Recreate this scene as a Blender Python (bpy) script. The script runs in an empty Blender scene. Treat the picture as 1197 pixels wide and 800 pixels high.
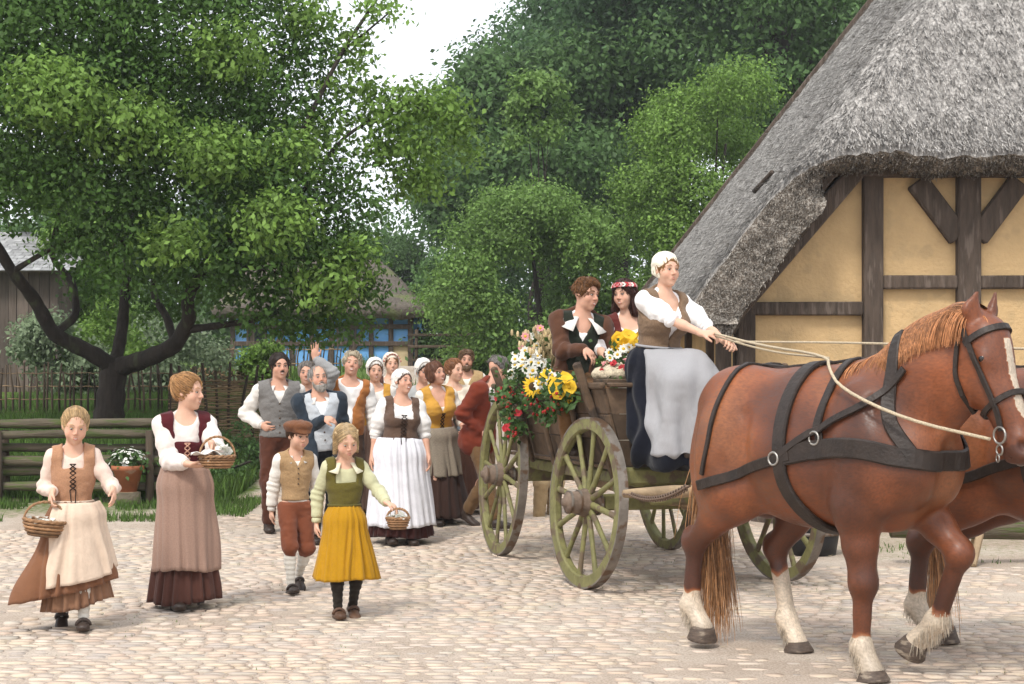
import bpy, math, random
import numpy as np
from math import sin, cos, pi, radians, sqrt, atan2, tan
random.seed(7)
RS = np.random.RandomState(11)
sc = bpy.context.scene
# ------------------------------------------------------------------ camera, sky, sun, exposure
FPX, CXP, CYP, CAMZ = 1800.0, 598.5, 455.0, 1.5
cam = bpy.data.cameras.new('camera'); camo = bpy.data.objects.new('camera', cam)
sc.collection.objects.link(camo); sc.camera = camo
camo.location = (0, 0, CAMZ); camo.rotation_euler = (radians(90), 0, 0)
cam.sensor_width = 36; cam.lens = FPX / 1197 * 36
cam.shift_y = (CYP - 400) / 1197
cam.clip_start = .1; cam.clip_end = 2000
world = bpy.data.worlds.new("World"); sc.world = world; world.use_nodes = True
wn = world.node_tree; wn.nodes.clear()
sky = wn.nodes.new('ShaderNodeTexSky'); sky.sky_type = 'NISHITA'; sky.sun_disc = False
SUN_EL, SUN_AZ = 52, 205     # degrees; azimuth the light comes from (clockwise from +Y)
sky.sun_elevation = radians(SUN_EL); sky.sun_rotation = radians(SUN_AZ)
sky.air_density = 1.0; sky.dust_density = 6.0; sky.ozone_density = 1.0
wmix = wn.nodes.new('ShaderNodeMixRGB'); wmix.inputs[0].default_value = .80
wmix.inputs[2].default_value = (10.6, 11.0, 11.6, 1)      # even bright cloud cover over the clear sky
bg = wn.nodes.new('ShaderNodeBackground'); bg.inputs[1].default_value = .085
wo = wn.nodes.new('ShaderNodeOutputWorld')
wn.links.new(sky.outputs[0], wmix.inputs[1]); wn.links.new(wmix.outputs[0], bg.inputs[0]); wn.links.new(bg.outputs[0], wo.inputs[0])
sl = bpy.data.lights.new('sun', 'SUN'); sl.energy = 1.5; sl.angle = radians(11); sl.color = (1, .965, .9)
so = bpy.data.objects.new('sun', sl); sc.collection.objects.link(so)
so.rotation_euler = (radians(90 - SUN_EL), 0, radians(180 - SUN_AZ))
sc.view_settings.view_transform = 'Standard'; sc.view_settings.look = 'None'
sc.view_settings.exposure = 0.86; sc.view_settings.gamma = 1
sc.render.engine = 'CYCLES'
sc.cycles.max_bounces = 6; sc.cycles.transparent_max_bounces = 8

# ------------------------------------------------------------------ helpers
C = sc.collection
def at(px, py, Y):
    return np.array([(px - CXP) / FPX * Y, Y, CAMZ + (CYP - py) / FPX * Y])
def sst(a, b, x):
    t = np.clip((np.asarray(x, float) - a) / (b - a), 0, 1); return t * t * (3 - 2 * t)
def vnoise(P, seed=0):
    P = np.asarray(P, float); I = np.floor(P).astype(np.int64); f = P - I; f = f * f * (3 - 2 * f)
    def h(ix, iy, iz):
        n = (ix * 374761393 + iy * 668265263 + iz * 2147483647 + seed * 974634777) & 0xffffffff
        n = ((n ^ (n >> 13)) * 1274126177) & 0xffffffff
        n = (n ^ (n >> 16)) & 0xffff
        return n / 32767.5 - 1
    x, y, z = I[..., 0], I[..., 1], I[..., 2]; fx, fy, fz = f[..., 0], f[..., 1], f[..., 2]
    r = 0
    for dx in (0, 1):
        for dy in (0, 1):
            for dz in (0, 1):
                r = r + h(x + dx, y + dy, z + dz) * (fx if dx else 1 - fx) * (fy if dy else 1 - fy) * (fz if dz else 1 - fz)
    return r
def fbm(P, seed=0, o=3):
    r = 0; a = 1; P = np.asarray(P, float)
    for i in range(o): r = r + a * vnoise(P * 2 ** i, seed + i); a *= .5
    return r
def gz(x, y):
    """height of the ground"""
    x = np.asarray(x, float); y = np.asarray(y, float)
    t = np.clip((y - 14) / 26, 0, 1)
    z = 2.1 * t ** 1.3 * (1 - sst(1.8, 3.2, x) * (1 - sst(32, 40, y)))
    z = z + .42 * sst(18.1, 20.2, y) * sst(3.3, 4.6, -x) * (1 - sst(30, 38, y))
    z = z + 3.0 * sst(42, 110, y)
    return z
def rot(axis, a):
    c, s = cos(a), sin(a)
    if axis == 'x': return np.array([[1, 0, 0], [0, c, -s], [0, s, c]])
    if axis == 'y': return np.array([[c, 0, s], [0, 1, 0], [-s, 0, c]])
    return np.array([[c, -s, 0], [s, c, 0], [0, 0, 1]])
def nrm(v):
    v = np.asarray(v, float); n = np.linalg.norm(v); return v / n if n > 1e-9 else v
def V3(*a): return np.array(a, float)

# objects ---------------------------------------------------------
def tag(o, label=None, cat=None, group=None, kind=None):
    if label: o['label'] = label
    if cat: o['category'] = cat
    if group: o['group'] = group
    if kind: o['kind'] = kind
    return o
def empty(name, loc=(0, 0, 0), rz=0.0, label=None, cat=None, group=None):
    o = bpy.data.objects.new(name, None); o.location = [float(v) for v in loc]; o.rotation_euler = (0, 0, rz)
    o.empty_display_size = .1; C.objects.link(o); return tag(o, label, cat, group)
def link(name, me, parent=None, mats=()):
    for m in mats:
        if m: me.materials.append(m)
    o = bpy.data.objects.new(name, me); C.objects.link(o)
    if parent: o.parent = parent
    return o
def mesh_np(name, V, F, mats, parent=None, smooth=True, tint=None, fmat=None):
    V = np.asarray(V, np.float32); F = np.asarray(F, np.int32); k = F.shape[1]
    me = bpy.data.meshes.new(name)
    me.vertices.add(len(V)); me.vertices.foreach_set('co', V.ravel())
    me.loops.add(F.size); me.loops.foreach_set('vertex_index', F.ravel())
    me.polygons.add(len(F)); me.polygons.foreach_set('loop_start', np.arange(0, F.size, k, dtype=np.int32))
    me.polygons.foreach_set('loop_total', np.full(len(F), k, np.int32))
    if fmat is not None: me.polygons.foreach_set('material_index', np.asarray(fmat, np.int32))
    if smooth: me.polygons.foreach_set('use_smooth', np.ones(len(F), bool))
    me.update(calc_edges=True)
    if tint is not None:
        a = me.attributes.new('tint', 'FLOAT', 'POINT'); a.data.foreach_set('value', np.asarray(tint, np.float32))
    if not isinstance(mats, (list, tuple)): mats = [mats]
    return link(name, me, parent, mats)
class MB:
    """collects shapes for ONE mesh"""
    def __init__(s): s.v = []; s.f = []; s.t = []; s.n = 0
    def add(s, V, F, tint=.5):
        V = np.asarray(V, float).reshape(-1, 3); s.v.append(V); s.t.append(np.full(len(V), tint) if np.isscalar(tint) else np.asarray(tint))
        s.f.extend([tuple(int(i) + s.n for i in f) for f in F]); s.n += len(V); return s
    def box(s, c, size, R=None, taper=1, jit=0, tint=.5, bev=.0):
        hx, hy, hz = [q / 2 for q in size]
        if bev <= 0:
            v = np.array([[x * hx * (taper if z > 0 else 1), y * hy * (taper if z > 0 else 1), z * hz] for z in (-1, 1) for y in (-1, 1) for x in (-1, 1)], float)
            F = [(0, 2, 3, 1), (4, 5, 7, 6), (0, 1, 5, 4), (2, 6, 7, 3), (0, 4, 6, 2), (1, 3, 7, 5)]
        else:
            b = min(bev, hx * .6, hy * .6, hz * .6); v = []; F = []
            prof = [(hx - b, hy, 0), (hx, hy - b, 0)]
            ring = [(hx - b, hy), (-hx + b, hy), (-hx, hy - b), (-hx, -hy + b), (-hx + b, -hy), (hx - b, -hy), (hx, -hy + b), (hx, hy - b)]
            def lev(z, sh): return [[x - np.sign(x) * sh, y - np.sign(y) * sh, z] for x, y in ring]
            v = np.array(lev(-hz, b) + lev(-hz + b, 0) + lev(hz - b, 0) + lev(hz, b), float)
            for l in range(3):
                for i in range(8): j = (i + 1) % 8; F.append((l * 8 + i, l * 8 + j, l * 8 + 8 + j, l * 8 + 8 + i))
            F.append(tuple(range(7, -1, -1))); F.append(tuple(range(24, 32)))
            v[:, :2] *= np.where(v[:, 2:3] > 0, taper, 1)
        if jit: v = v + RS.uniform(-jit, jit, v.shape)
        if R is not None: v = v @ np.asarray(R).T
        return s.add(v + np.asarray(c, float), F, tint)
    def beam(s, a, b, w, h, jit=0, up=(0, 0, 1), tint=.5, bev=.012, taper=1):
        a = np.asarray(a, float); b = np.asarray(b, float); d = nrm(b - a); u = np.asarray(up, float)
        if abs(np.dot(d, nrm(u))) > .95: u = V3(0, 1, 0)
        x = nrm(np.cross(u, d)); y = np.cross(d, x)
        return s.box((a + b) / 2, (w, h, np.linalg.norm(b - a)), np.stack([x, y, d], 1), taper, jit, tint, bev)
    def tube(s, P, r, n=8, caps=True, tint=.5, flat=None, closed=False):
        P = np.asarray(P, float); m = len(P); r = np.full(m, r) if np.isscalar(r) else np.asarray(r, float)
        T = np.gradient(P, axis=0) if not closed else np.roll(P, -1, 0) - np.roll(P, 1, 0)
        T /= np.linalg.norm(T, axis=1, keepdims=True) + 1e-12
        u = V3(0, 0, 1) if abs(T[0, 2]) < .9 else V3(1, 0, 0)
        x = nrm(np.cross(u, T[0])); V = []
        th = np.arange(n) / n * 2 * pi; ct, st = np.cos(th)[:, None], np.sin(th)[:, None]
        for i in range(m):
            x = nrm(x - T[i] * np.dot(x, T[i])); y = np.cross(T[i], x)
            V.append(P[i] + r[i] * (ct * x + st * y * (flat or 1)))
        V = np.concatenate(V); F = []
        for i in range(m if closed else m - 1):
            i2 = (i + 1) % m
            for j in range(n): k = (j + 1) % n; F.append((i * n + j, i * n + k, i2 * n + k, i2 * n + j))
        if caps and not closed: F.append(tuple(range(n - 1, -1, -1))); F.append(tuple(range((m - 1) * n, m * n)))
        tt = tint if np.isscalar(tint) else np.repeat(tint, n)
        return s.add(V, F, tt)
    def lathe(s, prof, n=20, c=(0, 0, 0), R=None, closed=False, tint=.5, wob=0):
        m = len(prof); V = []
        for (r, z) in prof:
            for j in range(n):
                a = j / n * 2 * pi; rr = r * (1 + (wob * sin(a * 3 + z * 9) if wob else 0)); V.append((rr * cos(a), rr * sin(a), z))
        V = np.array(V); F = []
        for i in range(m if closed else m - 1):
            i2 = (i + 1) % m
            for j in range(n): k = (j + 1) % n; F.append((i * n + j, i * n + k, i2 * n + k, i2 * n + j))
        if R is not None: V = V @ np.asarray(R).T
        return s.add(V + np.asarray(c, float), F, tint)
    def ball(s, c, r, n=8, m=6, tint=.5, R=None):
        r = np.full(3, r) if np.isscalar(r) else np.asarray(r, float); V = [(0, 0, -1)]; F = []
        for i in range(1, m):
            p = -pi / 2 + pi * i / m
            for j in range(n): a = 2 * pi * j / n; V.append((cos(p) * cos(a), cos(p) * sin(a), sin(p)))
        V.append((0, 0, 1)); L = len(V) - 1
        for j in range(n):
            k = (j + 1) % n; F.append((0, 1 + k, 1 + j)); F.append((L, 1 + (m - 2) * n + j, 1 + (m - 2) * n + k))
            for i in range(m - 2): F.append((1 + i * n + j, 1 + i * n + k, 1 + (i + 1) * n + k, 1 + (i + 1) * n + j))
        V = np.array(V) * r
        if R is not None: V = V @ np.asarray(R).T
        return s.add(V + np.asarray(c, float), F, tint)
    def mesh(s, name, smooth=False):
        me = bpy.data.meshes.new(name); V = np.concatenate(s.v)
        me.from_pydata(V.tolist(), [], s.f)
        if smooth: me.polygons.foreach_set('use_smooth', np.ones(len(me.polygons), bool))
        a = me.attributes.new('tint', 'FLOAT', 'POINT'); a.data.foreach_set('value', np.concatenate(s.t).astype(np.float32))
        me.update(); return me
    def build(s, name, mat, parent=None, smooth=False):
        return link(name, s.mesh(name, smooth), parent, [mat] if not isinstance(mat, (list, tuple)) else mat)

# materials ---------------------------------------------------------
def srgb(h):
    h = h.lstrip('#'); c = [int(h[i:i + 2], 16) / 255 for i in (0, 2, 4)]
    return tuple((x / 12.92 if x <= .04045 else ((x + .055) / 1.055) ** 2.4) for x in c)
def mat(name, col, rough=.8, var=.25, vscale=6, bump=.3, bscale=60, stretch=(1, 1, 1), col2=None, tint=0, sheen=0, spec=.3,
        translucent=0, sss=0, weave=0, check=None, metal=0, spot=None, bdist=.01, rnd=0):
    m = bpy.data.materials.new(name); m.use_nodes = True; nt = m.node_tree; N = nt.nodes; L = nt.links; N.clear()
    out = N.new('ShaderNodeOutputMaterial'); b = N.new('ShaderNodeBsdfPrincipled')
    tc = N.new('ShaderNodeTexCoord'); mp = N.new('ShaderNodeMapping'); mp.inputs['Scale'].default_value = stretch
    L.new(tc.outputs['Object'], mp.inputs[0])
    n1 = N.new('ShaderNodeTexNoise'); n1.inputs['Scale'].default_value = vscale; n1.inputs['Detail'].default_value = 6; n1.inputs['Roughness'].default_value = .65
    L.new(mp.outputs[0], n1.inputs['Vector'])
    mr = N.new('ShaderNodeMapRange'); mr.inputs[1].default_value = .3; mr.inputs[2].default_value = .7
    L.new(n1.outputs['Fac'], mr.inputs[0])
    c1 = tuple(max(0, x * (1 - var)) for x in col) + (1,); c2 = (tuple(min(1, x * (1 + var)) for x in col) if col2 is None else tuple(col2)) + (1,)
    mx = N.new('ShaderNodeMixRGB'); mx.inputs[1].default_value = c1 if col2 is None else tuple(col) + (1,); mx.inputs[2].default_value = c2
    L.new(mr.outputs[0], mx.inputs[0]); cur = mx.outputs[0]
    if spot:   # (colour, scale, threshold) patches of wear or dirt
        n3 = N.new('ShaderNodeTexNoise'); n3.inputs['Scale'].default_value = spot[1]; n3.inputs['Detail'].default_value = 5
        L.new(mp.outputs[0], n3.inputs['Vector'])
        m3 = N.new('ShaderNodeMapRange'); m3.inputs[1].default_value = spot[2]; m3.inputs[2].default_value = spot[2] + .08
        L.new(n3.outputs['Fac'], m3.inputs[0])
        x3 = N.new('ShaderNodeMixRGB'); x3.inputs[2].default_value = tuple(spot[0]) + (1,); L.new(m3.outputs[0], x3.inputs[0]); L.new(cur, x3.inputs[1]); cur = x3.outputs[0]
    if check:  # (colour, scale) small woven checks
        for ax in (0, 2):
            w = N.new('ShaderNodeTexWave'); w.inputs['Scale'].default_value = check[1]; w.bands_direction = 'XYZ'[ax]; w.inputs['Distortion'].default_value = .6
            L.new(tc.outputs['Object'], w.inputs['Vector'])
            mm = N.new('ShaderNodeMapRange'); mm.inputs[1].default_value = .75; mm.inputs[2].default_value = .95; mm.inputs[4].default_value = .55; L.new(w.outputs['Fac'], mm.inputs[0])
            xx = N.new('ShaderNodeMixRGB'); xx.inputs[2].default_value = tuple(check[0]) + (1,); L.new(mm.outputs[0], xx.inputs[0]); L.new(cur, xx.inputs[1]); cur = xx.outputs[0]
    if tint:
        at_ = N.new('ShaderNodeAttribute'); at_.attribute_name = 'tint'
        mm = N.new('ShaderNodeMapRange'); mm.inputs[3].default_value = 1 - tint; mm.inputs[4].default_value = 1 + tint; L.new(at_.outputs['Fac'], mm.inputs[0])
        xx = N.new('ShaderNodeMixRGB'); xx.blend_type = 'MULTIPLY'; xx.inputs[0].default_value = 1; L.new(cur, xx.inputs[1]); L.new(mm.outputs[0], xx.inputs[2]); cur = xx.outputs[0]
    if rnd:
        oi = N.new('ShaderNodeObjectInfo'); mm = N.new('ShaderNodeMapRange'); mm.inputs[3].default_value = 1 - rnd; mm.inputs[4].default_value = 1 + rnd; L.new(oi.outputs['Random'], mm.inputs[0])
        xx = N.new('ShaderNodeMixRGB'); xx.blend_type = 'MULTIPLY'; xx.inputs[0].default_value = 1; L.new(cur, xx.inputs[1]); L.new(mm.outputs[0], xx.inputs[2]); cur = xx.outputs[0]
    L.new(cur, b.inputs['Base Color'])
    b.inputs['Roughness'].default_value = rough; b.inputs['Specular IOR Level'].default_value = spec; b.inputs['Metallic'].default_value = metal
    if sheen: b.inputs['Sheen Weight'].default_value = sheen; b.inputs['Sheen Roughness'].default_value = .5
    if sss: b.inputs['Subsurface Weight'].default_value = sss; b.inputs['Subsurface Radius'].default_value = (.02, .008, .004); b.inputs['Subsurface Scale'].default_value = .5
    if bump:
        n2 = N.new('ShaderNodeTexNoise'); n2.inputs['Scale'].default_value = bscale; n2.inputs['Detail'].default_value = 4
        L.new(mp.outputs[0], n2.inputs['Vector'])
        bp = N.new('ShaderNodeBump'); bp.inputs['Strength'].default_value = bump; bp.inputs['Distance'].default_value = bdist
        L.new(n2.outputs['Fac'], bp.inputs['Height']); L.new(bp.outputs[0], b.inputs['Normal'])
    sh = b.outputs[0]
    if translucent:
        t = N.new('ShaderNodeBsdfTranslucent'); L.new(cur, t.inputs[0]); ms = N.new('ShaderNodeMixShader'); ms.inputs[0].default_value = translucent
        L.new(b.outputs[0], ms.inputs[1]); L.new(t.outputs[0], ms.inputs[2]); sh = ms.outputs[0]
    L.new(sh, out.inputs[0]); return m
_fab = {}
def fabric(hexc, kind='plain', **k):
    key = (hexc, kind)
    if key not in _fab:
        c = srgb(hexc)
        a = dict(rough=.95, var=.10, vscale=9, bump=.5, bscale=60, sheen=.12, spec=.1, bdist=.006); a.update(k)
        if kind == 'tweed': a.update(check=(tuple(x * .6 for x in c), 42), var=.25, vscale=90)
        if kind == 'coarse': a.update(var=.14, vscale=120, bscale=120)
        _fab[key] = mat('cloth_' + kind, c, **a)
    return _fab[key]

# implicit surfaces ---------------------------------------------------
def E(c, r, R=None, op='u', k=.02): return ['e', np.asarray(c, float), np.asarray(r, float), np.eye(3) if R is None else np.asarray(R, float), op, k]
def K(a, b, ra, rb=None, flat=None, op='u', k=.02): return ['c', np.asarray(a, float), np.asarray(b, float), ra, ra if rb is None else rb, flat, op, k]
def FN(fn, lo, hi, op='u', k=.01): return ['f', fn, np.asarray(lo, float), np.asarray(hi, float), op, k]
def PL(pt, n, k=.005): return ['p', np.asarray(pt, float), nrm(n), 'i', k]
def prim_bb(p):
    if p[0] == 'e': e = np.abs(p[3]) @ p[2]; return p[1] - e, p[1] + e
    if p[0] == 'c': r = max(p[3], p[4]) * (max(1, p[5][1]) if p[5] else 1); return np.minimum(p[1], p[2]) - r, np.maximum(p[1], p[2]) + r
    if p[0] == 'f': return p[2], p[3]
def prim_d(p, X, Y, Z):
    if p[0] == 'e':
        x, y, z = X - p[1][0], Y - p[1][1], Z - p[1][2]; R = p[3]; r = p[2]
        a = (x * R[0, 0] + y * R[1, 0] + z * R[2, 0]) / r[0]; b = (x * R[0, 1] + y * R[1, 1] + z * R[2, 1]) / r[1]; c = (x * R[0, 2] + y * R[1, 2] + z * R[2, 2]) / r[2]
        k0 = np.sqrt(a * a + b * b + c * c); k1 = np.sqrt((a / r[0]) ** 2 + (b / r[1]) ** 2 + (c / r[2]) ** 2)
        return k0 * (k0 - 1) / (k1 + 1e-6)
    if p[0] == 'c':
        A, B = p[1], p[2]; d = B - A; L2 = d @ d + 1e-12
        x, y, z = X - A[0], Y - A[1], Z - A[2]; t = np.clip((x * d[0] + y * d[1] + z * d[2]) / L2, 0, 1)
        x, y, z = x - t * d[0], y - t * d[1], z - t * d[2]
        if p[5]:
            n, f = p[5]; q = (x * n[0] + y * n[1] + z * n[2]) * (1 / f - 1)
            x, y, z = x + q * n[0], y + q * n[1], z + q * n[2]
            return (np.sqrt(x * x + y * y + z * z) - (p[3] + t * (p[4] - p[3]))) * min(1, f)
        return np.sqrt(x * x + y * y + z * z) - (p[3] + t * (p[4] - p[3]))
    if p[0] == 'f': return p[1](X, Y, Z)
    return (X - p[1][0]) * p[2][0] + (Y - p[1][1]) * p[2][1] + (Z - p[1][2]) * p[2][2]
def smin(a, b, k): h = np.maximum(k - np.abs(a - b), 0) / k; return np.minimum(a, b) - h * h * k * .25
def comb(F, d, op, k):
    if op == 'u': return smin(F, d, k)
    if op == 's': return -smin(-F, d, k)
    return -smin(-F, -d, k)
def infl(prims, d):
    out = []
    for p in prims:
        q = list(p)
        if q[0] == 'e' and q[4] == 'u': q[2] = q[2] + d
        elif q[0] == 'c' and q[6] == 'u': q[3] = q[3] + d; q[4] = q[4] + d
        else: pass
        out.append(q)
    return out
def sdf_at(prims, P):
    P = np.asarray(P, float); X, Y, Z = P[..., 0], P[..., 1], P[..., 2]; F = np.full(X.shape, 1e3)
    for p in prims: F = comb(F, prim_d(p, X, Y, Z), p[-2], p[-1])
    return F
def nets(prims, h):
    bbs = [prim_bb(p) for p in prims if p[-2] == 'u']
    lo = np.min([b[0] for b in bbs], 0) - 3 * h - .004; hi = np.max([b[1] for b in bbs], 0) + 3 * h + .004
    n = np.ceil((hi - lo) / h).astype(int) + 1
    F = np.full(n, .25, np.float32); ax = [(lo[i] + h * np.arange(n[i])).astype(np.float32) for i in range(3)]
    for p in prims:
        op, k = p[-2], p[-1]
        if p[0] == 'p': sl_ = (slice(None),) * 3
        else:
            b0, b1 = prim_bb(p); m = 2.5 * h + k
            i0 = np.maximum(((b0 - m - lo) / h).astype(int), 0); i1 = np.minimum(np.ceil((b1 + m - lo) / h).astype(int) + 1, n)
            if np.any(i1 <= i0): continue
            sl_ = tuple(slice(i0[i], i1[i]) for i in range(3))
        X = ax[0][sl_[0]][:, None, None]; Y = ax[1][sl_[1]][None, :, None]; Z = ax[2][sl_[2]][None, None, :]
        F[sl_] = comb(F[sl_], prim_d(p, X, Y, Z).astype(np.float32), op, k)
    I = F < 0
    s = I[:-1, :-1, :-1].astype(np.int8)
    cnt = np.zeros(s.shape, np.int8)
    for dx in (0, 1):
        for dy in (0, 1):
            for dz in (0, 1): cnt += I[dx:n[0] - 1 + dx, dy:n[1] - 1 + dy, dz:n[2] - 1 + dz]
    act = (cnt > 0) & (cnt < 8); idx = np.argwhere(act); Nn = len(idx)
    vid = np.full(act.shape, -1, np.int32); vid[act] = np.arange(Nn)
    pos = np.zeros((Nn, 3)); num = np.zeros(Nn)
    corners = {}
    for dx in (0, 1):
        for dy in (0, 1):
            for dz in (0, 1): corners[(dx, dy, dz)] = F[idx[:, 0] + dx, idx[:, 1] + dy, idx[:, 2] + dz]
    for a in corners:
        for ax_ in range(3):
            if a[ax_] == 0:
                b = list(a); b[ax_] = 1; b = tuple(b); fa, fb = corners[a], corners[b]
                m = (fa < 0) != (fb < 0); t = np.where(m, fa / np.where(m, fa - fb, 1), 0)
                q = np.tile(np.array(a, float), (Nn, 1)); q[:, ax_] += t
                pos[m] += q[m]; num[m] += 1
    pos = (pos / num[:, None] + idx) * h + lo
    Q = []
    for ax_ in range(3):
        o1, o2 = [(1, 2), (2, 0), (0, 1)][ax_]
        sa = [slice(0, n[0]), slice(0, n[1]), slice(0, n[2])]; sb = list(sa)
        sa[ax_] = slice(0, n[ax_] - 1); sb[ax_] = slice(1, n[ax_])
        A = I[tuple(sa)]; B = I[tuple(sb)]; e = np.argwhere(A != B)
        e = e[(e[:, o1] > 0) & (e[:, o2] > 0) & (e[:, o1] < n[o1] - 1) & (e[:, o2] < n[o2] - 1)]
        d1 = np.zeros(3, int); d1[o1] = 1; d2 = np.zeros(3, int); d2[o2] = 1
        g = lambda E_: vid[E_[:, 0], E_[:, 1], E_[:, 2]]
        q = np.stack([g(e - d1 - d2), g(e - d2), g(e), g(e - d1)], 1)
        inn = A[e[:, 0], e[:, 1], e[:, 2]]
        q[~inn] = q[~inn][:, ::-1]; Q.append(q)
    Q = np.concatenate(Q); Q = Q[(Q >= 0).all(1)]
    return pos, Q
def solid(name, prims, h, mats, parent, disp=None, tint=None):
    """closed smooth mesh of an implicit shape; disp(P) moves the skin along its normal"""
    V, Q = nets(prims, h)
    # one light smoothing pass
    S = np.zeros_like(V); c = np.zeros(len(V))
    for i in range(4):
        a, b = Q[:, i], Q[:, (i + 1) % 4]
        np.add.at(S, a, V[b]); np.add.at(S, b, V[a]); np.add.at(c, a, 1); np.add.at(c, b, 1)
    V = .6 * V + .4 * S / np.maximum(c, 1)[:, None]
    if disp is not None:
        nv = np.zeros_like(V); fn = np.cross(V[Q[:, 2]] - V[Q[:, 0]], V[Q[:, 3]] - V[Q[:, 1]])
        for i in range(4): np.add.at(nv, Q[:, i], fn)
        nv /= np.linalg.norm(nv, axis=1, keepdims=True) + 1e-12
        V = V + nv * disp(V)[:, None]
    t = tint(V) if tint is not None else None
    return mesh_np(name, V, Q, mats, parent, True, t)
def folds(amp, sc_=(14, 14, 5), seed=0):
    return lambda P: amp * fbm(P * np.array(sc_, float), seed, 2)
# ------------------------------------------------------------------ people
def skin_mat(name, c, red):
    m = mat(name, c, rough=.55, var=.06, vscale=20, bump=.08, bscale=200, sss=.08, spec=.35)
    N = m.node_tree.nodes; L = m.node_tree.links; b = [n for n in N if n.type == 'BSDF_PRINCIPLED'][0]
    src = b.inputs['Base Color'].links[0].from_socket
    at_ = N.new('ShaderNodeAttribute'); at_.attribute_name = 'tint'
    x = N.new('ShaderNodeMixRGB'); x.inputs[2].default_value = red + (1,); L.new(at_.outputs['Fac'], x.inputs[0]); L.new(src, x.inputs[1]); L.new(x.outputs[0], b.inputs['Base Color'])
    return m
SK_F = skin_mat('skin_fair', (.62, .37, .26), (.55, .2, .13)); SK_R = skin_mat('skin_ruddy', (.56, .31, .215), (.42, .13, .08))
M_EYE = mat('eye_white', (.40, .37, .34), rough=.2, var=0, bump=0); M_IRIS = mat('iris_dark', (.03, .025, .02), rough=.15, var=0, bump=0)
M_LIP = mat('lip_rose', (.44, .15, .12), rough=.45, var=.1, bump=0); M_TEETH = mat('teeth', (.72, .68, .6), rough=.3, var=0, bump=0)
def hair_mat(h): 
    return mat('hair', srgb(h), rough=.5, var=.35, vscale=40, bump=.6, bscale=120, stretch=(1, 1, .25), spec=.3, bdist=.006, tint=.35)
M_LEATHER = mat('shoe_leather', (.035, .022, .016), rough=.5, var=.4, bump=.3, bscale=70, spec=.4)
M_LEATHER_B = mat('brown_leather', (.10, .05, .028), rough=.55, var=.4, bump=.3, bscale=70, spec=.4)

def ik(a, t, l1, l2, pole):
    d = t - a; D = np.linalg.norm(d); D2 = min(D, (l1 + l2) * .995); d = nrm(d); t2 = a + d * D2
    x = (l1 * l1 - l2 * l2 + D2 * D2) / (2 * D2); h = sqrt(max(l1 * l1 - x * x, 0)); p = np.asarray(pole, float); p = nrm(p - d * np.dot(p, d))
    return a + d * x + p * h, t2

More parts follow.
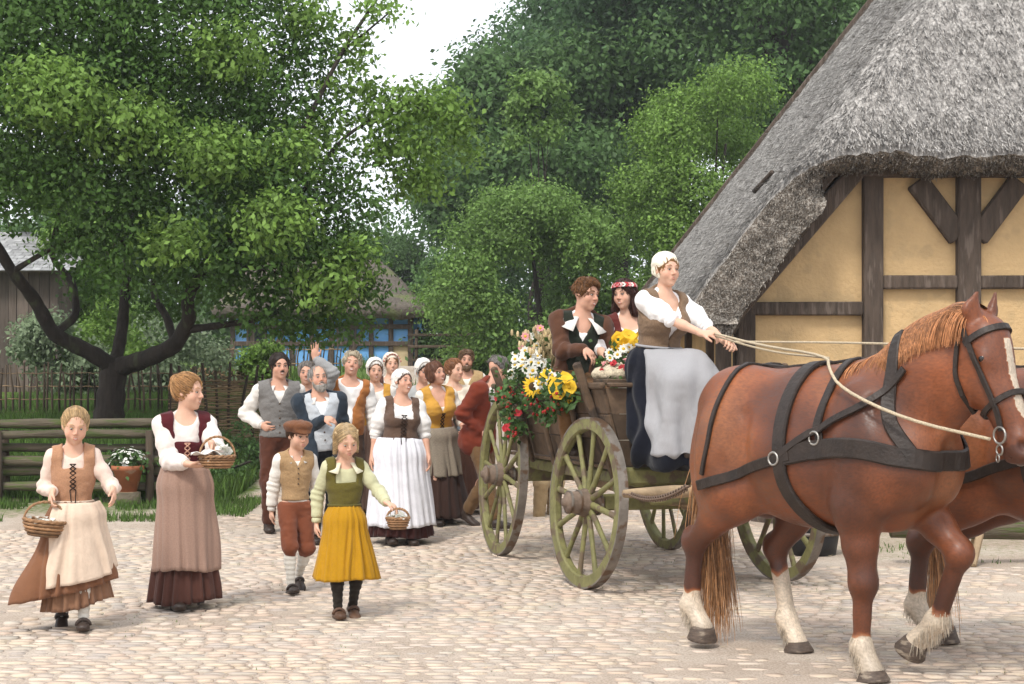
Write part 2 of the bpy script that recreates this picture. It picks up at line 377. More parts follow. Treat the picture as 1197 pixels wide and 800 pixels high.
class Person:
    """a figure that faces -Y in its own frame; side 'a' is -X, side 'b' is +X"""
    def __init__(s, name_label, X, Y, H, yaw=0, fem=False, g=1.0, hh=None, look=(0, 0, 0), lean=(0, 0), pz=None, pxy=(0, 0), z0=None,
                 hands=None, feet=None, knees=None, skin=None, vox=.009, group=None, fingers=None, curl=.5, twist=0, poles=None, nose=1.0):
        s.H = H; s.fem = fem; s.g = g; s.vox = vox; s.skin = skin or SK_F
        hh = (hh or .135) * 1.07 * H; s.hh = hh; z0 = float(gz(X, Y)) if z0 is None else z0
        s.loc = V3(X, Y, z0); s.yaw = radians(yaw); s.Rw = rot('z', s.yaw)
        s.root = empty('person', s.loc, s.yaw, name_label, 'person', group)
        ad = hh < .158 * H; s.ad = ad
        Pz = (.53 if ad else .50) * H; Nz = H - hh - .032 * H
        s.tl = (Nz - Pz) / (.295 * H); s.TL = Nz - Pz
        P = V3(pxy[0], pxy[1], Pz if pz is None else pz); s.P = P
        s.T = rot('z', radians(twist)) @ rot('x', radians(lean[0])) @ rot('y', radians(lean[1])); u = s.T[:, 2]; s.u = u
        s.N = P + u * s.TL; sw = (.096 if fem else .106) * H * (1 if ad else .86); s.sw = sw
        s.S = {'a': s.tp(-sw, .005 * H, s.TL - .03 * H), 'b': s.tp(sw, .005 * H, s.TL - .03 * H)}
        # head
        s.Rh = rot('z', radians(look[0])) @ rot('x', radians(look[1])) @ rot('y', radians(look[2]))
        nk = nrm(u * .6 + V3(0, 0, .4)); s.skull = s.N + nk * .032 * H; s.C = s.skull + s.Rh @ V3(0, -.10 * hh, .5 * hh)
        la, lf = .162 * H, .142 * H; s.la, s.lf = la, lf; s.hl = (.108 if ad else .102) * H
        ll = Pz - .045 * H; lt, lc = .51 * ll, .50 * ll
        hands = hands or {}; feet = feet or {}; knees = knees or {}; poles = poles or {}
        s.E, s.W, s.Kn, s.A, s.Hp, s.hd = {}, {}, {}, {}, {}, {}
        for q, sg in (('a', -1), ('b', 1)):
            t = hands.get(q, (sg * .15, -.03, .47)); t = s.pt(t)
            pole = poles.get(q, (sg * .55, .8, -.3)); s.E[q], s.W[q] = ik(s.S[q], t, la, lf, pole)
            s.Hp[q] = P + s.T @ V3(sg * .052 * H, 0, -.01 * H)
            f = feet.get(q, (sg * .055, .0, .045, 0)); fp = V3(*f[:3]) * H if not isinstance(f[0], str) else s.l(at(*f[1:4]))
            pitch = f[3] if not isinstance(f[0], str) and len(f) > 3 else (f[4] if isinstance(f[0], str) and len(f) > 4 else 0)
            s.Kn[q], s.A[q] = ik(s.Hp[q], fp, lt, lc, knees.get(q, (sg * .08, -1, .1)))
            s.A[q + 'p'] = pitch
        s.fingers = fingers or {}; s.curl = curl; s.make_prims(nose)
    def tp(s, x, y, z): return s.P + s.T @ V3(x, y, z)
    def l(s, w): return s.Rw.T @ (np.asarray(w, float) - s.loc)
    def w(s, l): return s.Rw @ np.asarray(l, float) + s.loc
    def pt(s, t):
        if isinstance(t[0], str): return s.l(at(t[1], t[2], s.loc[1] + t[3]))
        return V3(*t) * s.H
    def hp(s, x, y, z): return s.C + s.Rh @ (V3(x, y, z) * s.hh)
    def make_prims(s, nose):
        H, g, T = s.H, s.g, s.T; tp = s.tp; f = s.tl; k = .03 * H; Hh = H
        def t(x, y, z): return tp(x * Hh, y * Hh, z * Hh * f)
        hipw = .094 if s.fem and s.ad else .080
        s.torso = [E(t(0, .006, .005), V3(hipw * g, .066 * g, .07) * H, T, k=k), E(t(0, .004, .085), V3(.070 * g, .055 * g, .08) * H, T, k=k),
                   E(t(0, .004, .185), V3(.086 * (g * .5 + .5), .062 * (g * .5 + .5), .095) * H, T, k=k), E(t(0, .010, .245), V3(.088, .048, .045) * H, T, k=k),
                   K(t(-.03, .008, .262), s.S['a'], .032 * H, .031 * H, k=k), K(t(.03, .008, .262), s.S['b'], .032 * H, .031 * H, k=k),
                   K(t(0, .012, .30), t(-.062, .010, .27), .024 * H, .022 * H, k=k), K(t(0, .012, .30), t(.062, .010, .27), .024 * H, .022 * H, k=k)]
        if s.fem and s.ad and H > 1.62:
            for sg in (-1, 1): s.torso.append(E(t(sg * .041, -.050 * g, .183), V3(.040, .036, .040) * H * (.5 + .5 * g), T, k=k))
        if g > 1.08: s.torso.append(E(t(0, -.03 * g, .06), V3(.07 * g, .05 * g, .075) * H, T, k=k))
        s.arm = {}; s.leg = {}; s.hand = {}
        m = .88 if s.fem else 1.0
        for q, sg in (('a', -1), ('b', 1)):
            S, El, W = s.S[q], s.E[q], s.W[q]
            s.arm[q] = [K(S, El, .030 * H * m, .022 * H * m, k=.015 * H), K(El, El + (W - El) * .35, .022 * H * m, .0235 * H * m, k=.01 * H), K(El + (W - El) * .3, W, .0235 * H * m, .0155 * H * m, k=.01 * H)]
            Hp, Kn, A = s.Hp[q], s.Kn[q], s.A[q]; d = A - Kn
            s.leg[q] = [K(Hp, Kn, .050 * H, .032 * H, k=.02 * H), K(Kn, A, .031 * H, .020 * H, k=.015 * H), E(Kn + d * .3 + V3(0, .010 * H, 0), V3(.029, .031, .065) * H, k=.02 * H)]
            ang = radians(s.A[q + 'p']); fy = s.fingers.get('foot' + q, 0); Rf = rot('z', radians(fy)) @ rot('x', ang)
            s.A[q + 'R'] = Rf
            s.leg[q] += [K(A + Rf @ V3(0, .012, -.022) * H, A + Rf @ V3(0, -.072, -.030) * H, .020 * H, .016 * H, k=.02 * H), E(A + Rf @ V3(0, -.092, -.031) * H, V3(.026, .024, .012) * H, Rf, k=.015 * H)]
            # hand
            L = s.hl; fd = s.fingers.get(q)
            d = nrm(W - El) if not fd or fd.get('d') is None else nrm(fd['d']); n = nrm(fd['n']) if fd and fd.get('n') is not None else V3(-sg * 1.0, 0, -.05)
            n = nrm(n - d * np.dot(n, d)); t_ = nrm(np.cross(d, n)) * (fd.get('ts', 1) if fd else 1)
            if not fd or 'ts' not in fd:
                if np.dot(t_, V3(0, -1, 0)) < 0: t_ = -t_
            cu = fd.get('curl', s.curl) if fd else s.curl
            R = np.stack([t_, d, np.cross(t_, d)], 1); s.hd[q] = (d, n, t_)
            P_ = [E(W + d * .25 * L, V3(.215, .30, .115) * L, R, k=.04 * L), K(W - d * .04 * L, W + d * .1 * L, .15 * L, .15 * L, (n, .72), k=.06 * L)]
            lens = (.40, .45, .42, .34)
            for i in range(4):
                off = (.17 - i * .112); b0 = W + d * (.47 - .02 * abs(i - 1)) * L + t_ * off * L; dd = nrm(d + t_ * (1.2 - i) * .07); r = .056 * L * (1 - .05 * i)
                a_ = 0; pp = b0 - dd * .1 * L
                for sgm, fr in enumerate((.46, .30, .24)):
                    a_ += cu * (.55 if sgm == 0 else .85) * (1 + .12 * i); dr = dd * cos(a_) + n * sin(a_)
                    ln = lens[i] * fr * L + (.1 * L if sgm == 0 else 0); p2 = pp + dr * ln
                    P_.append(K(pp, p2, r * (1 - .08 * sgm), r * (1 - .08 * (sgm + 1)), k=.012 * L)); pp = p2
            th0 = W + d * .12 * L + t_ * .13 * L; d1 = nrm(d * .75 + t_ * .75 + n * .25); th1 = th0 + d1 * .24 * L; d2 = nrm(d * .95 + t_ * .25 + n * (.2 + .5 * cu)); th2 = th1 + d2 * .22 * L
            P_ += [K(th0, th1, .085 * L, .066 * L, k=.04 * L), K(th1, th2, .064 * L, .05 * L, k=.02 * L)]
            s.hand[q] = P_
        # head
        hh = s.hh; R = s.Rh; h = s.hp; nr = .205 * hh if s.fem or not s.ad else .24 * hh
        if s.g > 1.15: nr *= 1.12
        def e(x, y, z, a, b, c, k=.08, op='u', RR=None): return E(h(x, y, z), V3(a, b, c) * hh, R if RR is None else R @ RR, op, k * hh)
        s.neck = [K(s.N - s.u * .02 * H + s.T @ V3(0, .008 * H, 0), h(0, .07, -.22), nr * 1.1, nr, k=.02 * H)]
        kid = not s.ad; nose = nose * (.62 if kid else .92); s.cran = e(0, .06, .13, .325, .40, .365)
        s.head = [s.cran, e(0, -.07, -.08, .275 if not kid else .285, .285, .36 if not kid else .33, .1), e(0, -.10, -.28, .21 if not s.fem else .185, .22, .17 if not kid else .14, .1), e(0, -.245, -.405 if not kid else -.385, .085 if not kid else .06, .08, .07, .09),
                  e(.165, -.21, -.13 - .03 * kid, .10, .11, .11, .08), e(-.165, -.21, -.13 - .03 * kid, .10, .11, .11, .08),
                  K(h(-.15, -.305, .115), h(-.04, -.322, .10), (.032 if s.ad and not s.fem else .022) * hh, k=.06 * hh), K(h(.15, -.305, .115), h(.04, -.322, .10), (.032 if s.ad and not s.fem else .022) * hh, k=.06 * hh),
                  e(.132, -.376, .02, .060, .046, .038, .05, 's'), e(-.132, -.376, .02, .060, .046, .038, .05, 's'),
                  K(h(0, -.335, .06), h(0, -.415 - .02 * nose, -.105), .028 * hh, .050 * hh * nose, k=.035 * hh),
                  e(.045, -.375, -.125, .036, .04, .03, .03), e(-.045, -.375, -.125, .036, .04, .03, .03),
                  K(h(-.08, -.318, -.225), h(.08, -.318, -.225), .032 * hh, .032 * hh, k=.05 * hh), K(h(-.065, -.318, -.275), h(.065, -.318, -.275), .034 * hh, .034 * hh, k=.05 * hh),
                  e(.325, .04, -.02, .035, .075, .115, .03), e(-.325, .04, -.02, .035, .075, .115, .03)]
    def body(s):
        pr = s.torso + s.leg['a'] + s.leg['b'] + s.arm['a'] + s.arm['b'] + s.neck + s.head + s.hand['a'] + s.hand['b']
        ck = [s.hp(x, -.32, -.1) for x in (-.17, .17)] + [s.hp(0, -.46, -.1)]; r = .13 * s.hh
        def tint(V): 
            t = np.zeros(len(V))
            for c in ck: t = np.maximum(t, .32 * np.exp(-((V - c) ** 2).sum(1) / (r * r)))
            return t
        s.bodyo = solid('body', pr, s.vox, [s.skin], s.root, None, tint)
    def face(s, brow=None, smile=.5, open_=0, look=(0, 0)):
        hh = s.hh
        for sg in (-1, 1):
            m = MB(); m.ball(s.hp(sg * .130, -.318, .018), V3(.040, .044, .022) * hh, 10, 8, R=s.Rh)
            eo = m.build('eye', M_EYE, s.root, True)
            m = MB(); m.ball(s.hp(sg * .130 + look[0] * .02, -.345, .014 + look[1] * .01), V3(.025, .022, .021) * hh, 8, 6, R=s.Rh); m.build('iris', M_IRIS, eo, True)
            m = MB(); x0, x1 = sg * .065, sg * .21; P = [s.hp(x0 + (x1 - x0) * t, -.375 + .06 * t * t, .118 + .028 * sin(t * pi) - .004 * t) for t in np.linspace(0, 1, 6)]
            m.tube(P, np.array([.012, .017, .018, .016, .012, .006]) * hh * (.62 if (s.fem or not s.ad) else 1), 6); m.build('eyebrow', brow, s.root, True)
            m = MB(); P = [s.hp(sg * (.075 + .115 * t), -.362 + .035 * t * t + .01, .036 + .016 * sin(t * pi)) for t in np.linspace(0, 1, 6)]
            m.tube(P, .0085 * hh, 5); m.build('eyelash', brow, s.root, True)
        w = .098 + .048 * smile
        def arc(dz, n=9, y=-.368): return [s.hp(w * t, y + .055 * t * t * (1 + smile * .4), -.247 + dz * (1 - t * t) + .046 * smile * t * t) for t in np.linspace(-1, 1, n)]
        m = MB(); gap = .008 + .012 * open_
        m.tube(arc(.012 + gap * .3), np.array([.004, .008, .010, .010, .009, .010, .010, .008, .004]) * hh, 6)
        m.tube(arc(-gap - .018 - .02 * smile), np.array([.004, .008, .011, .012, .012, .012, .011, .008, .004]) * hh, 6)
        mo = m.build('mouth', M_LIP, s.root, True)
        if smile > .55 or open_:
            A = arc(.008 + gap * .2, y=-.370); B = arc(-gap - .012, y=-.366); V = A + B; F = [(i, i + 1, 9 + i + 1, 9 + i) for i in range(8)]
            MB().add(V, F).build('teeth', M_TEETH if open_ < .9 else M_TEETH, mo)
    # ---- hair and caps
    def hair(s, col, style='short', seed=0):
        hh = s.hh; h = s.hp; R = s.Rh; m = hair_mat(col) if isinstance(col, str) else col; s.hm = m
        def e(x, y, z, a, b, c, k=.05, op='u'): return E(h(x, y, z), V3(a, b, c) * hh, R, op, k * hh)
        base = e(0, .085, .155, .375, .435, .405) if s.ad else e(0, .085, .15, .360, .425, .388)
        face = e(0, -.45, -.13, .30, .33, .40, .05, 's')
        pr = [base]
        amp = .018
        if style in ('short', 'curly'): face = e(0, -.45, -.07, .31, .33, .42, .05, 's')
        if style == 'short': pr += [e(0, .12, .0, .345, .37, .30)]; cut = [PL(h(0, 0, -.16), R @ V3(0, .35, -1), .03 * hh)]
        elif style == 'curly': pr = [e(0, .085, .15, .355, .42, .38)]; pr += [e(0, .0, .33, .33, .36, .22), e(0, .1, .1, .38, .42, .3)]; amp = .04; cut = [PL(h(0, 0, -.05), R @ V3(0, .4, -1), .03 * hh)]
        elif style == 'receding': face = e(0, -.44, .0, .31, .40, .44, .05, 's'); pr = [e(0, .09, .12, .36, .42, .36), e(0, .15, .0, .35, .34, .26)]; cut = [PL(h(0, 0, -.16), R @ V3(0, .35, -1), .03 * hh)]
        elif style == 'long': pr += [e(0, .20, -.10, .36, .34, .42), K(h(0, .25, -.1), h(0, .30, -.75), .33 * hh, .26 * hh, k=.1 * hh), K(h(.30, .12, 0), h(.36, .06, -.6), .19 * hh, .17 * hh, k=.1 * hh), K(h(-.30, .12, 0), h(-.36, .06, -.6), .19 * hh, .17 * hh, k=.1 * hh)]; amp = .07; cut = []
        elif style == 'bun': face = e(0, -.45, -.04, .32, .34, .44, .05, 's'); pr += [e(0, .12, .0, .335, .36, .30), e(0, .40, .30, .17, .16, .17, .05)]; cut = [PL(h(0, 0, -.2), R @ V3(0, .3, -1), .03 * hh)]
        elif style == 'braids': face = e(0, -.45, -.06, .31, .34, .43, .05, 's'); pr += [e(0, .12, -.02, .35, .37, .33), K(h(.32, .02, .0), h(.33, .0, -.34), .07 * hh, .05 * hh, k=.04 * hh), K(h(-.32, .02, .0), h(-.33, .0, -.34), .07 * hh, .05 * hh, k=.04 * hh)]; cut = [PL(h(0, 0, -.36), R @ V3(0, 0, -1), .03 * hh)]
        elif style == 'bob': pr += [e(0, .10, -.05, .37, .38, .36), e(.30, .0, -.1, .09, .2, .24), e(-.30, .0, -.1, .09, .2, .24)]; cut = [PL(h(0, 0, -.38), R @ V3(0, 0, -1), .03 * hh)]
        elif style == 'under': pr = [e(0, .06, .12, .35, .41, .37), e(0, .12, .0, .345, .37, .30)]; cut = [PL(h(0, 0, -.2), R @ V3(0, .3, -1), .03 * hh)]
        def disp(P): 
            q = (P - s.C) @ R / hh
            ang = np.arctan2(q[:, 0], -q[:, 1] + .3)
            st = np.stack([ang * 9, q[:, 2] * 2.2, q[:, 1] * 3], 1)
            return amp * hh * (fbm(st, seed, 2) * .6 + .5 * fbm(q * 6, seed + 5, 2))
        o = solid('hair', pr + [face] + cut, max(.0055, s.vox * .8), [m], s.root, disp)
        # combed strands over the whole head
        V0 = np.empty(len(o.data.vertices) * 3, np.float32); o.data.vertices.foreach_get('co', V0); V0 = V0.reshape(-1, 3).astype(float)
        ns = 90 if style == 'under' else (620 if s.vox < .0085 else 240); rs = np.random.RandomState(seed + 50); Q = V0[rs.randint(0, len(V0), ns)]; allp = pr + [face] + cut; e_ = .003
        def grad(X): g = np.stack([sdf_at(pr, X + V3(*[e_ * (i == j) for j in range(3)])) - sdf_at(pr, X - V3(*[e_ * (i == j) for j in range(3)])) for i in range(3)], -1); return g / (np.linalg.norm(g, axis=1, keepdims=True) + 1e-9)
        tr = [Q]; wav = rs.normal(0, .7 if style in ('curly', 'long') else .08, (ns, 3))
        for st_ in range(5):
            g = grad(Q)
            if style == 'bun': dr = h(0, .40, .34) - Q
            elif style == 'long': dr = R @ V3(0, .1, -1) + np.zeros_like(Q)
            elif style == 'braids': dr = np.sign((Q - s.C) @ R[:, 0])[:, None] * R[:, 0] + R @ V3(0, .25, -.7)
            else: dr = (Q - h(0, .16, .56)) 
            dr = dr / (np.linalg.norm(dr, axis=1, keepdims=True) + 1e-9) + wav * (1 if st_ % 2 else -.6); dr = dr - g * (dr * g).sum(1, keepdims=True); dr /= np.linalg.norm(dr, axis=1, keepdims=True) + 1e-9
            Q = Q + dr * .060 * hh * (1.3 if style == 'long' else .6 if style == 'curly' else 1); f_ = sdf_at(pr, Q); Q = Q - g * (f_ - (.008 + (.018 if s.ad else .008) * sin((st_ + 1) / 5 * pi) + (.02 if style == 'curly' else 0)) * hh)[:, None]; tr.append(Q)
        tr = np.stack(tr, 1); ok = sdf_at(allp, tr[:, -1]) < .05 * hh; mb = MB()
        for q in tr[ok]: mb.tube(q, np.array([.006, .010, .011, .010, .008, .003]) * hh * (1.25 if s.vox > .0085 else 1 if s.ad else .7), 3, False, rs.rand())
        if mb.n: mb.build('hair_strand', m, o, True)['kind'] = 'stuff'
        # loose strands break the outline
        mb = MB(); rs = np.random.RandomState(seed + 3); n = 70 if style in ('long', 'curly') else 34
        for i in range(n):
            th = rs.uniform(0, 2 * pi); el = rs.uniform(.1, 1.35); d = V3(cos(th) * cos(el), sin(th) * cos(el) * 1.1, sin(el))
            if d[1] < -.35 and d[2] < .75: continue
            p0 = V3(0, .07, .14) + d * V3(.35, .42, .38); tdir = nrm(np.cross(d, V3(rs.normal(), rs.normal(), rs.normal()))) * .14 + V3(0, .05, -.12)
            L_ = 1.6 if style == 'long' else (.8 if style != 'curly' else .6)
            pts = [h(*(p0 + tdir * t * L_ + d * (.02 + .05 * sin(t * pi)) * (1.4 if amp > .03 else .8))) for t in np.linspace(0, 1, 5)]
            mb.tube(pts, np.array([.007, .009, .008, .006, .002]) * hh, 3, False)
        if mb.n: mb.build('loose_hair', m, o, True)['kind'] = 'stuff'
        if style == 'braids':
            mb = MB(); 
            for ph in (0, pi): mb.tube([h(.345 * sin(t) , -.02 - .33 * cos(t) * .55 + .05, .33 - .10 * cos(t) + .010 * sin(9 * t + ph)) + R @ V3(0, 0, .008 * cos(9 * t + ph) * 2) * hh for t in np.linspace(-1.5, 1.5, 26)], .026 * hh, 7)
            mb.build('braid', m, o, True)
        return o
    def beard(s, col, full=True):
        hh = s.hh; h = s.hp; R = s.Rh; m = hair_mat(col)
        def e(x, y, z, a, b, c, op='u', k=.05): return E(h(x, y, z), V3(a, b, c) * hh, R, op, k * hh)
        if full: pr = [e(0, -.15, -.36, .235, .25, .20), e(.2, -.08, -.2, .1, .16, .2), e(-.2, -.08, -.2, .1, .16, .2), e(0, -.26, -.46, .15, .13, .13), e(0, -.40, -.155, .30, .1, .02, 's'), e(0, -.30, -.03, .24, .3, .15, 's'), e(0, -.41, -.25, .085, .12, .035, 's', .02)]
        else: pr = [K(h(0, -.385, -.175), h(.1, -.345, -.215), .03 * hh, .018 * hh, k=.02 * hh), K(h(0, -.385, -.175), h(-.1, -.345, -.215), .03 * hh, .018 * hh, k=.02 * hh)]
        solid('beard' if full else 'moustache', pr, .005, [m], s.root, (lambda P: .02 * hh * fbm(P / hh * 14, 3, 2)) if full else None)
        if full:
            pr = [K(h(0, -.385, -.18), h(.11, -.34, -.24), .032 * hh, .02 * hh, k=.02 * hh), K(h(0, -.385, -.18), h(-.11, -.34, -.24), .032 * hh, .02 * hh, k=.02 * hh)]
            solid('moustache', pr, .005, [m], s.root)
    def bonnet(s, m, ruffle=True, low=True, name='cap', tall=0):
        hh = s.hh; h = s.hp; R = s.Rh
        def e(x, y, z, a, b, c, op='u', k=.05): return E(h(x, y, z), V3(a, b, c) * hh, R, op, k * hh)
        pr = [e(0, .12, .20, .40, .43, .40 + tall), e(0, .16, -.02, .375, .37, .33), e(0, -.50, -.12, .33, .42, .50, 's', .04)]
        cut = [PL(h(0, 0, -.26 if low else .02), R @ V3(0, .45, -1), .03 * hh)]
        o = solid(name, pr + cut, max(.006, s.vox * .8), [m], s.root, lambda P: hh * (.004 * np.sin(np.arctan2((P - s.C) @ R[:, 0], (P - s.C) @ R[:, 2]) * 16) + .02 * fbm((P - s.C) / hh * 4, 4, 2)))
        if ruffle:
            mb = MB(); V = []; n = 90
            for i in range(n + 1):
                t = -2.25 + 4.5 * i / n; a = .33 * sin(t); z = -.02 + .49 * cos(t) if cos(t) > 0 else -.02 + .27 * cos(t); y = -.20 - .03 * cos(t)
                for j, (dr, dy) in enumerate(((0, .08), (.03, 0), (.07, -.05 + .03 * sin(i * 1.5)), (.045, -.04 + .03 * sin(i * 1.5)))):
                    V.append(h(a * (1 + dr * 2.4), y + dy, z * (1 + dr * 1.6)))
            F = [(i * 4 + j, i * 4 + j + 1, i * 4 + 5 + j, i * 4 + 4 + j) for i in range(n) for j in range(3)]
            mb.add(V, F).build('ruffle', m, o, True)
        return o
    # ---- garments
    def band(s, p, t0, t1): # piece of a limb between fractions along shoulder-elbow-wrist (0..1..2)
        pass
    def shirt(s, m, sleeve=2.0, puff=.010, neck=.05, hem=.012, cuff=True, name='shirt', fit=.006, seed=0, neckdrop=.0, scoop=.06, both=True):
        H = s.H; pr = infl(s.torso, fit * H); pr = pr[1:] if hem > 0 else pr
        for q in 'ab':
            S, El, W = s.S[q], s.E[q], s.W[q]; r0 = .036 * H + puff * .2 * H; rp = .027 * H + puff * .62 * H
            if sleeve >= 1.2:
                end = El + (W - El) * (sleeve - 1); pr += [K(S, S + (El - S) * .5, r0, rp, k=.02 * H), K(S + (El - S) * .5, El, rp, rp, k=.02 * H), K(El, El + (end - El) * .75, rp * 1.02, rp * .9, k=.02 * H), K(El + (end - El) * .75, end, rp * .9, .022 * H, k=.006 * H)]
            else:
                end = S + (El - S) * sleeve; pr += [K(S, S + (El - S) * sleeve * .55, r0, rp * 1.1, k=.02 * H), K(S + (El - S) * sleeve * .55, end, rp * 1.15, .033 * H, k=.02 * H)]
        pr += [E(s.N + s.T @ V3(0, -.035 * H - neckdrop * H, .012 * H - neckdrop * H), V3(scoop, .055 + neckdrop * .5, .045 + neckdrop) * H, s.T, 's', .01 * H)]
        pr += [PL(s.tp(0, 0, hem * H), s.T @ V3(0, 0, -1))]
        f1 = folds(.0035 * H, (9, 9, 16), seed)
        def disp(P):
            d = f1(P) + .0016 * H * fbm(P * V3(30, 30, 22), seed + 1, 2)
            for q in 'ab':   # creases gather at the elbows and cuffs
                w = np.exp(-((P - s.E[q]) ** 2).sum(1) / (.06 * H) ** 2); ax = nrm(s.W[q] - s.S[q]); d = d + w * .004 * H * np.sin((P @ ax) * 180 / H + 3 * fbm(P * 9, 2, 1))
            return d
        o = solid(name, pr, s.vox * 1.1, [m], s.root, disp)
        if cuff:
            for q in 'ab':
                El, W = s.E[q], s.W[q]
                if sleeve >= 1.2: e = El + (W - El) * (sleeve - 1); d = nrm(W - El); r = .0245 * H
                else: e = s.S[q] + (El - s.S[q]) * sleeve; d = nrm(El - s.S[q]); r = .034 * H
                mb = MB(); mb.tube([e - d * .014 * H, e - d * .008 * H, e + d * .006 * H, e + d * .010 * H], [r * .95, r * 1.08, r * 1.05, r * .85], 14); mb.build('cuff', m, o, True)
        return o
    def vest(s, m, fit=.017, v=.6, vw=.05, hem=-.01, name='vest', armhole=.048, seed=0, front_open=0, vbase=None, shoulders=True, top=None):
        """sleeveless garment with a V or scooped neck; v = depth of the opening in torso lengths"""
        H = s.H; pr = infl(s.torso, fit * H); pr = pr[:-2 - (0)] if False else pr
        for q, sg in (('a', -1), ('b', 1)):
            S = s.S[q]; El = s.E[q]; out = s.T @ V3(sg, 0, 0)
            pr.append(K(S + out * .026 * H + nrm(El - S) * .0 * H, S + out * .06 * H + nrm(El - S) * .06 * H, armhole * H, armhole * 1.2 * H, op='s', k=.008 * H))
        R = s.T; P0 = s.P; TL = s.TL; z1 = TL * 1.08; z0 = TL * (1 - v)
        def vf(X, Y, Z):
            x = (X - P0[0]) * R[0, 0] + (Y - P0[1]) * R[1, 0] + (Z - P0[2]) * R[2, 0]; y = (X - P0[0]) * R[0, 1] + (Y - P0[1]) * R[1, 1] + (Z - P0[2]) * R[2, 1]; z = (X - P0[0]) * R[0, 2] + (Y - P0[1]) * R[1, 2] + (Z - P0[2]) * R[2, 2]
            w = vw * H * np.clip((z - z0) / (z1 - z0) * 1.25, 0, 1) + front_open * H * .5
            a = np.abs(x) - w
            if vbase is not None: a = np.maximum(np.abs(x) - vbase * H, z0 - z)   # square or scooped neckline
            lim = (z0 - z) if not front_open else z * 0 - 1
            return np.maximum(np.maximum(a, lim), y - (.02 * H if vbase is None else .1 * H * (z > TL * .9) + .01 * H))
        pr.append(FN(vf, s.P - .2 * H + s.u * .1 * H, s.P + .2 * H + s.u * TL * 1.15, 's', .008 * H))
        pr.append(E(s.N + s.T @ V3(0, -.01 * H, .012 * H), V3(.042, .05, .04) * H, s.T, 's', .01 * H))
        pr.append(PL(s.tp(0, 0, hem * H), s.T @ V3(0, 0, -1), .01 * H))
        if top is not None: pr.append(PL(s.tp(0, 0, top * TL), s.T @ V3(0, -.25, 1), .01 * H))
        return solid(name, pr, s.vox * 1.05, [m], s.root, folds(.0035 * H, (14, 14, 26), seed))
    def jacket(s, m, hem=-.10, seed=0, v=.75, vw=.06, name='jacket', fit=.022, open_=.02):
        H = s.H; pr = infl(s.torso, fit * H)
        R = s.T; P0 = s.P; TL = s.TL; z0 = TL * (1 - v); z1 = TL * 1.05
        def vf(X, Y, Z):
            x = (X - P0[0]) * R[0, 0] + (Y - P0[1]) * R[1, 0] + (Z - P0[2]) * R[2, 0]; y = (X - P0[0]) * R[0, 1] + (Y - P0[1]) * R[1, 1] + (Z - P0[2]) * R[2, 1]; z = (X - P0[0]) * R[0, 2] + (Y - P0[1]) * R[1, 2] + (Z - P0[2]) * R[2, 2]
            w = vw * H * np.clip((z - z0) / (z1 - z0) * 1.2, 0, 1) + open_ * H
            return np.maximum(np.abs(x) - w, y - .0 * H)
        pr.append(FN(vf, s.P - .22 * H, s.P + .22 * H + s.u * TL * 1.2, 's', .01 * H))
        pr.append(E(s.N + s.T @ V3(0, -.01 * H, .012 * H), V3(.046, .055, .04) * H, s.T, 's', .01 * H))
        pr.append(PL(s.tp(0, 0, hem * H), s.T @ V3(0, 0, -1), .01 * H))
        for q in 'ab':   # the sleeves lie in front of the opening
            S, El, W = s.S[q], s.E[q], s.W[q]; e = El + (W - El) * .93
            pr += [K(S, El, .045 * H, .037 * H, k=.02 * H), K(El, e, .037 * H, .029 * H, k=.02 * H)]
        if hem < -.06: pr.insert(0, E(s.tp(0, .005 * H, -.04 * H), V3(.118 * s.g, .098 * s.g, .10) * H, s.T, k=.03 * H))
        f1 = folds(.006 * H, (12, 12, 14), seed)
        def disp(P):
            d = f1(P)
            for q in 'ab':
                w = np.exp(-((P - s.E[q]) ** 2).sum(1) / (.07 * H) ** 2); ax = nrm(s.W[q] - s.S[q]); d = d + w * .006 * H * np.sin((P @ ax) * 150 / H + 3 * fbm(P * 9, 2, 1))
            return d
        return solid(name, pr, s.vox * 1.1, [m], s.root, disp)
    def collar(s, m, size=1.0, open_=True):
        H = s.H; mb = MB(); n = 28; V = []
        for i in range(n + 1):
            t = -pi * .86 + 2 * pi * .86 * i / n if open_ else -pi * .96 + 1.92 * pi * i / n   # 0 = back
            ca, sa = sin(t), cos(t)
            fr = abs(t) / pi; drop = (.016 + .022 * size * (fr ** 2)) ; out = .012 + .020 * size * (.6 + fr)
            for (r, dz) in ((.031, .012), (.036, .020), (.042 + out * .4, .012 - drop * .3), (.044 + out, -drop)):
                V.append(s.N + s.T @ (V3(ca * r * 1.15, .010 + sa * r * 1.05, dz - .018 * fr) * H))
        F = [(i * 4 + j, i * 4 + 4 + j, i * 4 + 5 + j, i * 4 + j + 1) for i in range(n) for j in range(3)]
        o = mb.add(V, F).build('collar', m, s.root, True); sm = o.modifiers.new('t', 'SOLIDIFY'); sm.thickness = .004; return o
    def trousers(s, m, end='ankle', wide=.008, name='trousers', seed=0, waist=.05):
        H = s.H; pr = infl(s.torso[:1] + s.torso[1:2], .014 * H); pr[0][2] = pr[0][2] * V3(1, 1, 1)
        for q in 'ab':
            Hp, Kn, A = s.Hp[q], s.Kn[q], s.A[q]
            pr.append(K(Hp, Kn, .056 * H, .040 * H + wide * H, k=.02 * H))
            if end == 'knee': pr += [K(Kn, Kn + (A - Kn) * .16, .042 * H + wide * H, .036 * H, k=.01 * H)]
            else: pr += [K(Kn, A + (Kn - A) * .10, .038 * H + wide * H, .032 * H + wide * H * .6, k=.015 * H)]
        pr.append(PL(s.tp(0, 0, waist * H), s.T @ V3(0, 0, 1), .01 * H))
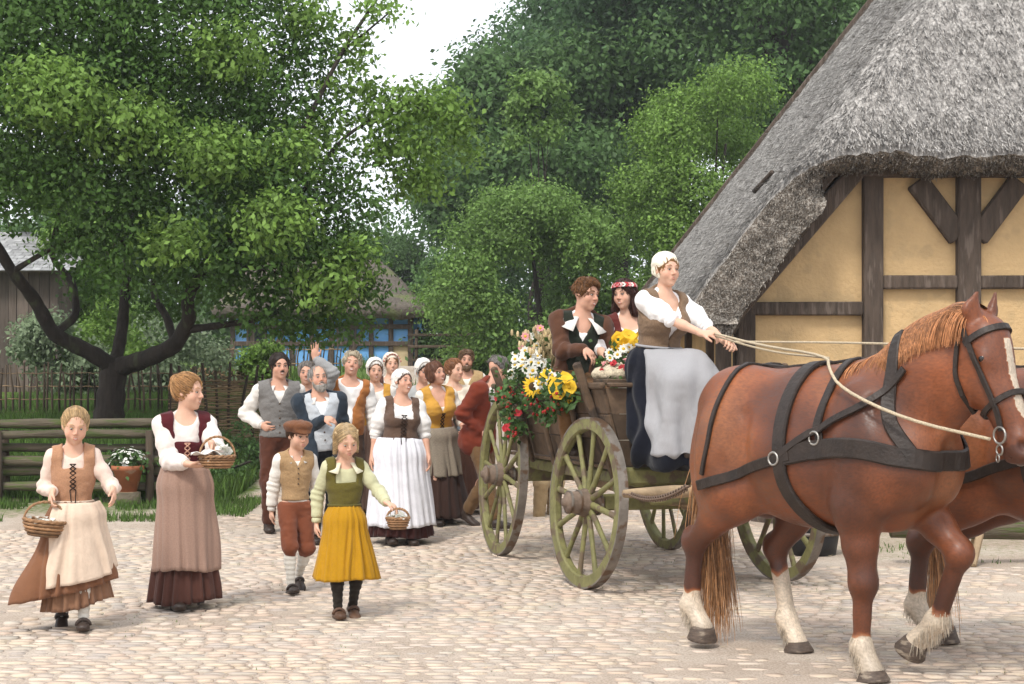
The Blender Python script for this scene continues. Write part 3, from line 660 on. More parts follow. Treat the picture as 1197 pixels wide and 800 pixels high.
        return solid(name, pr, s.vox * 1.1, [m], s.root, lambda P: .0055 * H * np.clip((s.P[2] + .02 * H - P[:, 2]) / (.08 * H), .1, 1) * fbm(P * V3(12, 12, 7), seed, 2) + .003 * H * fbm(P * V3(30, 30, 40), seed + 4, 1))
    def stockings(s, m, name='stocking'):
        for q in 'ab':
            A, Kn = s.A[q], s.Kn[q]; pr = infl(s.leg[q][1:3], .003 * s.H) + infl(s.leg[q][3:4], .002 * s.H)
            solid(name, pr, s.vox, [m], s.root, lambda P: .0015 * s.H * np.sin(P[:, 2] * 220 / s.H))
    def shoes(s, m, strap=True, boots=False):
        H = s.H
        for q in 'ab':
            A, R = s.A[q], s.A[q + 'R']; p = lambda x, y, z: A + R @ V3(x, y, z) * H
            pr = [K(p(0, .018, -.020), p(0, -.04, -.024), .025 * H, .023 * H, (R @ V3(0, 0, 1), .9), k=.015 * H), E(p(0, -.080, -.027), V3(.030, .040, .019) * H, R, k=.02 * H),
                  K(p(0, .016, -.036), p(0, -.085, -.039), .026 * H, .028 * H, (R @ V3(0, 0, 1), .30), k=.006 * H), K(p(0, .022, -.037), p(0, .010, -.037), .024 * H, .024 * H, (R @ V3(0, 0, 1), .4), k=.006 * H)]
            if boots: pr += [K(p(0, .004, -.01), A + (s.Kn[q] - A) * .35, .028 * H, .030 * H, k=.02 * H)]
            else: pr += [E(p(0, -.022, .012), V3(.019, .03, .024) * H, R, 's', .01 * H)] if strap else []
            o = solid('shoe', pr, s.vox * .8, [m], s.root)
            if strap and not boots:
                mb = MB(); mb.tube([p(.028 * cos(t), -.030 - .006 * sin(t), -.022 + .028 * sin(t)) for t in np.linspace(0, pi, 9)], .005 * H, 5, flat=2.0); mb.build('strap', m, o, True)
    def skirt(s, m, hem=.03, r=(.17, .15), centre=(0, 0), n=16, amp=.012, waist=.075, wr=(1.0, 1.0), name='skirt', rng=None, off=0.0, seed=0, bumps=(), tiltx=0, tilty=0, p=.75, flare=1.0, thick=.004, frill=0, parent=None, edge=None, hipf=1.0, top=None):
        """cloth that falls in folds from the waist; rng limits it to an apron's arc (angle 0 = front)"""
        H = s.H; W = s.tp(0, 0, waist * H if top is None else top * H); rw = V3((.074 if s.ad else .070) * s.g * wr[0], .060 * s.g * wr[1], 0) * H + off * H
        hc = V3(centre[0], centre[1], hem) * H; NT, NZ = (150 if s.vox < .009 else 110), 26; full = rng is None
        th = np.linspace(-pi, pi, NT, endpoint=False) if full else np.linspace(rng[0], rng[1], NT); zz = np.linspace(0, 1, NZ)
        Th, Z = np.meshgrid(th, zz); e = Z ** p
        ph = 1.1 * vnoise(np.stack([np.cos(Th) * 1.5, np.sin(Th) * 1.5, Z * .9], -1), seed) * 4.5
        fold = np.sin(Th * n + ph + .8 * Z) * .6 + .4 * np.sin(Th * n * 1.73 + 1.7 * ph + seed)
        fold = np.sign(fold) * np.abs(fold) ** .8
        hipb = .014 * H * hipf * np.exp(-((Z - .16) / .12) ** 2)
        rx = rw[0] + (r[0] * H - rw[0]) * e + hipb + off * H * 0; ry = rw[1] + (r[1] * H - rw[1]) * e + hipb * .8
        am = amp * H * (.25 + .75 * Z) * (1 + .9 * vnoise(np.stack([np.cos(Th) * 2.4, np.sin(Th) * 2.4, Z * 1.6], -1), seed + 9))
        bb = 0
        for (bt, bz, ba, wt, wz) in bumps: 
            dt = (Th - bt + pi) % (2 * pi) - pi; bb = bb + ba * H * np.exp(-(dt / wt) ** 2 - ((Z - bz) / wz) ** 2)
        R_ = fold * am + bb + off * H
        cx = W[0] + (hc[0] - W[0]) * Z ** 1.1; cy = W[1] + (hc[1] - W[1]) * Z ** 1.1
        X = cx + (rx + R_) * np.sin(Th); Y = cy - (ry + R_) * np.cos(Th)
        hemz = hc[2] + tiltx * H * np.sin(Th) + tilty * H * np.cos(Th) + .006 * H * np.sin(Th * 3 + seed)
        if edge is not None: hemz = hemz + H * edge(Th)
        tilt_w = s.T @ V3(0, 0, 1)
        top_ = W[2] - ((X - W[0]) * tilt_w[0] + (Y - W[1]) * tilt_w[1]) * (1 - Z)
        Zc = top_ + (hemz - top_) * Z + .003 * H * vnoise(np.stack([X * 20, Y * 20, Z * 8], -1), seed + 2)
        V = np.stack([X, Y, Zc], -1).reshape(-1, 3); F = []
        i, j = np.meshgrid(np.arange(NZ - 1), np.arange(NT if full else NT - 1), indexing='ij'); j2 = (j + 1) % NT
        F = np.stack([i * NT + j, (i + 1) * NT + j, (i + 1) * NT + j2, i * NT + j2], -1).reshape(-1, 4)
        o = mesh_np(name, V, F, [m], parent or s.root); sm = o.modifiers.new('t', 'SOLIDIFY'); sm.thickness = thick; sm.offset = 0
        s.last = (Th, Z, V.reshape(NZ, NT, 3)); return o
    def waistband(s, m, z=.075, fit=.012, name='waistband', w=.012, gx=1.0):
        mb = MB(); H = s.H; P = [s.tp((.0745 * s.g * gx + fit) * H * cos(t), (.0585 * s.g * gx + fit) * H * sin(t) + .004 * H, z * H) for t in np.linspace(0, 2 * pi, 29)[:-1]]
        mb.tube(P, w * H * .5, 6, False, closed=True, flat=1.0); return mb.build(name, m, s.root, True)
    def surf(s, x, z, off=.02, pr=None):
        """a point on the front of the torso"""
        P = s.tp(x * s.H, -.16 * s.H, z * s.TL); d = s.T @ V3(0, 1, 0)
        for i in range(18):
            f = float(sdf_at(s.torso, P[None])[0]) - off * s.H; P = P + d * f * .85
        return P
    def lacing(s, m, z0=.35, z1=.85, n=7, w=.014, off=.019, name='lacing'):
        mb = MB(); H = s.H; pa, pb = [], []
        for i in range(n):
            z = z0 + (z1 - z0) * i / (n - 1); a = s.surf(-w, z, off); b = s.surf(w, z, off); pa.append(a); pb.append(b)
        for i in range(n - 1):
            mid = s.T @ V3(0, -.003 * H, 0)
            mb.tube([pa[i], (pa[i] + pb[i + 1]) / 2 + mid, pb[i + 1]], .0028 * H, 5); mb.tube([pb[i], (pb[i] + pa[i + 1]) / 2 + mid * .5, pa[i + 1]], .0028 * H, 5)
        mb.tube([pa[-1], (pa[-1] + pb[-1]) / 2, pb[-1]], .0028 * H, 5)
        mb.tube([pa[0], pa[0] + s.T @ V3(.006, -.01, -.05) * H], .0025 * H, 5); mb.tube([pb[0], pb[0] + s.T @ V3(-.003, -.01, -.06) * H], .0025 * H, 5)
        return mb.build(name, m, s.root, True)
    def buttons(s, m, z0, z1, n, off=.02, x=0.0):
        me = None
        for i in range(n):
            P = s.surf(x, z0 + (z1 - z0) * i / max(1, n - 1), off); mb = MB(); mb.ball(P, .0055 * s.H, 6, 4); mb.build('button', m, s.root, True)
# ------------------------------------------------------------------ the walking group
GRP = None
def px(a, b, dy): return ('px', a, b, dy)
WHITE = fabric('#d6d1ca'); CREAM = fabric('#dccfb8'); OFFW = fabric('#d9d2c8')
TAN = fabric('#a57c60', 'coarse'); BROWNC = fabric('#7a543d'); MAROON = fabric('#4a1a1f'); TAUPE = fabric('#93786a', 'coarse')
DBROWN = fabric('#4b3029'); RUST = fabric('#74432f'); OLIVE = fabric('#5b5327', 'coarse'); MUST = fabric('#a87c1a'); SAGE = fabric('#b9b794')
GREYT = fabric('#75726f', 'tweed'); DENIM = fabric('#2b333c', 'coarse'); BLACKC = fabric('#16161a'); NAVY = fabric('#14161f')
BTW = fabric('#5e4a3e', 'tweed'); OCHRE = fabric('#b98a3c'); GREYS = fabric('#8d9092', 'coarse'); TANV = fabric('#a58763', 'tweed'); REDB = fabric('#6e3020', 'coarse')
ORNG = fabric('#9a6336', 'coarse'); SOCK = fabric('#cfcac0'); DSOCK = fabric('#2c2620'); M_LACE = fabric('#2e2018'); M_HORN = mat('horn_button', (.08, .05, .03), rough=.4, bump=0)
APRON_G = fabric('#b9b7b3'); KHAKI = fabric('#a08a68', 'coarse')

def people_front():
    out = {}
    # 1 young girl with basket
    p = Person('young blonde girl in laced tan bodice and cream apron carrying a wicker basket', -2.74, 9.62, 1.39, yaw=14, fem=True, g=.90, hh=.152, look=(6, 14, 4), vox=.0065,
               hands={'a': px(62, 575, -.12), 'b': px(132, 572, -.16)}, feet={'a': (-.055, .12, .075, 38), 'b': (.045, -.05, .045, -6)}, curl=.55,
               fingers={'a': dict(d=V3(-.25, -.35, -.8), n=V3(.7, .2, .2), curl=.85), 'b': dict(d=V3(.1, -.45, -.75), n=V3(-.8, .2, -.1), curl=.45)}, poles={'a': (-.35, .8, -.6), 'b': (.35, .8, -.6)})
    p.body(); hm = hair_mat('#b5966c'); p.hair(hm, 'bun', 1); p.face(hm, .6, 0, (0, -.35))
    p.shirt(fabric('#d8c2b4'), 1.92, .010, seed=1, scoop=.045); p.vest(TAN, .017, .26, .05, hem=.03, name='bodice', vbase=.045, armhole=.046, seed=2); p.lacing(M_LACE, .42, .80, 7, .013)
    p.skirt(fabric('#82604a'), .105, (.150, .135), (.015, .03), 20, .012, name='underskirt', seed=5, tiltx=.03, wr=(1.05, 1.05), p=.85)
    p.skirt(BROWNC, .175, (.175, .150), (-.015, .03), 15, .016, seed=3, tiltx=.05, wr=(1.08, 1.08), off=.006, p=.85, bumps=((-1.2, .95, .085, .45, .4), (1.4, 1, .03, .4, .3)))
    p.skirt(fabric('#cfbaa6'), .235, (.165, .150), (-.0, .03), 11, .012, name='apron', rng=(-.75, 1.45), off=.022, seed=8, tiltx=.05, wr=(1.08, 1.08), p=.85, edge=lambda t: -.03 * np.cos((t - .35) * 1.4))
    p.waistband(fabric('#cfbaa6'), .075, .020); p.stockings(SOCK); p.shoes(M_LEATHER); out['girl_basket'] = p
    # 2 older girl
    p = Person('tall blonde girl in maroon bodice and long taupe apron looking to one side', -2.24, 10.55, 1.60, yaw=20, fem=True, g=.80, hh=.142, look=(52, 2, 0), vox=.0065,
               hands={'a': px(222, 543, -.26), 'b': px(247, 518, -.30)}, feet={'a': (-.04, -.035, .045, -4), 'b': (.075, .18, .09, 42)}, knees={'a': (0, -1, -.2), 'b': (0, -1, 0)}, curl=.4,
               fingers={'a': dict(d=V3(.75, -.45, -.1), n=V3(-.1, .2, .9), curl=.3), 'b': dict(d=V3(.2, -.4, -.5), n=V3(-.6, -.1, -.4), curl=.7)}, poles={'a': (-.35, .7, -.7), 'b': (.4, .6, -.7)})
    p.body(); hm = hair_mat('#a67c50'); p.hair(hm, 'bun', 2); p.face(hm, .6, .2)
    p.shirt(fabric('#ddd2cb'), 1.72, .020, seed=4, scoop=.05); p.vest(MAROON, .018, .36, .05, hem=.02, name='bodice', vbase=.052, armhole=.046, seed=2); p.lacing(fabric('#b98f7a'), .32, .62, 5, .012)
    p.skirt(DBROWN, .035, (.135, .145), (-.01, .01), 17, .013, seed=6, p=.9, wr=(1.1, 1.1), tiltx=.01, bumps=((.9, .95, .03, .5, .3),))
    p.skirt(TAUPE, .17, (.122, .135), (.0, .005), 12, .009, name='apron', rng=(-1.75, 1.75), off=.015, seed=9, p=.9, wr=(1.1, 1.1), bumps=((1.3, .7, .02, .4, .4),))
    p.waistband(TAUPE, .075, .02); p.stockings(DSOCK); p.shoes(M_LEATHER); out['girl_maroon'] = p
    # 3 boy
    p = Person('boy in brown cap with tan waistcoat, white shirt and rust knee breeches', -1.60, 11.38, 1.27, yaw=22, g=.86, hh=.160, look=(18, 10, 0), vox=.0065,
               hands={'a': px(317, 600, .02), 'b': px(372, 596, .08)}, feet={'a': (-.045, -.07, .045, -8), 'b': (.05, .12, .085, 36)}, skin=SK_F, curl=.5)
    p.body(); hm = hair_mat('#4a3220'); p.hair(hm, 'short', 3); p.face(hm, .5)
    p.shirt(fabric('#dcd6cd'), 1.93, .014, seed=5, hem=.0); p.vest(TANV, .017, .22, .04, hem=.035, armhole=.046, seed=3); p.buttons(M_HORN, .45, .75, 4, .020); p.collar(WHITE, .8)
    p.trousers(RUST, 'knee', .008, 'breeches', waist=.03); p.stockings(SOCK); p.shoes(M_LEATHER)
    h = p.hp; hh = p.hh
    solid('cap', [E(h(.0, .09, .33), V3(.50, .52, .20) * hh, p.Rh @ rot('x', -.12), k=.05), E(h(0, .08, .20), V3(.40, .45, .14) * hh, p.Rh, k=.03), E(h(0, -.34, .19), V3(.26, .17, .035) * hh, p.Rh @ rot('x', .2), k=.03)], .0065, [fabric('#6b4630', 'coarse')], p.root, lambda P: .004 * fbm(P * 30, 2, 2))
    out['boy'] = p
    # 4 girl in yellow skirt
    p = Person('small blonde girl in olive bodice and mustard yellow skirt holding a little basket', -1.10, 10.12, 1.28, yaw=16, fem=True, g=.88, hh=.160, look=(8, 20, -4), vox=.0065,
               hands={'a': px(370, 612, .02), 'b': px(452, 588, -.16)}, feet={'a': (-.04, -.03, .045, -4), 'b': (.05, .04, .06, 22)}, curl=.6,
               fingers={'b': dict(d=V3(.75, -.3, -.35), n=V3(-.1, .1, -.9), curl=.7)}, poles={'b': (.7, .5, -.8)})
    p.body(); hm = hair_mat('#bda27a'); p.hair(hm, 'braids', 4); p.face(hm, .5, 0, (0, -.35))
    p.shirt(SAGE, 1.9, .008, seed=7); p.vest(OLIVE, .018, .34, .05, hem=.04, name='bodice', vbase=.052, armhole=.044, seed=6); p.collar(fabric('#d9d3b8'), 1.5)
    p.skirt(MUST, .200, (.165, .150), (.01, .01), 19, .013, seed=7, wr=(1.2, 1.2), p=.85)
    p.waistband(OLIVE, .078, .018); p.stockings(DSOCK); p.shoes(M_LEATHER_B); out['girl_yellow'] = p
    return out
def people_back():
    out = {}
    # 5 man grey waistcoat
    p = Person('dark haired man with moustache in grey tweed waistcoat and brown trousers', (326 - CXP) / FPX * 15.6, 15.6, 1.80, yaw=12, look=(14, 0, 0), vox=.009, skin=SK_R, g=1.08,
               hands={'a': px(306, 497, -.10), 'b': (.17, .0, .47)}, curl=.7, poles={'a': (-.8, .8, -.3)})
    p.body(); hm = hair_mat('#2d211a'); p.hair(hm, 'short', 11); p.face(hm, .8, .5); p.beard('#2d211a', False)
    p.shirt(fabric('#d4cfc8'), 1.95, .018, seed=11); p.vest(GREYT, .022, .35, .05, hem=.0, armhole=.05, seed=5); p.buttons(M_HORN, .1, .65, 5, .022); p.collar(WHITE, .8)
    p.trousers(fabric('#4c2c20'), 'ankle', .010); p.shoes(M_LEATHER, boots=True)
    # 6 bearded man
    p = Person('grey bearded man in open dark blue jacket over white shirt and waistcoat', (377 - CXP) / FPX * 14.9, 14.9, 1.70, yaw=16, look=(8, -6, -5), lean=(-3, -3), vox=.009, skin=SK_R, g=1.16,
               hands={'a': px(378, 490, -.22), 'b': (.16, .03, .47)}, fingers={'a': dict(d=V3(.8, -.3, .0), n=V3(0, .5, -.5), curl=.8)}, curl=.6, feet={'a': (-.06, -.08, .045, 0), 'b': (.06, .10, .07, 25)})
    p.body(); hm = hair_mat('#8b8681'); p.hair(hm, 'receding', 12); p.face(hm, .8, .4); p.beard('#a39c93')
    p.shirt(fabric('#d9dadb'), .25, .0, seed=12, fit=.010, cuff=False); p.vest(fabric('#aeb2b6', 'coarse'), .015, .4, .05, hem=-.02, seed=9); p.buttons(M_HORN, .15, .6, 4, .018); p.collar(WHITE, .8)
    p.jacket(DENIM, -.09, 3, open_=.045, v=.9, fit=.026); p.trousers(BLACKC); p.shoes(M_LEATHER)
    # 7 white haired man
    p = Person('white haired laughing man in orange brown waistcoat beside the bearded man', (404 - CXP) / FPX * 16.4, 16.4, 1.80, yaw=14, look=(-6, -8, 8), vox=.010, skin=SK_R, g=1.1,
               hands={'b': (.18, .0, .47)}, curl=.5, lean=(0, 5))
    p.body(); hm = hair_mat('#b9ab92'); p.hair(hm, 'curly', 13); p.face(hm, 1, .8)
    p.shirt(fabric('#dfdcd8'), 1.95, .02, seed=13); p.vest(ORNG, .020, .55, .055, hem=-.03, seed=5, front_open=.04); p.trousers(fabric('#3d2c22')); p.shoes(M_LEATHER, boots=True)
    # 8 waving man
    p = Person('grey sleeved man waving one raised hand from behind the bearded man', (359 - CXP) / FPX * 16.2, 16.2, 1.70, yaw=8, look=(-6, -2, 0), vox=.010, skin=SK_R,
               hands={'b': px(368, 419, -.05)}, fingers={'b': dict(d=V3(.0, -.1, 1), n=V3(0, -1, 0), curl=.08)}, poles={'b': (1, -.2, -.9)})
    p.body(); hm = hair_mat('#77706a'); p.hair(hm, 'short', 14); p.face(hm, .6)
    p.shirt(fabric('#8f8e8d', 'coarse'), 1.9, .018, seed=14); p.trousers(fabric('#3d2c22')); p.shoes(M_LEATHER)
    # 9 large woman
    p = Person('laughing woman in white headcloth, brown laced bodice and broad white apron', (467 - CXP) / FPX * 14.75, 14.75, 1.66, yaw=14, fem=True, g=1.18, look=(28, -10, 6), lean=(-3, 3), vox=.008, skin=SK_R,
               hands={'a': px(432, 545, -.05), 'b': px(502, 540, -.06)}, feet={'a': (-.06, -.05, .045, -5), 'b': (.06, -.06, .045, 0)}, curl=.45)
    p.body(); hm = hair_mat('#5b4030'); p.hair(hm, 'under', 15); p.face(hm, 1, .8); p.bonnet(WHITE, False)
    p.shirt(fabric('#d8d4d0'), 1.12, .026, seed=15, scoop=.062, cuff=True); p.vest(BTW, .018, .36, .05, hem=.015, name='bodice', vbase=.055, armhole=.05, seed=7); p.lacing(M_LACE, .30, .70, 7, .016, .022)
    p.skirt(fabric('#3a1f1c'), .045, (.180, .175), (.015, .01), 18, .014, seed=16, wr=(1.1, 1.1), tiltx=.0)
    p.skirt(fabric('#d2d1d6'), .105, (.175, .17), (.01, .0), 19, .014, name='apron', rng=(-1.7, 1.7), off=.016, seed=18, wr=(1.1, 1.1), edge=lambda t: .0 * t)
    p.stockings(DSOCK); p.shoes(M_LEATHER, boots=True); out['woman'] = p
    # 10 woman with cap and yellow bodice, behind the laughing woman
    p = Person('woman in white cap and mustard bodice between the orange waistcoat man and white aproned woman', (438 - CXP) / FPX * 16.9, 16.9, 1.70, yaw=8, fem=True, look=(8, 2, 0), vox=.010, hands={'a': (-.15, -.02, .48)})
    p.body(); hm = hair_mat('#6b4a30'); p.hair(hm, 'under', 17); p.face(hm, .7, .3); p.bonnet(WHITE, True, tall=.04)
    p.shirt(WHITE, 1.3, .024, seed=16); p.vest(OCHRE, .018, .38, .05, hem=.01, name='bodice', vbase=.055, seed=8); p.skirt(TAUPE, .04, (.17, .16), seed=19); p.stockings(DSOCK); p.shoes(M_LEATHER)
    # 11 woman further behind
    p = Person('woman whose flower trimmed cap shows above the white headcloth of another', (457 - CXP) / FPX * 18.2, 18.2, 1.72, yaw=10, fem=True, look=(6, 0, 0), vox=.010)
    p.body(); hm = hair_mat('#7a5535'); p.hair(hm, 'under', 18); p.face(hm, .6); bo = p.bonnet(fabric('#d8cbb9'), True); 
    mb = MB(); 
    for t in np.linspace(-1.3, 1.3, 9): mb.ball(p.hp(.42 * sin(t), -.24, .02 + .46 * cos(t)), .05 * p.hh, 6, 4)
    mb.build('trim', fabric('#b5746a'), bo, True)
    p.shirt(WHITE, 1.3, .022, seed=17); p.vest(DBROWN, .018, .38, .05, hem=.01, name='bodice', vbase=.055, seed=9); p.skirt(fabric('#514a44'), .04, (.17, .16), seed=21); p.stockings(DSOCK); p.shoes(M_LEATHER)
    # 12 woman with frilled cap
    p = Person('woman in big frilled white cap and grey dress behind the mustard bodice woman', (494 - CXP) / FPX * 17.0, 17.0, 1.68, yaw=14, fem=True, look=(10, 4, 0), vox=.010, skin=SK_R, hands={'a': (-.14, -.06, .5)})
    p.body(); hm = hair_mat('#33241c'); p.hair(hm, 'under', 19); p.face(hm, .8, .5); p.bonnet(WHITE, True, tall=.08)
    p.shirt(fabric('#a3a5a4'), 1.9, .016, seed=18, scoop=.05); p.skirt(fabric('#3a3331'), .03, (.17, .16), seed=22); p.stockings(DSOCK); p.shoes(M_LEATHER)
    # 13 woman mustard bodice in front
    p = Person('brown haired woman in mustard yellow bodice with patterned apron and grey shawl', (512 - CXP) / FPX * 16.2, 16.2, 1.70, yaw=26, fem=True, g=1.05, look=(20, -8, -6), lean=(5, -4), vox=.009, skin=SK_R,
               hands={'a': (-.13, -.02, .47), 'b': px(541, 500, -.12)}, curl=.6, feet={'a': (-.05, -.06, .045, 0), 'b': (.05, .03, .05, 0)})
    p.body(); hm = hair_mat('#6a4430'); p.hair(hm, 'bob', 20); p.face(hm, 1, .7)
    p.shirt(fabric('#d5cfc4'), 1.6, .018, seed=19, neckdrop=.03); p.vest(OCHRE, .018, .42, .05, hem=.0, name='bodice', seed=10, armhole=.046); p.lacing(M_LACE, .25, .55, 5, .012)
    p.skirt(fabric('#3b2a24'), .045, (.17, .165), (.0, .0), 16, .012, seed=23, bumps=((1.5, .9, .03, .5, .4),)); p.skirt(fabric('#8a7f70', 'tweed'), .30, (.135, .125), name='apron', rng=(-1.3, 1.1), off=.014, seed=24, n=10)
    W = p.W['b']; El = p.E['b']; S = p.S['b']
    solid('shawl', [K(S + V3(.01, .02, .0), El, .05, .06, k=.03), K(El, W * .4 + El * .6 + V3(.02, 0, -.05), .06, .07, k=.04), K(El + V3(0, .02, -.02), El + V3(.07, -.02, -.16), .06, .045, k=.04)], .010, [fabric('#7d8890', 'coarse')], p.root, lambda P: .01 * np.sin(P @ V3(60, 20, 50)) + .006 * fbm(P * 20, 2, 2))
    p.stockings(DSOCK); p.shoes(M_LEATHER, boots=True); out['mustard'] = p
    # 14 woman behind with cream sleeves
    p = Person('woman with cream shawl and brown skirt half hidden behind the mustard bodice', (530 - CXP) / FPX * 17.0, 17.0, 1.70, yaw=22, fem=True, look=(24, 0, 0), vox=.010, hands={'b': (.16, -.05, .50)})
    p.body(); hm = hair_mat('#8a5c3c'); p.hair(hm, 'bun', 21); p.face(hm, .5)
    p.shirt(fabric('#cbbfae'), 1.9, .026, seed=20); p.skirt(fabric('#51362a'), .03, (.19, .17), (.02, 0), seed=25); p.stockings(DSOCK); p.shoes(M_LEATHER)
    # 15 man tan waistcoat
    p = Person('man in pale tan waistcoat and knee breeches walking last behind the wagon', (545 - CXP) / FPX * 19.3, 19.3, 1.72, yaw=6, look=(0, 2, 0), vox=.010, skin=SK_R, hands={'a': (-.13, -.06, .5), 'b': (.15, -.03, .48)}, feet={'a': (-.05, -.10, .045, -8), 'b': (.05, .12, .08, 30)})
    p.body(); hm = hair_mat('#6e543c'); p.hair(hm, 'curly', 22); p.face(hm, .6); p.beard('#6e543c')
    p.shirt(fabric('#d8d3c6'), 1.9, .02, seed=21); p.vest(fabric('#ab9069', 'tweed'), .022, .3, .05, hem=-.06, seed=11); p.buttons(M_HORN, .0, .65, 6, .024); p.trousers(fabric('#8d6a47'), 'knee', .012, 'breeches'); p.stockings(SOCK); p.shoes(M_LEATHER)
    # 16 man in red brown jacket, bending at the rear wheel
    p = Person('grey haired man in red brown jacket leaning forward beside the rear wheel', (563 - CXP) / FPX * 15.9, 15.9, 1.80, yaw=58, look=(66, 26, 0), lean=(16, 0), vox=.009, skin=SK_R, g=1.05,
               hands={'a': px(560, 505, -.15), 'b': (.1, -.3, .62)}, pxy=(0, .03), feet={'a': (-.05, -.12, .045, 0), 'b': (.05, .14, .08, 28)})
    p.body(); hm = hair_mat('#77716c'); p.hair(hm, 'curly', 23); p.face(hm, .4)
    p.shirt(WHITE, .25, .0, seed=22, cuff=False); p.collar(WHITE, 1.1); p.jacket(REDB, -.12, 5, open_=.025, v=.6); p.trousers(fabric('#6b5238')); p.shoes(M_LEATHER, boots=True)
    # 17 man behind the wagon
    p = Person('man in pale trousers and black shoes whose legs show under the wagon', (634 - CXP) / FPX * 16.9, 16.9, 1.66, yaw=30, look=(10, 5, 0), vox=.010, skin=SK_R, feet={'a': (-.05, -.04, .045, 0), 'b': (.06, -.02, .045, 0)})
    p.loc[2] = 0.0; p.root.location.z = 0.0
    p.body(); hm = hair_mat('#6e543c'); p.hair(hm, 'short', 24); p.face(hm, .4)
    p.shirt(WHITE, 1.9, .016, seed=23); p.vest(TANV, .02, .3, .05, hem=-.03, seed=11); p.trousers(KHAKI, 'ankle', .014); p.shoes(M_LEATHER)
    return out
# ------------------------------------------------------------------ horses
def U(x, u, z): return V3(x, -u, z)         # u = forward
def horse_mat():
    m = mat('chestnut_coat', (.19, .062, .024), rough=.38, var=.22, vscale=3.5, bump=.22, bscale=170, spec=.5, sheen=.0, bdist=.004, stretch=(1, .35, 1))
    N = m.node_tree.nodes; L = m.node_tree.links; b = [n for n in N if n.type == 'BSDF_PRINCIPLED'][0]
    src = b.inputs['Base Color'].links[0].from_socket
    at_ = N.new('ShaderNodeAttribute'); at_.attribute_name = 'tint'
    r = N.new('ShaderNodeValToRGB'); e = r.color_ramp.elements
    e[0].position = 0; e[0].color = (.035, .022, .016, 1); e[1].position = 1; e[1].color = (.52, .43, .33, 1)
    for p, c in ((.10, (.035, .022, .016, 1)), (.12, (.07, .025, .014, 1)), (.30, (.055, .015, .006, 1)), (.5, (.18, .050, .015, 1)), (.7, (.29, .115, .045, 1)), (.80, (.50, .41, .31, 1))):
        x = e.new(p); x.color = c
    x = N.new('ShaderNodeMixRGB'); x.blend_type = 'MULTIPLY'; x.inputs[0].default_value = .9
    L.new(at_.outputs['Fac'], r.inputs[0]); 
    n1 = N.new('ShaderNodeTexNoise'); n1.inputs['Scale'].default_value = 2.6; n1.inputs['Detail'].default_value = 5
    mr = N.new('ShaderNodeMapRange'); mr.inputs[1].default_value = .3; mr.inputs[2].default_value = .7; mr.inputs[3].default_value = .5; mr.inputs[4].default_value = 1.3
    tc = N.new('ShaderNodeTexCoord'); L.new(tc.outputs['Object'], n1.inputs['Vector']); L.new(n1.outputs['Fac'], mr.inputs[0])
    mp2 = N.new('ShaderNodeMapping'); mp2.inputs['Scale'].default_value = (1, .22, .6); n4 = N.new('ShaderNodeTexNoise'); n4.inputs['Scale'].default_value = 130; n4.inputs['Detail'].default_value = 3; L.new(tc.outputs['Object'], mp2.inputs[0]); L.new(mp2.outputs[0], n4.inputs['Vector'])
    m4 = N.new('ShaderNodeMapRange'); m4.inputs[1].default_value = .3; m4.inputs[2].default_value = .7; m4.inputs[3].default_value = .72; m4.inputs[4].default_value = 1.22; L.new(n4.outputs['Fac'], m4.inputs[0])
    m5 = N.new('ShaderNodeMapRange'); m5.inputs[1].default_value = .3; m5.inputs[2].default_value = .7; m5.inputs[3].default_value = .34; m5.inputs[4].default_value = .60; L.new(n4.outputs['Fac'], m5.inputs[0]); L.new(m5.outputs[0], b.inputs['Roughness'])
    y_ = N.new('ShaderNodeMath'); y_.operation = 'MULTIPLY'; L.new(mr.outputs[0], y_.inputs[0]); L.new(m4.outputs[0], y_.inputs[1])
    L.new(r.outputs[0], x.inputs[1]); L.new(y_.outputs[0], x.inputs[2]); L.new(x.outputs[0], b.inputs['Base Color'])
    return m
M_COAT = horse_mat()
M_MANE = mat('ginger_hair', (.40, .17, .07), rough=.5, var=.35, vscale=30, bump=0, tint=.5, spec=.3)
M_TAIL = mat('straw_red_hair', (.46, .24, .11), rough=.5, var=.35, vscale=30, bump=0, tint=.55, spec=.3)
M_FEATH = mat('cream_hair', (.56, .48, .38), rough=.6, var=.25, vscale=30, bump=0, tint=.35)
M_HOOF = mat('hoof_horn', (.09, .065, .05), rough=.6, var=.4, vscale=20, bump=.4, bscale=40, stretch=(1, 1, 4), spot=((.25, .2, .15), 9, .55))
M_STRAP = mat('black_harness_leather', (.024, .016, .012), rough=.52, var=.4, vscale=14, bump=.35, bscale=60, spec=.35)
M_STEEL = mat('worn_steel', (.35, .33, .30), rough=.4, var=.3, metal=.9, bump=.3)
M_IRON = mat('rusty_chain_iron', (.16, .11, .08), rough=.65, var=.4, metal=.5, bump=.5)
M_ROPE = mat('straw_rope', (.52, .43, .30), rough=.9, var=.3, vscale=80, bump=.8, bscale=200, stretch=(1, 1, 1))
LEGS_WALK = {
 'fr': [U(-.17, .50, 1.20), U(-.19, .44, .90), U(-.185, .47, .50), U(-.18, .46, .17), U(-.18, .53, .05)],
 'fl': [U(.17, .50, 1.20), U(.18, .52, .92), U(.17, .80, .66), U(.17, .66, .30), U(.17, .52, .17)],
 'hr': [U(-.18, -.46, 1.25), U(-.21, -.42, .93), U(-.18, -.80, .60), U(-.17, -.84, .24), U(-.17, -.74, .12)],
 'hl': [U(.18, -.45, 1.25), U(.21, -.24, .93), U(.18, -.50, .57), U(.17, -.40, .18), U(.17, -.32, .05)]}
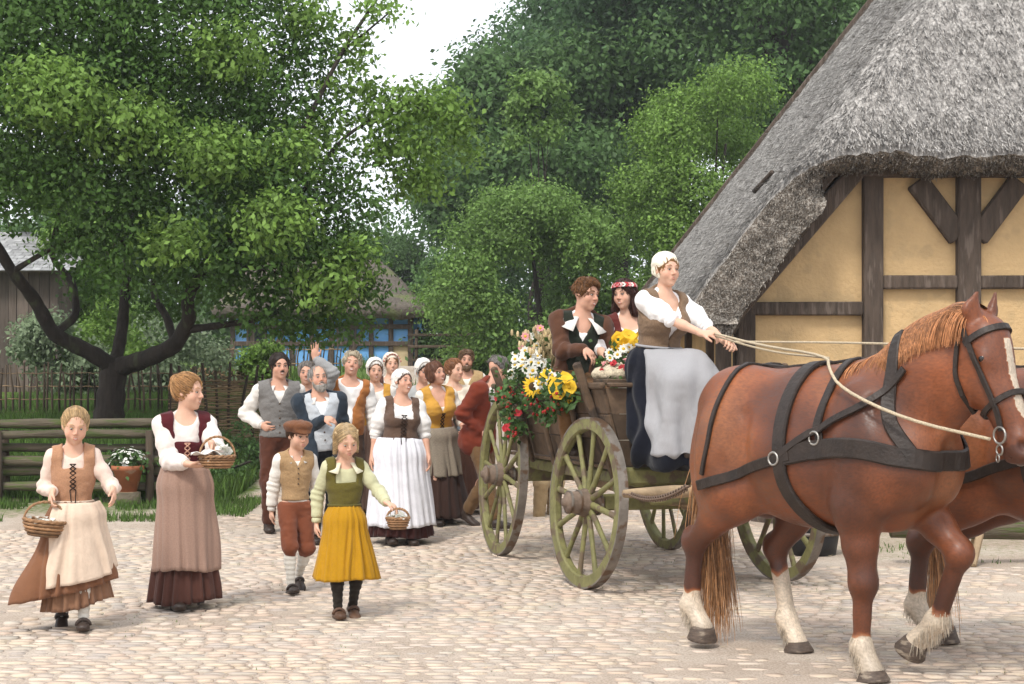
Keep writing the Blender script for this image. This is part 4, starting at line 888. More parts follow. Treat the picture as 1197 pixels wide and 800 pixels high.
LEGS_FAR = dict(LEGS_WALK, fr=[U(-.17, .50, 1.20), U(-.18, .60, .92), U(-.17, .95, .70), U(-.17, .85, .34), U(-.17, .74, .2)], hl=[U(.18, -.45, 1.25), U(.21, -.42, .93), U(.10, -.86, .60), U(.06, -.90, .22), U(.05, -.82, .10)])
HEAD = dict(poll=U(0, 1.04, 1.80), muz=U(0, 1.33, 1.20))
def horse_prims(Lg):
    P = [E(U(0, -.02, 1.20), (.335, .68, .40), k=.1), E(U(0, .05, 1.08), (.32, .55, .34), k=.1), E(U(0, .48, 1.17), (.29, .32, .42), k=.1),
         E(U(0, .34, 1.49), (.095, .30, .15), k=.12), E(U(0, -.10, 1.46), (.15, .45, .13), k=.12),
         E(U(-.10, -.47, 1.38), (.185, .34, .26), k=.08), E(U(.10, -.47, 1.38), (.185, .34, .26), k=.08),
         E(U(-.20, .50, 1.18), (.12, .21, .36), rot('x', -.25), k=.06), E(U(.20, .50, 1.18), (.12, .21, .36), rot('x', -.25), k=.06),
         E(U(-.11, .70, 1.10), (.14, .15, .21), k=.05), E(U(.11, .70, 1.10), (.14, .15, .21), k=.05),
         E(U(-.185, -.55, 1.10), (.145, .24, .36), rot('x', .15), k=.06), E(U(.185, -.55, 1.10), (.145, .24, .36), rot('x', .15), k=.06),
         K(U(0, .55, 1.34), U(0, .82, 1.60), .29, .235, (V3(1, 0, 0), .62), k=.14), K(U(0, .80, 1.58), U(0, 1.00, 1.72), .235, .165, (V3(1, 0, 0), .60), k=.10),
         K(U(0, .48, 1.56), U(0, .97, 1.81), .10, .09, k=.08)]
    for sg in (-1, 1):
        P += [K(U(sg * .345, .30, 1.42), U(sg * .375, .22, 1.00), .020, .028, op='s', k=.07), K(U(sg * .30, -.28, 1.35), U(sg * .33, -.30, 1.02), .016, .03, op='s', k=.09),
              K(U(sg * .25, .58, 1.45), U(sg * .345, .70, 1.20), .010, .012, op='s', k=.05), K(U(sg * .30, -.66, 1.38), U(sg * .32, -.70, 1.02), .012, .016, op='s', k=.06),
              E(U(sg * .20, .45, .90), (.10, .13, .15), k=.05), K(U(sg * .10, .88, 1.30), U(sg * .185, .92, 1.55), .012, .014, op='s', k=.05), K(U(0, .90, 1.20), U(0, .84, .98), .018, .02, op='s', k=.06)]
    # head
    A, B = HEAD['poll'], HEAD['muz']; d = nrm(B - A); fr = nrm(np.cross(V3(1, 0, 0), d)); fr = fr if fr[1] < 0 else -fr   # fr points out of the forehead
    L = np.linalg.norm(B - A); R = np.stack([V3(1, 0, 0), d, np.cross(V3(1, 0, 0), d)], 1)
    h = lambda x, t, f: A + V3(1, 0, 0) * x + d * t * L + fr * f
    P += [E(h(0, .16, -.02), (.105, .17, .12), R, k=.05), K(h(0, .12, .035), h(0, .86, -.005), .088, .056, k=.06), E(h(0, .33, -.10), (.075, .17, .10), R, k=.06),
          K(h(0, .45, -.06), h(0, .90, -.07), .07, .045, k=.06), E(h(0, .95, -.03), (.068, .085, .072), R, k=.05), K(h(0, .86, -.095), h(0, .97, -.095), .036, .034, k=.03),
          E(h(-.088, .27, .03), (.028, .045, .022), R, k=.03), E(h(.088, .27, .03), (.028, .045, .022), R, k=.03),
          K(h(-.08, .36, .005), h(-.065, .62, -.01), .016, .010, k=.03), K(h(.08, .36, .005), h(.065, .62, -.01), .016, .010, k=.03),
          E(h(-.045, .97, .012), (.022, .030, .016), R, 's', .02), E(h(.045, .97, .012), (.022, .030, .016), R, 's', .02), K(h(-.06, .99, -.062), h(.06, .99, -.062), .006, op='s', k=.01)]
    for sg in (-1, 1):
        e0 = h(sg * .060, .02, .0); e1 = e0 + V3(sg * .025, -.02, .10); e2 = e0 + V3(sg * .012, -.045, .19)
        P += [K(e0, e1, .036, .040, (nrm(V3(sg * .5, -.9, .1)), .55), k=.02), K(e1, e2, .040, .010, (nrm(V3(sg * .5, -.9, .1)), .55), k=.02), E(e1 + V3(sg * .016, -.026, -.02), (.018, .018, .065), op='s', k=.01)]
    rad = {'f': (.135, .100, .074, .052, .060), 'h': (.19, .155, .080, .056, .062)}
    for n, j in Lg.items():
        r = rad[n[0]]; bk = .03
        if n[0] == 'f':
            P += [K(j[0], j[1], .15, .118, k=.08), K(j[1], j[1] + (j[2] - j[1]) * .5, .128, .088, k=.05), K(j[1] + (j[2] - j[1]) * .5, j[2], .084, .070, k=.04), E(j[2], (.074, .076, .086), k=.03), K(j[2], j[3], .055, .048, (V3(1, 0, 0), .85), k=.03)]
        else:
            P += [K(j[0], j[1], .20, .165, (V3(1, 0, 0), .75), k=.10), K(j[1], j[1] + (j[2] - j[1]) * .55, .155, .092, (V3(1, 0, 0), .75), k=.07), K(j[1] + (j[2] - j[1]) * .5, j[2], .085, .066, k=.04), E(j[2] + V3(0, .018, .02), (.056, .075, .085), k=.03), K(j[2], j[3], .058, .050, (V3(1, 0, 0), .85), k=.03)]
        P += [E(j[3] + V3(0, .01, 0), (.058, .062, .060), k=.03), K(j[3], j[4], .052, .060, k=.03)]
    return P, h, R, fr, d
def strap_on(mb, prims, pts, w=.05, t=.012, n=40, off=.010, closed=False, tint=.5, up=None):
    """a flat leather band laid on the skin through the given points"""
    P = np.asarray(pts, float); m = len(P)
    # resample with catmull-rom
    Q = []
    idx = lambda i: P[i % m] if closed else P[min(max(i, 0), m - 1)]
    segs = m if closed else m - 1; per = max(4, n // segs)
    for i in range(segs):
        for k_ in range(per):
            t_ = k_ / per; a, b, c, d = idx(i - 1), idx(i), idx(i + 1), idx(i + 2)
            Q.append(.5 * ((2 * b) + (-a + c) * t_ + (2 * a - 5 * b + 4 * c - d) * t_ ** 2 + (-a + 3 * b - 3 * c + d) * t_ ** 3))
    if not closed: Q.append(P[-1])
    Q = np.array(Q); e = .004
    def grad(X): 
        g = np.stack([sdf_at(prims, X + V3(*[e * (i == j) for j in range(3)])) - sdf_at(prims, X - V3(*[e * (i == j) for j in range(3)])) for i in range(3)], -1)
        return g / (np.linalg.norm(g, axis=1, keepdims=True) + 1e-9)
    for _ in range(10):
        g = grad(Q); Q = Q - g * (sdf_at(prims, Q) - off)[:, None] * .8
    g = grad(Q); T = np.gradient(Q, axis=0) if not closed else np.roll(Q, -1, 0) - np.roll(Q, 1, 0); T /= np.linalg.norm(T, axis=1, keepdims=True) + 1e-9
    S = np.cross(g, T); S /= np.linalg.norm(S, axis=1, keepdims=True); V = []
    for q, s_, g_ in zip(Q, S, g):
        for a, b in ((-.5, 0), (-.42, 1), (.42, 1), (.5, 0), (.5, -1.2), (-.5, -1.2)): V.append(q + s_ * a * w + g_ * b * t * .5)
    k = 6; N = len(Q); F = []
    for i in range(N if closed else N - 1):
        i2 = (i + 1) % N
        for j in range(k): F.append((i * k + j, i * k + (j + 1) % k, i2 * k + (j + 1) % k, i2 * k + j))
    if not closed: F += [tuple(range(k - 1, -1, -1)), tuple(range((N - 1) * k, N * k))]
    mb.add(V, F, tint); return Q
def ring(mb, c, n, r, t=.005, k=16):
    n = nrm(n); a = nrm(np.cross(n, V3(.3, .2, 1))); b = np.cross(n, a)
    mb.tube([c + (a * cos(x) + b * sin(x)) * r for x in np.linspace(0, 2 * pi, k + 1)[:-1]], t, 6, False, closed=True)
def hairs(mb, roots, dirs, length, gravity, rs, r=.003, segs=7, wav=.02, taper=True):
    for p, d in zip(roots, dirs):
        p = np.array(p); d = nrm(d); L = length * rs.uniform(.75, 1.1); st = L / segs; pts = [p.copy()]; w = rs.normal(0, wav, 3)
        for i in range(segs): d = nrm(d + V3(0, 0, -gravity) + w * sin(i * 1.3) + rs.normal(0, wav * .4, 3)); p = p + d * st; pts.append(p.copy())
        mb.tube(pts, r * np.linspace(1, .35, segs + 1) if taper else r, 3, False, tint=rs.uniform(0, 1))
def make_horse(loc, yaw, label, Lg, detail=True, group=None, vox=.0125, scale=1.0):
    root = empty('horse', loc, yaw, label, 'horse', group); root.scale = (scale,) * 3
    Pm, h, R, fr, d = horse_prims(Lg)
    kn = {n: j for n, j in Lg.items()}
    def tint(V):
        t = np.full(len(V), .5); t += .14 * fbm(V * 2.4, 4, 3)
        # real markings of the coat: dark legs, pale socks, dark muzzle, blaze
        for n, j in kn.items():
            cen = (j[2] + j[3]) / 2; D = np.full(len(V), 9.0)
            for a, b in ((j[1], j[2]), (j[2], j[3]), (j[3], j[4])):
                ab = b - a; q = np.clip(((V - a) @ ab) / (ab @ ab), 0, 1); D = np.minimum(D, np.linalg.norm(V - a - q[:, None] * ab, axis=1))
            near = D < .22; wn_ = np.clip((.22 - D) / .09, 0, 1)
            ab = j[3] - j[2]; q = ((V - j[2]) @ ab) / (ab @ ab) + .12 * vnoise(V * 16, 3)
            leg = near & (V[:, 2] < 1.0)
            q0 = ((V - j[1]) @ (j[2] - j[1])) / ((j[2] - j[1]) @ (j[2] - j[1]))
            t = np.where(leg & (q0 > .1), t - wn_ * .10 * np.clip((q0 - .1) / .8, 0, 1), t)
            thr = {'fr': .78, 'fl': .80, 'hr': .72, 'hl': .30}[n]
            t = np.where(leg & (q0 > .9), np.clip((q - thr) / .12, 0, 1) * .95 + (1 - np.clip((q - thr) / .12, 0, 1)) * t, t)
        hd = (V - HEAD['poll']) @ d / np.linalg.norm(HEAD['muz'] - HEAD['poll']); ff = (V - HEAD['poll']) @ fr
        ishead = (hd > 0) & (hd < 1.3) & (V[:, 1] < -1.0) & (V[:, 2] > 1.1)
        t = np.where(ishead & (ff > .055) & (np.abs(V[:, 0]) < .030 + .02 * vnoise(V * 12, 8)) & (hd > .18) & (hd < .95), .95, t)
        t = np.where(ishead & (hd > .93), .33, t)
        return np.clip(t, 0, 1)
    def disp(V):
        return .004 * fbm(V * 6, 2, 2) + .0025 * np.sin(V[:, 1] * 50 + 4 * vnoise(V * 5, 1)) * (np.abs(V[:, 1]) < .45) * (V[:, 2] > .9) * (V[:, 2] < 1.35) * .5
    solid('body', Pm, vox, [M_COAT], root, disp, tint)
    rs = np.random.RandomState(5)
    # eyes
    for sg in (-1, 1):
        mb = MB(); mb.ball(h(sg * .098, .275, .028), .022, 10, 8); mb.build('eye', mat('horse_eye', (.012, .008, .006), rough=.08, var=0, bump=0, spec=.6), root, True)
    # hooves
    for n, j in Lg.items():
        ax = nrm(j[4] - j[3]); lifted = j[4][2] > .1
        axis = V3(0, -.12, -1) if not lifted else (nrm(V3(0, .15, -1)) if n[0] == 'h' else nrm(V3(0, .55, -.85)))
        axis = nrm(axis); X = V3(1, 0, 0); Yv = np.cross(axis, X); Rr = np.stack([X, Yv, axis], 1)
        c = j[4] + axis * -.01
        depth = max(.06, (c[2] - .002) / max(.3, -axis[2])) if not lifted else .085
        mb = MB(); mb.lathe([(.0, 0), (.060, .0), (.070, .018), (.076, depth * .5), (.088, depth - .008), (.086, depth), (0, depth)], 18, c, Rr)
        mb.build('hoof', M_HOOF, root, True)
        mb = MB(); m_ = 420 if detail else 120; ro, di = [], []
        for i in range(m_):
            a = rs.uniform(0, 2 * pi); tt = rs.uniform(-.25, 1.0) ; back = .5 + .5 * sin(a)
            o_ = V3(cos(a), sin(a), 0); p = j[3] + (j[4] - j[3]) * max(tt, 0) + (j[2] - j[3]) * (.16 * -min(tt, 0) * 4) + o_ * .052
            ro.append(p); di.append(o_ * .42 + V3(0, .18, -.9))
        hairs(mb, ro, di, .075 if lifted else .06, .30, rs, .0022, 5, .035); mb.build('feather', M_FEATH, root, True)['kind'] = 'stuff'
    # mane, forelock
    mb = MB(); crest = [U(0, .30, 1.66), U(0, .62, 1.76), U(0, .80, 1.87), U(0, .95, 1.92), U(0, 1.05, 1.93)]
    crest = [c - V3(0, 0, .03) for c in crest]
    def cr(t): 
        x = t * (len(crest) - 1); i = min(int(x), len(crest) - 2); return crest[i] + (crest[i + 1] - crest[i]) * (x - i)
    ro, di = [], []
    for i in range(1900 if detail else 250):
        t = rs.uniform(0, 1); sg = -1 if rs.rand() < .78 else 1; ro.append(cr(t) + V3(sg * .02, rs.normal(0, .012), -.01)); di.append(V3(sg * .9, .35 + .2 * rs.normal(), .55))
    hairs(mb, ro, di, .25, .42, rs, .0026, 8, .05)
    # keep the hair outside of the neck
    V = np.concatenate(mb.v)
    for _ in range(2):
        f = sdf_at(Pm[13:16], V); msk = f < .012; e = .004
        if msk.any():
            X = V[msk]; g = np.stack([sdf_at(Pm[13:16], X + V3(*[e * (i == j_) for j_ in range(3)])) - sdf_at(Pm[13:16], X - V3(*[e * (i == j_) for j_ in range(3)])) for i in range(3)], -1); g /= np.linalg.norm(g, axis=1, keepdims=True) + 1e-9
            V[msk] = X + g * (.014 - f[msk])[:, None]
    mb.v = [V]; mb.t = [np.concatenate(mb.t)]
    mb.build('mane', M_MANE, root, True)['kind'] = 'stuff'
    mb = MB(); ro = [h(rs.normal(0, .022), .0, .055) + V3(0, 0, .035) for i in range(90)]; di = [V3(rs.normal(0, .25), -1, .25) for i in range(90)]
    hairs(mb, ro, di, .22, .5, rs, .004, 7, .07); mb.build('forelock', M_MANE, root, True)['kind'] = 'stuff'
    # tail
    solid('tail_dock', [K(U(0, -.74, 1.40), U(0, -.85, 1.25), .06, .055, k=.04), K(U(0, -.85, 1.25), U(0, -.83, .85), .06, .045, k=.04)], .014, [M_TAIL], root, lambda P: .012 * fbm(P * V3(40, 40, 8), 2, 2))
    mb = MB(); ro, di = [], []
    for i in range(1300 if detail else 300):
        t = rs.uniform(0, 1); p = U(rs.normal(0, .035), -.82 - .03 * sin(t * 3), 1.30 - .62 * t + rs.normal(0, .02)); ro.append(p + V3(0, rs.uniform(-.02, .05), 0)); di.append(V3(rs.normal(0, .22), .10 - .35 * t, -1))
    hairs(mb, ro, di, .66, .22, rs, .0030, 9, .05); mb.build('tail_hair', M_TAIL, root, True)['kind'] = 'stuff'
    # harness
    def S(name, pts, w, **k):
        mb = MB(); q = strap_on(mb, Pm, pts, w, **k); mb.build(name, M_STRAP, root); return q
    A = lambda x, u, z: U(x, u, z)
    # breast collar round the chest, traces along both flanks
    S('breast_strap', [A(-.36, .05, 1.14), A(-.38, .30, 1.19), A(-.36, .55, 1.20), A(-.30, .76, 1.17), A(0, .92, 1.13), A(.30, .76, 1.17), A(.36, .55, 1.20), A(.38, .30, 1.19), A(.36, .05, 1.14)], .105, n=72, off=.014, t=.016)
    for sg in (-1, 1):
        S('trace', [A(sg * .36, .12, 1.15), A(sg * .37, -.15, 1.08), A(sg * .35, -.36, 1.01), A(sg * .35, -.60, .955)], .058, n=24, off=.02)
        S('shoulder_strap', [A(sg * .37, .28, 1.24), A(sg * .33, .26, 1.40), A(sg * .16, .26, 1.56), A(0, .27, 1.66)], .048, n=26)
        S('neck_strap', [A(sg * .05, .66, 1.74), A(sg * .20, .66, 1.52), A(sg * .27, .72, 1.34), A(sg * .25, .84, 1.18)], .075, n=26, off=.016)
        S('hip_strap', [A(sg * .03, -.42, 1.62), A(sg * .28, -.46, 1.46), A(sg * .35, -.50, 1.22), A(sg * .33, -.56, 1.02)], .028, n=26)
        S('shoulder_brace', [A(sg * .37, .02, 1.13), A(sg * .36, .28, 1.30), A(sg * .30, .56, 1.42), A(sg * .17, .74, 1.60)], .040, n=26, off=.022)
        if detail or sg < 0:
            for p in (A(sg * .36, .02, 1.13), A(sg * .36, .27, 1.25)):
                mb = MB(); q = strap_on(MB(), Pm, [p, p + V3(0, .01, 0), p + V3(0, .02, 0)], .01, n=4, off=.026); ring(mb, q[1], V3(sg, 0, 0), .034, .0065); mb.build('ring', M_STEEL, root, True)
    S('girth', [A(0, .02, 1.70), A(-.28, .03, 1.52), A(-.38, .04, 1.25), A(-.36, .06, 1.0), A(-.22, .14, .80), A(0, .18, .74), A(.22, .14, .80), A(.36, .06, 1.0), A(.38, .04, 1.25), A(.28, .03, 1.52)], .085, n=80, closed=True, off=.016, t=.02)
    S('crupper', [A(0, .24, 1.66), A(0, -.05, 1.62), A(0, -.42, 1.64), A(0, -.70, 1.56), A(0, -.84, 1.44)], .035, n=30)
    # bridle
    def hb(pts, w, nm, **k): return S(nm, pts, w, **k)
    for sg in (-1, 1):
        hb([h(sg * .08, .02, -.01), h(sg * .12, .14, .0), h(sg * .11, .38, -.01), h(sg * .09, .62, -.02), h(sg * .075, .80, -.05)], .028, 'cheek_strap', n=20)
        mb = MB(); c = h(sg * .085, .83, -.055); ring(mb, c, V3(sg, .2, 0), .040, .006); ring(mb, c + V3(0, 0, -.07), V3(sg, .3, 0), .024, .005); ring(mb, c + V3(0, .01, -.11), V3(sg, .6, 0), .018, .004); mb.build('bit_ring', M_STEEL, root, True)
    hb([h(.11, .12, -.02), h(.09, .10, .07), h(0, .10, .12), h(-.09, .10, .07), h(-.11, .12, -.02)], .036, 'browband', n=24)
    mb = MB()
    for i in range(19):
        t = -1 + 2 * i / 18; q = h(.112 * sin(t * 1.45), .11, -.01 + .125 * cos(t * 1.45)); mb.ball(q, .008, 6, 4)
    mb.build('browband_stud', M_STEEL, root, True)
    hb([h(.09, .60, -.03), h(.055, .58, .06), h(0, .58, .085), h(-.055, .58, .06), h(-.09, .60, -.03), h(-.05, .62, -.12), h(0, .62, -.14), h(.05, .62, -.12)], .030, 'noseband', n=40, closed=True)
    hb([h(.09, .06, -.04), h(.10, .22, -.12), h(0, .30, -.20), h(-.10, .22, -.12), h(-.09, .06, -.04)], .024, 'throat_strap', n=24)
    return root, Pm, h
def rope(name, P, r, m, label=None, cat=None, parent=None, sag=0, n=24, group=None):
    P = np.asarray(P, float)
    if len(P) == 2:
        t = np.linspace(0, 1, n)[:, None]; P = P[0] * (1 - t) + P[1] * t; P[:, 2] -= sag * 4 * (t * (1 - t))[:, 0]
    mb = MB()
    for _ in range(3):
        if len(P) < 20: P = np.concatenate([P[:1], np.stack([P[:-1] * .75 + P[1:] * .25, P[:-1] * .25 + P[1:] * .75], 1).reshape(-1, 3), P[-1:]])
    mb.tube(P, r, 6); o = mb.build(name, m, parent, True); return tag(o, label, cat, group)
def chain(name, a, b, sag, label, link_len=.055, r=.006):
    a, b = np.asarray(a, float), np.asarray(b, float); L = np.linalg.norm(b - a); n = max(4, int(L / (link_len * .72))); root = empty(name, a, 0, label, 'chain')
    me = None
    mb = MB(); mb.tube([V3(link_len * .5 * cos(t) * (1 + .0), .017 * sin(t), 0) for t in np.linspace(0, 2 * pi, 13)[:-1]], r, 5, False, closed=True); me = mb.mesh('link', True); me.materials.append(M_IRON)
    for i in range(n):
        t = (i + .5) / n; p = a * (1 - t) + b * t; p = p - V3(0, 0, sag * 4 * t * (1 - t)); t2 = t + .01; q = a * (1 - t2) + b * t2 - V3(0, 0, sag * 4 * t2 * (1 - t2)); d = nrm(q - p)
        o = bpy.data.objects.new('link', me); C.objects.link(o); o.parent = root
        import mathutils
        x = mathutils.Vector(d); qv = x.to_track_quat('X', 'Z'); o.rotation_mode = 'QUATERNION'; o.rotation_quaternion = qv @ mathutils.Quaternion((1, 0, 0), pi / 2 * (i % 2) + .3); o.location = tuple(p - a)
    return root
# ------------------------------------------------------------------ farm wagon
M_GREEN = mat('worn_olive_paint', (.175, .165, .065), rough=.6, var=.25, vscale=12, bump=.35, bscale=50, spot=((.13, .095, .06), 9, .52), tint=.2)
M_WOODW = mat('weathered_cart_wood', (.105, .068, .042), rough=.85, var=.45, vscale=5, bump=.7, bscale=14, stretch=(1, 1, 1), spot=((.05, .035, .025), 5, .56), tint=.3, rnd=.15)
M_HUB = mat('hub_wood', (.16, .115, .085), rough=.8, var=.4, vscale=10, bump=.6, bscale=30)
M_TYRE = mat('iron_tyre', (.20, .175, .15), rough=.55, var=.35, metal=.35, bump=.3, spot=((.13, .08, .05), 9, .5))
M_SWING = mat('bare_wood', (.30, .215, .13), rough=.8, var=.3, vscale=8, bump=.5, bscale=30)
WY = radians(15.5); WL = V3(.99, 12.98, 0); WR = rot('z', WY)
def wl(x, y, z): return WR @ V3(x, y, z) + WL            # wagon frame to world
def wheel(root, x, y, R, camber=.05, steer=0.0, flip=1):
    """spoked wheel whose hub points to -X * flip"""
    n = 12 if R > .66 else 12; Rm = rot('z', steer) @ rot('y', camber * flip)
    c = V3(x, y, R * cos(camber)); T = Rm @ rot('y', pi / 2)   # local z of the lathe becomes X
    mb = MB(); w = .034
    mb.lathe([(R - .012, -w), (R - .012, w), (R - .088, w), (R - .098, w * .6), (R - .098, -w * .6), (R - .088, -w)], 56, c, T, True)
    rim = mb.build('wheel', M_GREEN, root, False)
    for k in range(6):   # joints of the felloes
        pass
    mb = MB(); mb.lathe([(R, -w - .002), (R, w + .002), (R - .013, w + .002), (R - .013, -w - .002)], 64, c, T, True); mb.build('tyre', M_TYRE, rim)
    mb = MB(); f = -flip; mb.lathe([(0, -.13 * f), (.055, -.13 * f), (.085, -.10 * f), (.088, -.07 * f), (.105, -.03 * f), (.108, .03 * f), (.086, .08 * f), (.078, .16 * f), (.060, .175 * f), (.035, .18 * f), (.03, .20 * f), (0, .20 * f)], 22, c, T); mb.build('hub', M_HUB, rim, True)
    mb = MB(); 
    for z, r in ((-.09, .089), (.075, .090), (.15, .082)): mb.lathe([(r, z * f - .009), (r + .005, z * f - .009), (r + .005, z * f + .009), (r, z * f + .009)], 22, c, T, True)
    mb.build('hub_band', M_TYRE, rim)
    for i in range(n):
        a = i / n * 2 * pi + .13; d = V3(cos(a), sin(a), 0); t = V3(-sin(a), cos(a), 0); dish = .035 * -f
        mb = MB(); V = []
        for r, wt, dp, zz in ((.085, .030, .022, 0.0), (.20, .026, .020, dish * .15), (R * .62, .023, .017, dish * .05), (R - .09, .028, .020, 0)):
            for q in range(8):
                an = q / 8 * 2 * pi; V.append(d * r + t * cos(an) * wt + V3(0, 0, zz + sin(an) * dp))
        F = [(l * 8 + q, l * 8 + (q + 1) % 8, l * 8 + 8 + (q + 1) % 8, l * 8 + 8 + q) for l in range(3) for q in range(8)]
        V = np.array(V) @ T.T + c
        mb.add(V, F, RS.uniform(.2, .8)); mb.build('spoke', M_GREEN, rim, True)
    return c
def wagon():
    root = empty('farm_wagon', WL, WY, 'old wooden farm wagon with green spoked wheels decked with flowers', 'wagon')
    wheel(root, -.78, -1.22, .645, .05, radians(6), 1); wheel(root, .78, -1.22, .645, .05, radians(6), -1)
    wheel(root, -.78, 1.22, .725, .05, 0, 1); wheel(root, .78, 1.22, .725, .05, 0, -1)
    for y, z in ((-1.22, .645), (1.22, .725)):
        mb = MB(); mb.beam((-.66, y, z), (.66, y, z), .11, .12); mb.build('axle', M_GREEN, root)
        mb = MB(); mb.beam((-.56, y, z + .13), (.56, y, z + .13), .12, .12); mb.build('bolster', M_GREEN, root)
        for sg in (-1, 1):
            mb = MB(); mb.beam((sg * .54, y, z + .14), (sg * .86, y + (.02), 1.70), .055, .085, up=(0, 1, 0), bev=.015); mb.build('stake', M_WOODW, root)
    mb = MB(); mb.beam((0, -1.9, .62), (0, 1.7, .70), .09, .10); mb.build('reach_pole', M_SWING, root)
    # body: floor boards, leaning side boards, front and tail boards
    Y0, Y1 = -1.50, 1.62
    for i in range(6):
        x = -.5 + i * .2; mb = MB(); mb.box((x, (Y0 + Y1) / 2, .905), (.190, Y1 - Y0, .028), bev=.004, jit=.001, tint=RS.rand()); mb.build('floor_board', M_WOODW, root)
    for sg in (-1, 1):
        for i in range(3):
            t0 = i / 3 + .004; t1 = (i + 1) / 3 - .010; a = V3(sg * (.585 + .155 * t0), 0, .93 + .58 * t0); b = V3(sg * (.585 + .155 * t1), 0, .93 + .58 * t1); m_ = (a + b) / 2; d = nrm(b - a)
            R = np.stack([np.cross(V3(0, 1, 0), d), V3(0, 1, 0), d], 1); mb = MB(); mb.box(m_ + V3(0, (Y0 + Y1) / 2, 0), (.026, Y1 - Y0 - .03, np.linalg.norm(b - a)), R, bev=.005, jit=.002, tint=RS.rand()); mb.build('side_board', M_WOODW, root)
        mb = MB(); mb.beam((sg * .755, Y0 - .02, 1.525), (sg * .755, Y1 + .02, 1.525), .045, .05); mb.build('top_rail', M_WOODW, root)
        for y in (-.75, .1, .75):
            mb = MB(); mb.beam((sg * .625, y, .86), (sg * .795, y, 1.50), .035, .06, up=(0, 1, 0)); mb.build('rib', M_WOODW, root)
    for y, nm in ((Y0, 'front_board'), (Y1, 'tail_board')):
        for i in range(3):
            t0 = i / 3 + .006; t1 = (i + 1) / 3 - .006; w0 = .575 + .155 * t0; w1 = .575 + .155 * t1; z0 = .93 + .58 * t0; z1 = .93 + .58 * t1; th = .014
            V = [(-w0, y - th, z0), (w0, y - th, z0), (w1, y - th, z1), (-w1, y - th, z1), (-w0, y + th, z0), (w0, y + th, z0), (w1, y + th, z1), (-w1, y + th, z1)]
            MB().add(np.array(V) + RS.uniform(-.002, .002, (8, 3)), [(0, 1, 2, 3), (5, 4, 7, 6), (4, 0, 3, 7), (1, 5, 6, 2), (3, 2, 6, 7), (4, 5, 1, 0)], RS.rand()).build(nm, M_WOODW, root)
    mb = MB(); mb.beam((-.72, Y0 - .03, 1.53), (.76, Y0 - .03, 1.53), .10, .035); mb.build('front_rail', M_WOODW, root)
    for x in (-.35, .38):
        mb = MB(); mb.beam((x, Y0 - .03, .90), (x * 1.1, Y0 - .03, 1.50), .035, .05, up=(0, 1, 0)); mb.build('batten', M_WOODW, root)
    mb = MB(); mb.beam((-.66, Y0 - .08, .86), (.66, Y0 - .08, .86), .12, .13, bev=.02); mb.build('cross_beam', M_GREEN, root)
    for sg in (-1, 1): mb = MB(); mb.beam((sg * .5, Y0 - .12, .83), (sg * .5, Y1, .83), .09, .10, bev=.015); mb.build('sill_beam', M_GREEN, root)
    # steering bed and shafts
    mb = MB(); mb.beam((-.46, Y0 - .20, .70), (.46, Y0 - .20, .70), .10, .09, bev=.02); mb.build('steering_bed', M_GREEN, root)
    for sg in (-1, 1): mb = MB(); mb.beam((sg * .18, -1.1, .66), (sg * .10, -2.15, .68), .075, .085, bev=.015); mb.build('pole_arm', M_SWING, root)
    mb = MB(); mb.tube([(0, -1.7, .68), (.05, -2.6, .70), (.38, -4.4, .78)], [.045, .045, .035], 10); mb.build('draught_pole', M_SWING, root, True)
    # seats
    for y in (.15, -1.28):
        mb = MB(); mb.box((0, y, 1.45 if y > 0 else 1.555), (1.36 if y > 0 else 1.40, .32, .04), bev=.008); mb.build('seat_board', M_WOODW, root)
    return root
def swingle(loc, yaw, label):
    root = empty('swingletree', loc, yaw, label, 'swingletree')
    mb = MB(); mb.tube([(x, -.03 * cos(x * 3), 0) for x in np.linspace(-.42, .42, 9)], [.028, .036, .04, .045, .048, .045, .04, .036, .028], 10); mb.build('bar', M_SWING, root, True)
    for sg in (-1, 1): mb = MB(); ring(mb, V3(sg * .41, -.05, 0), V3(0, 0, 1), .035, .007); mb.build('hook_ring', M_IRON, root, True)
    mb = MB(); ring(mb, V3(0, .05, 0), V3(0, 0, 1), .045, .008); mb.build('centre_ring', M_IRON, root, True)
    return root
# ---- flowers and leaves
M_PET_W = mat('petal_white', (.78, .78, .72), rough=.7, var=.08, bump=0, translucent=.25); M_PET_Y = mat('petal_yellow', (.80, .52, .03), rough=.7, var=.15, bump=0, translucent=.25)
M_PET_R = mat('petal_rose', (.50, .04, .05), rough=.7, var=.2, bump=0, translucent=.2); M_PET_P = mat('petal_pink', (.66, .30, .30), rough=.7, var=.2, bump=0, translucent=.2); M_DISC = mat('flower_disc_brown', (.055, .03, .012), rough=.95, var=.4, bump=.6, bscale=80)
M_DISC_Y = mat('flower_disc_yellow', (.6, .38, .03), rough=.9, bump=.4); M_BERRY = mat('red_berry', (.35, .015, .012), rough=.35, var=.2, bump=0)
M_LEAFG = mat('garland_leaf', (.055, .11, .028), rough=.6, var=.3, vscale=15, bump=.2, tint=.5, translucent=.25)
M_DRY = mat('dry_grass', (.46, .36, .20), rough=.95, var=.3, bump=0, tint=.35)
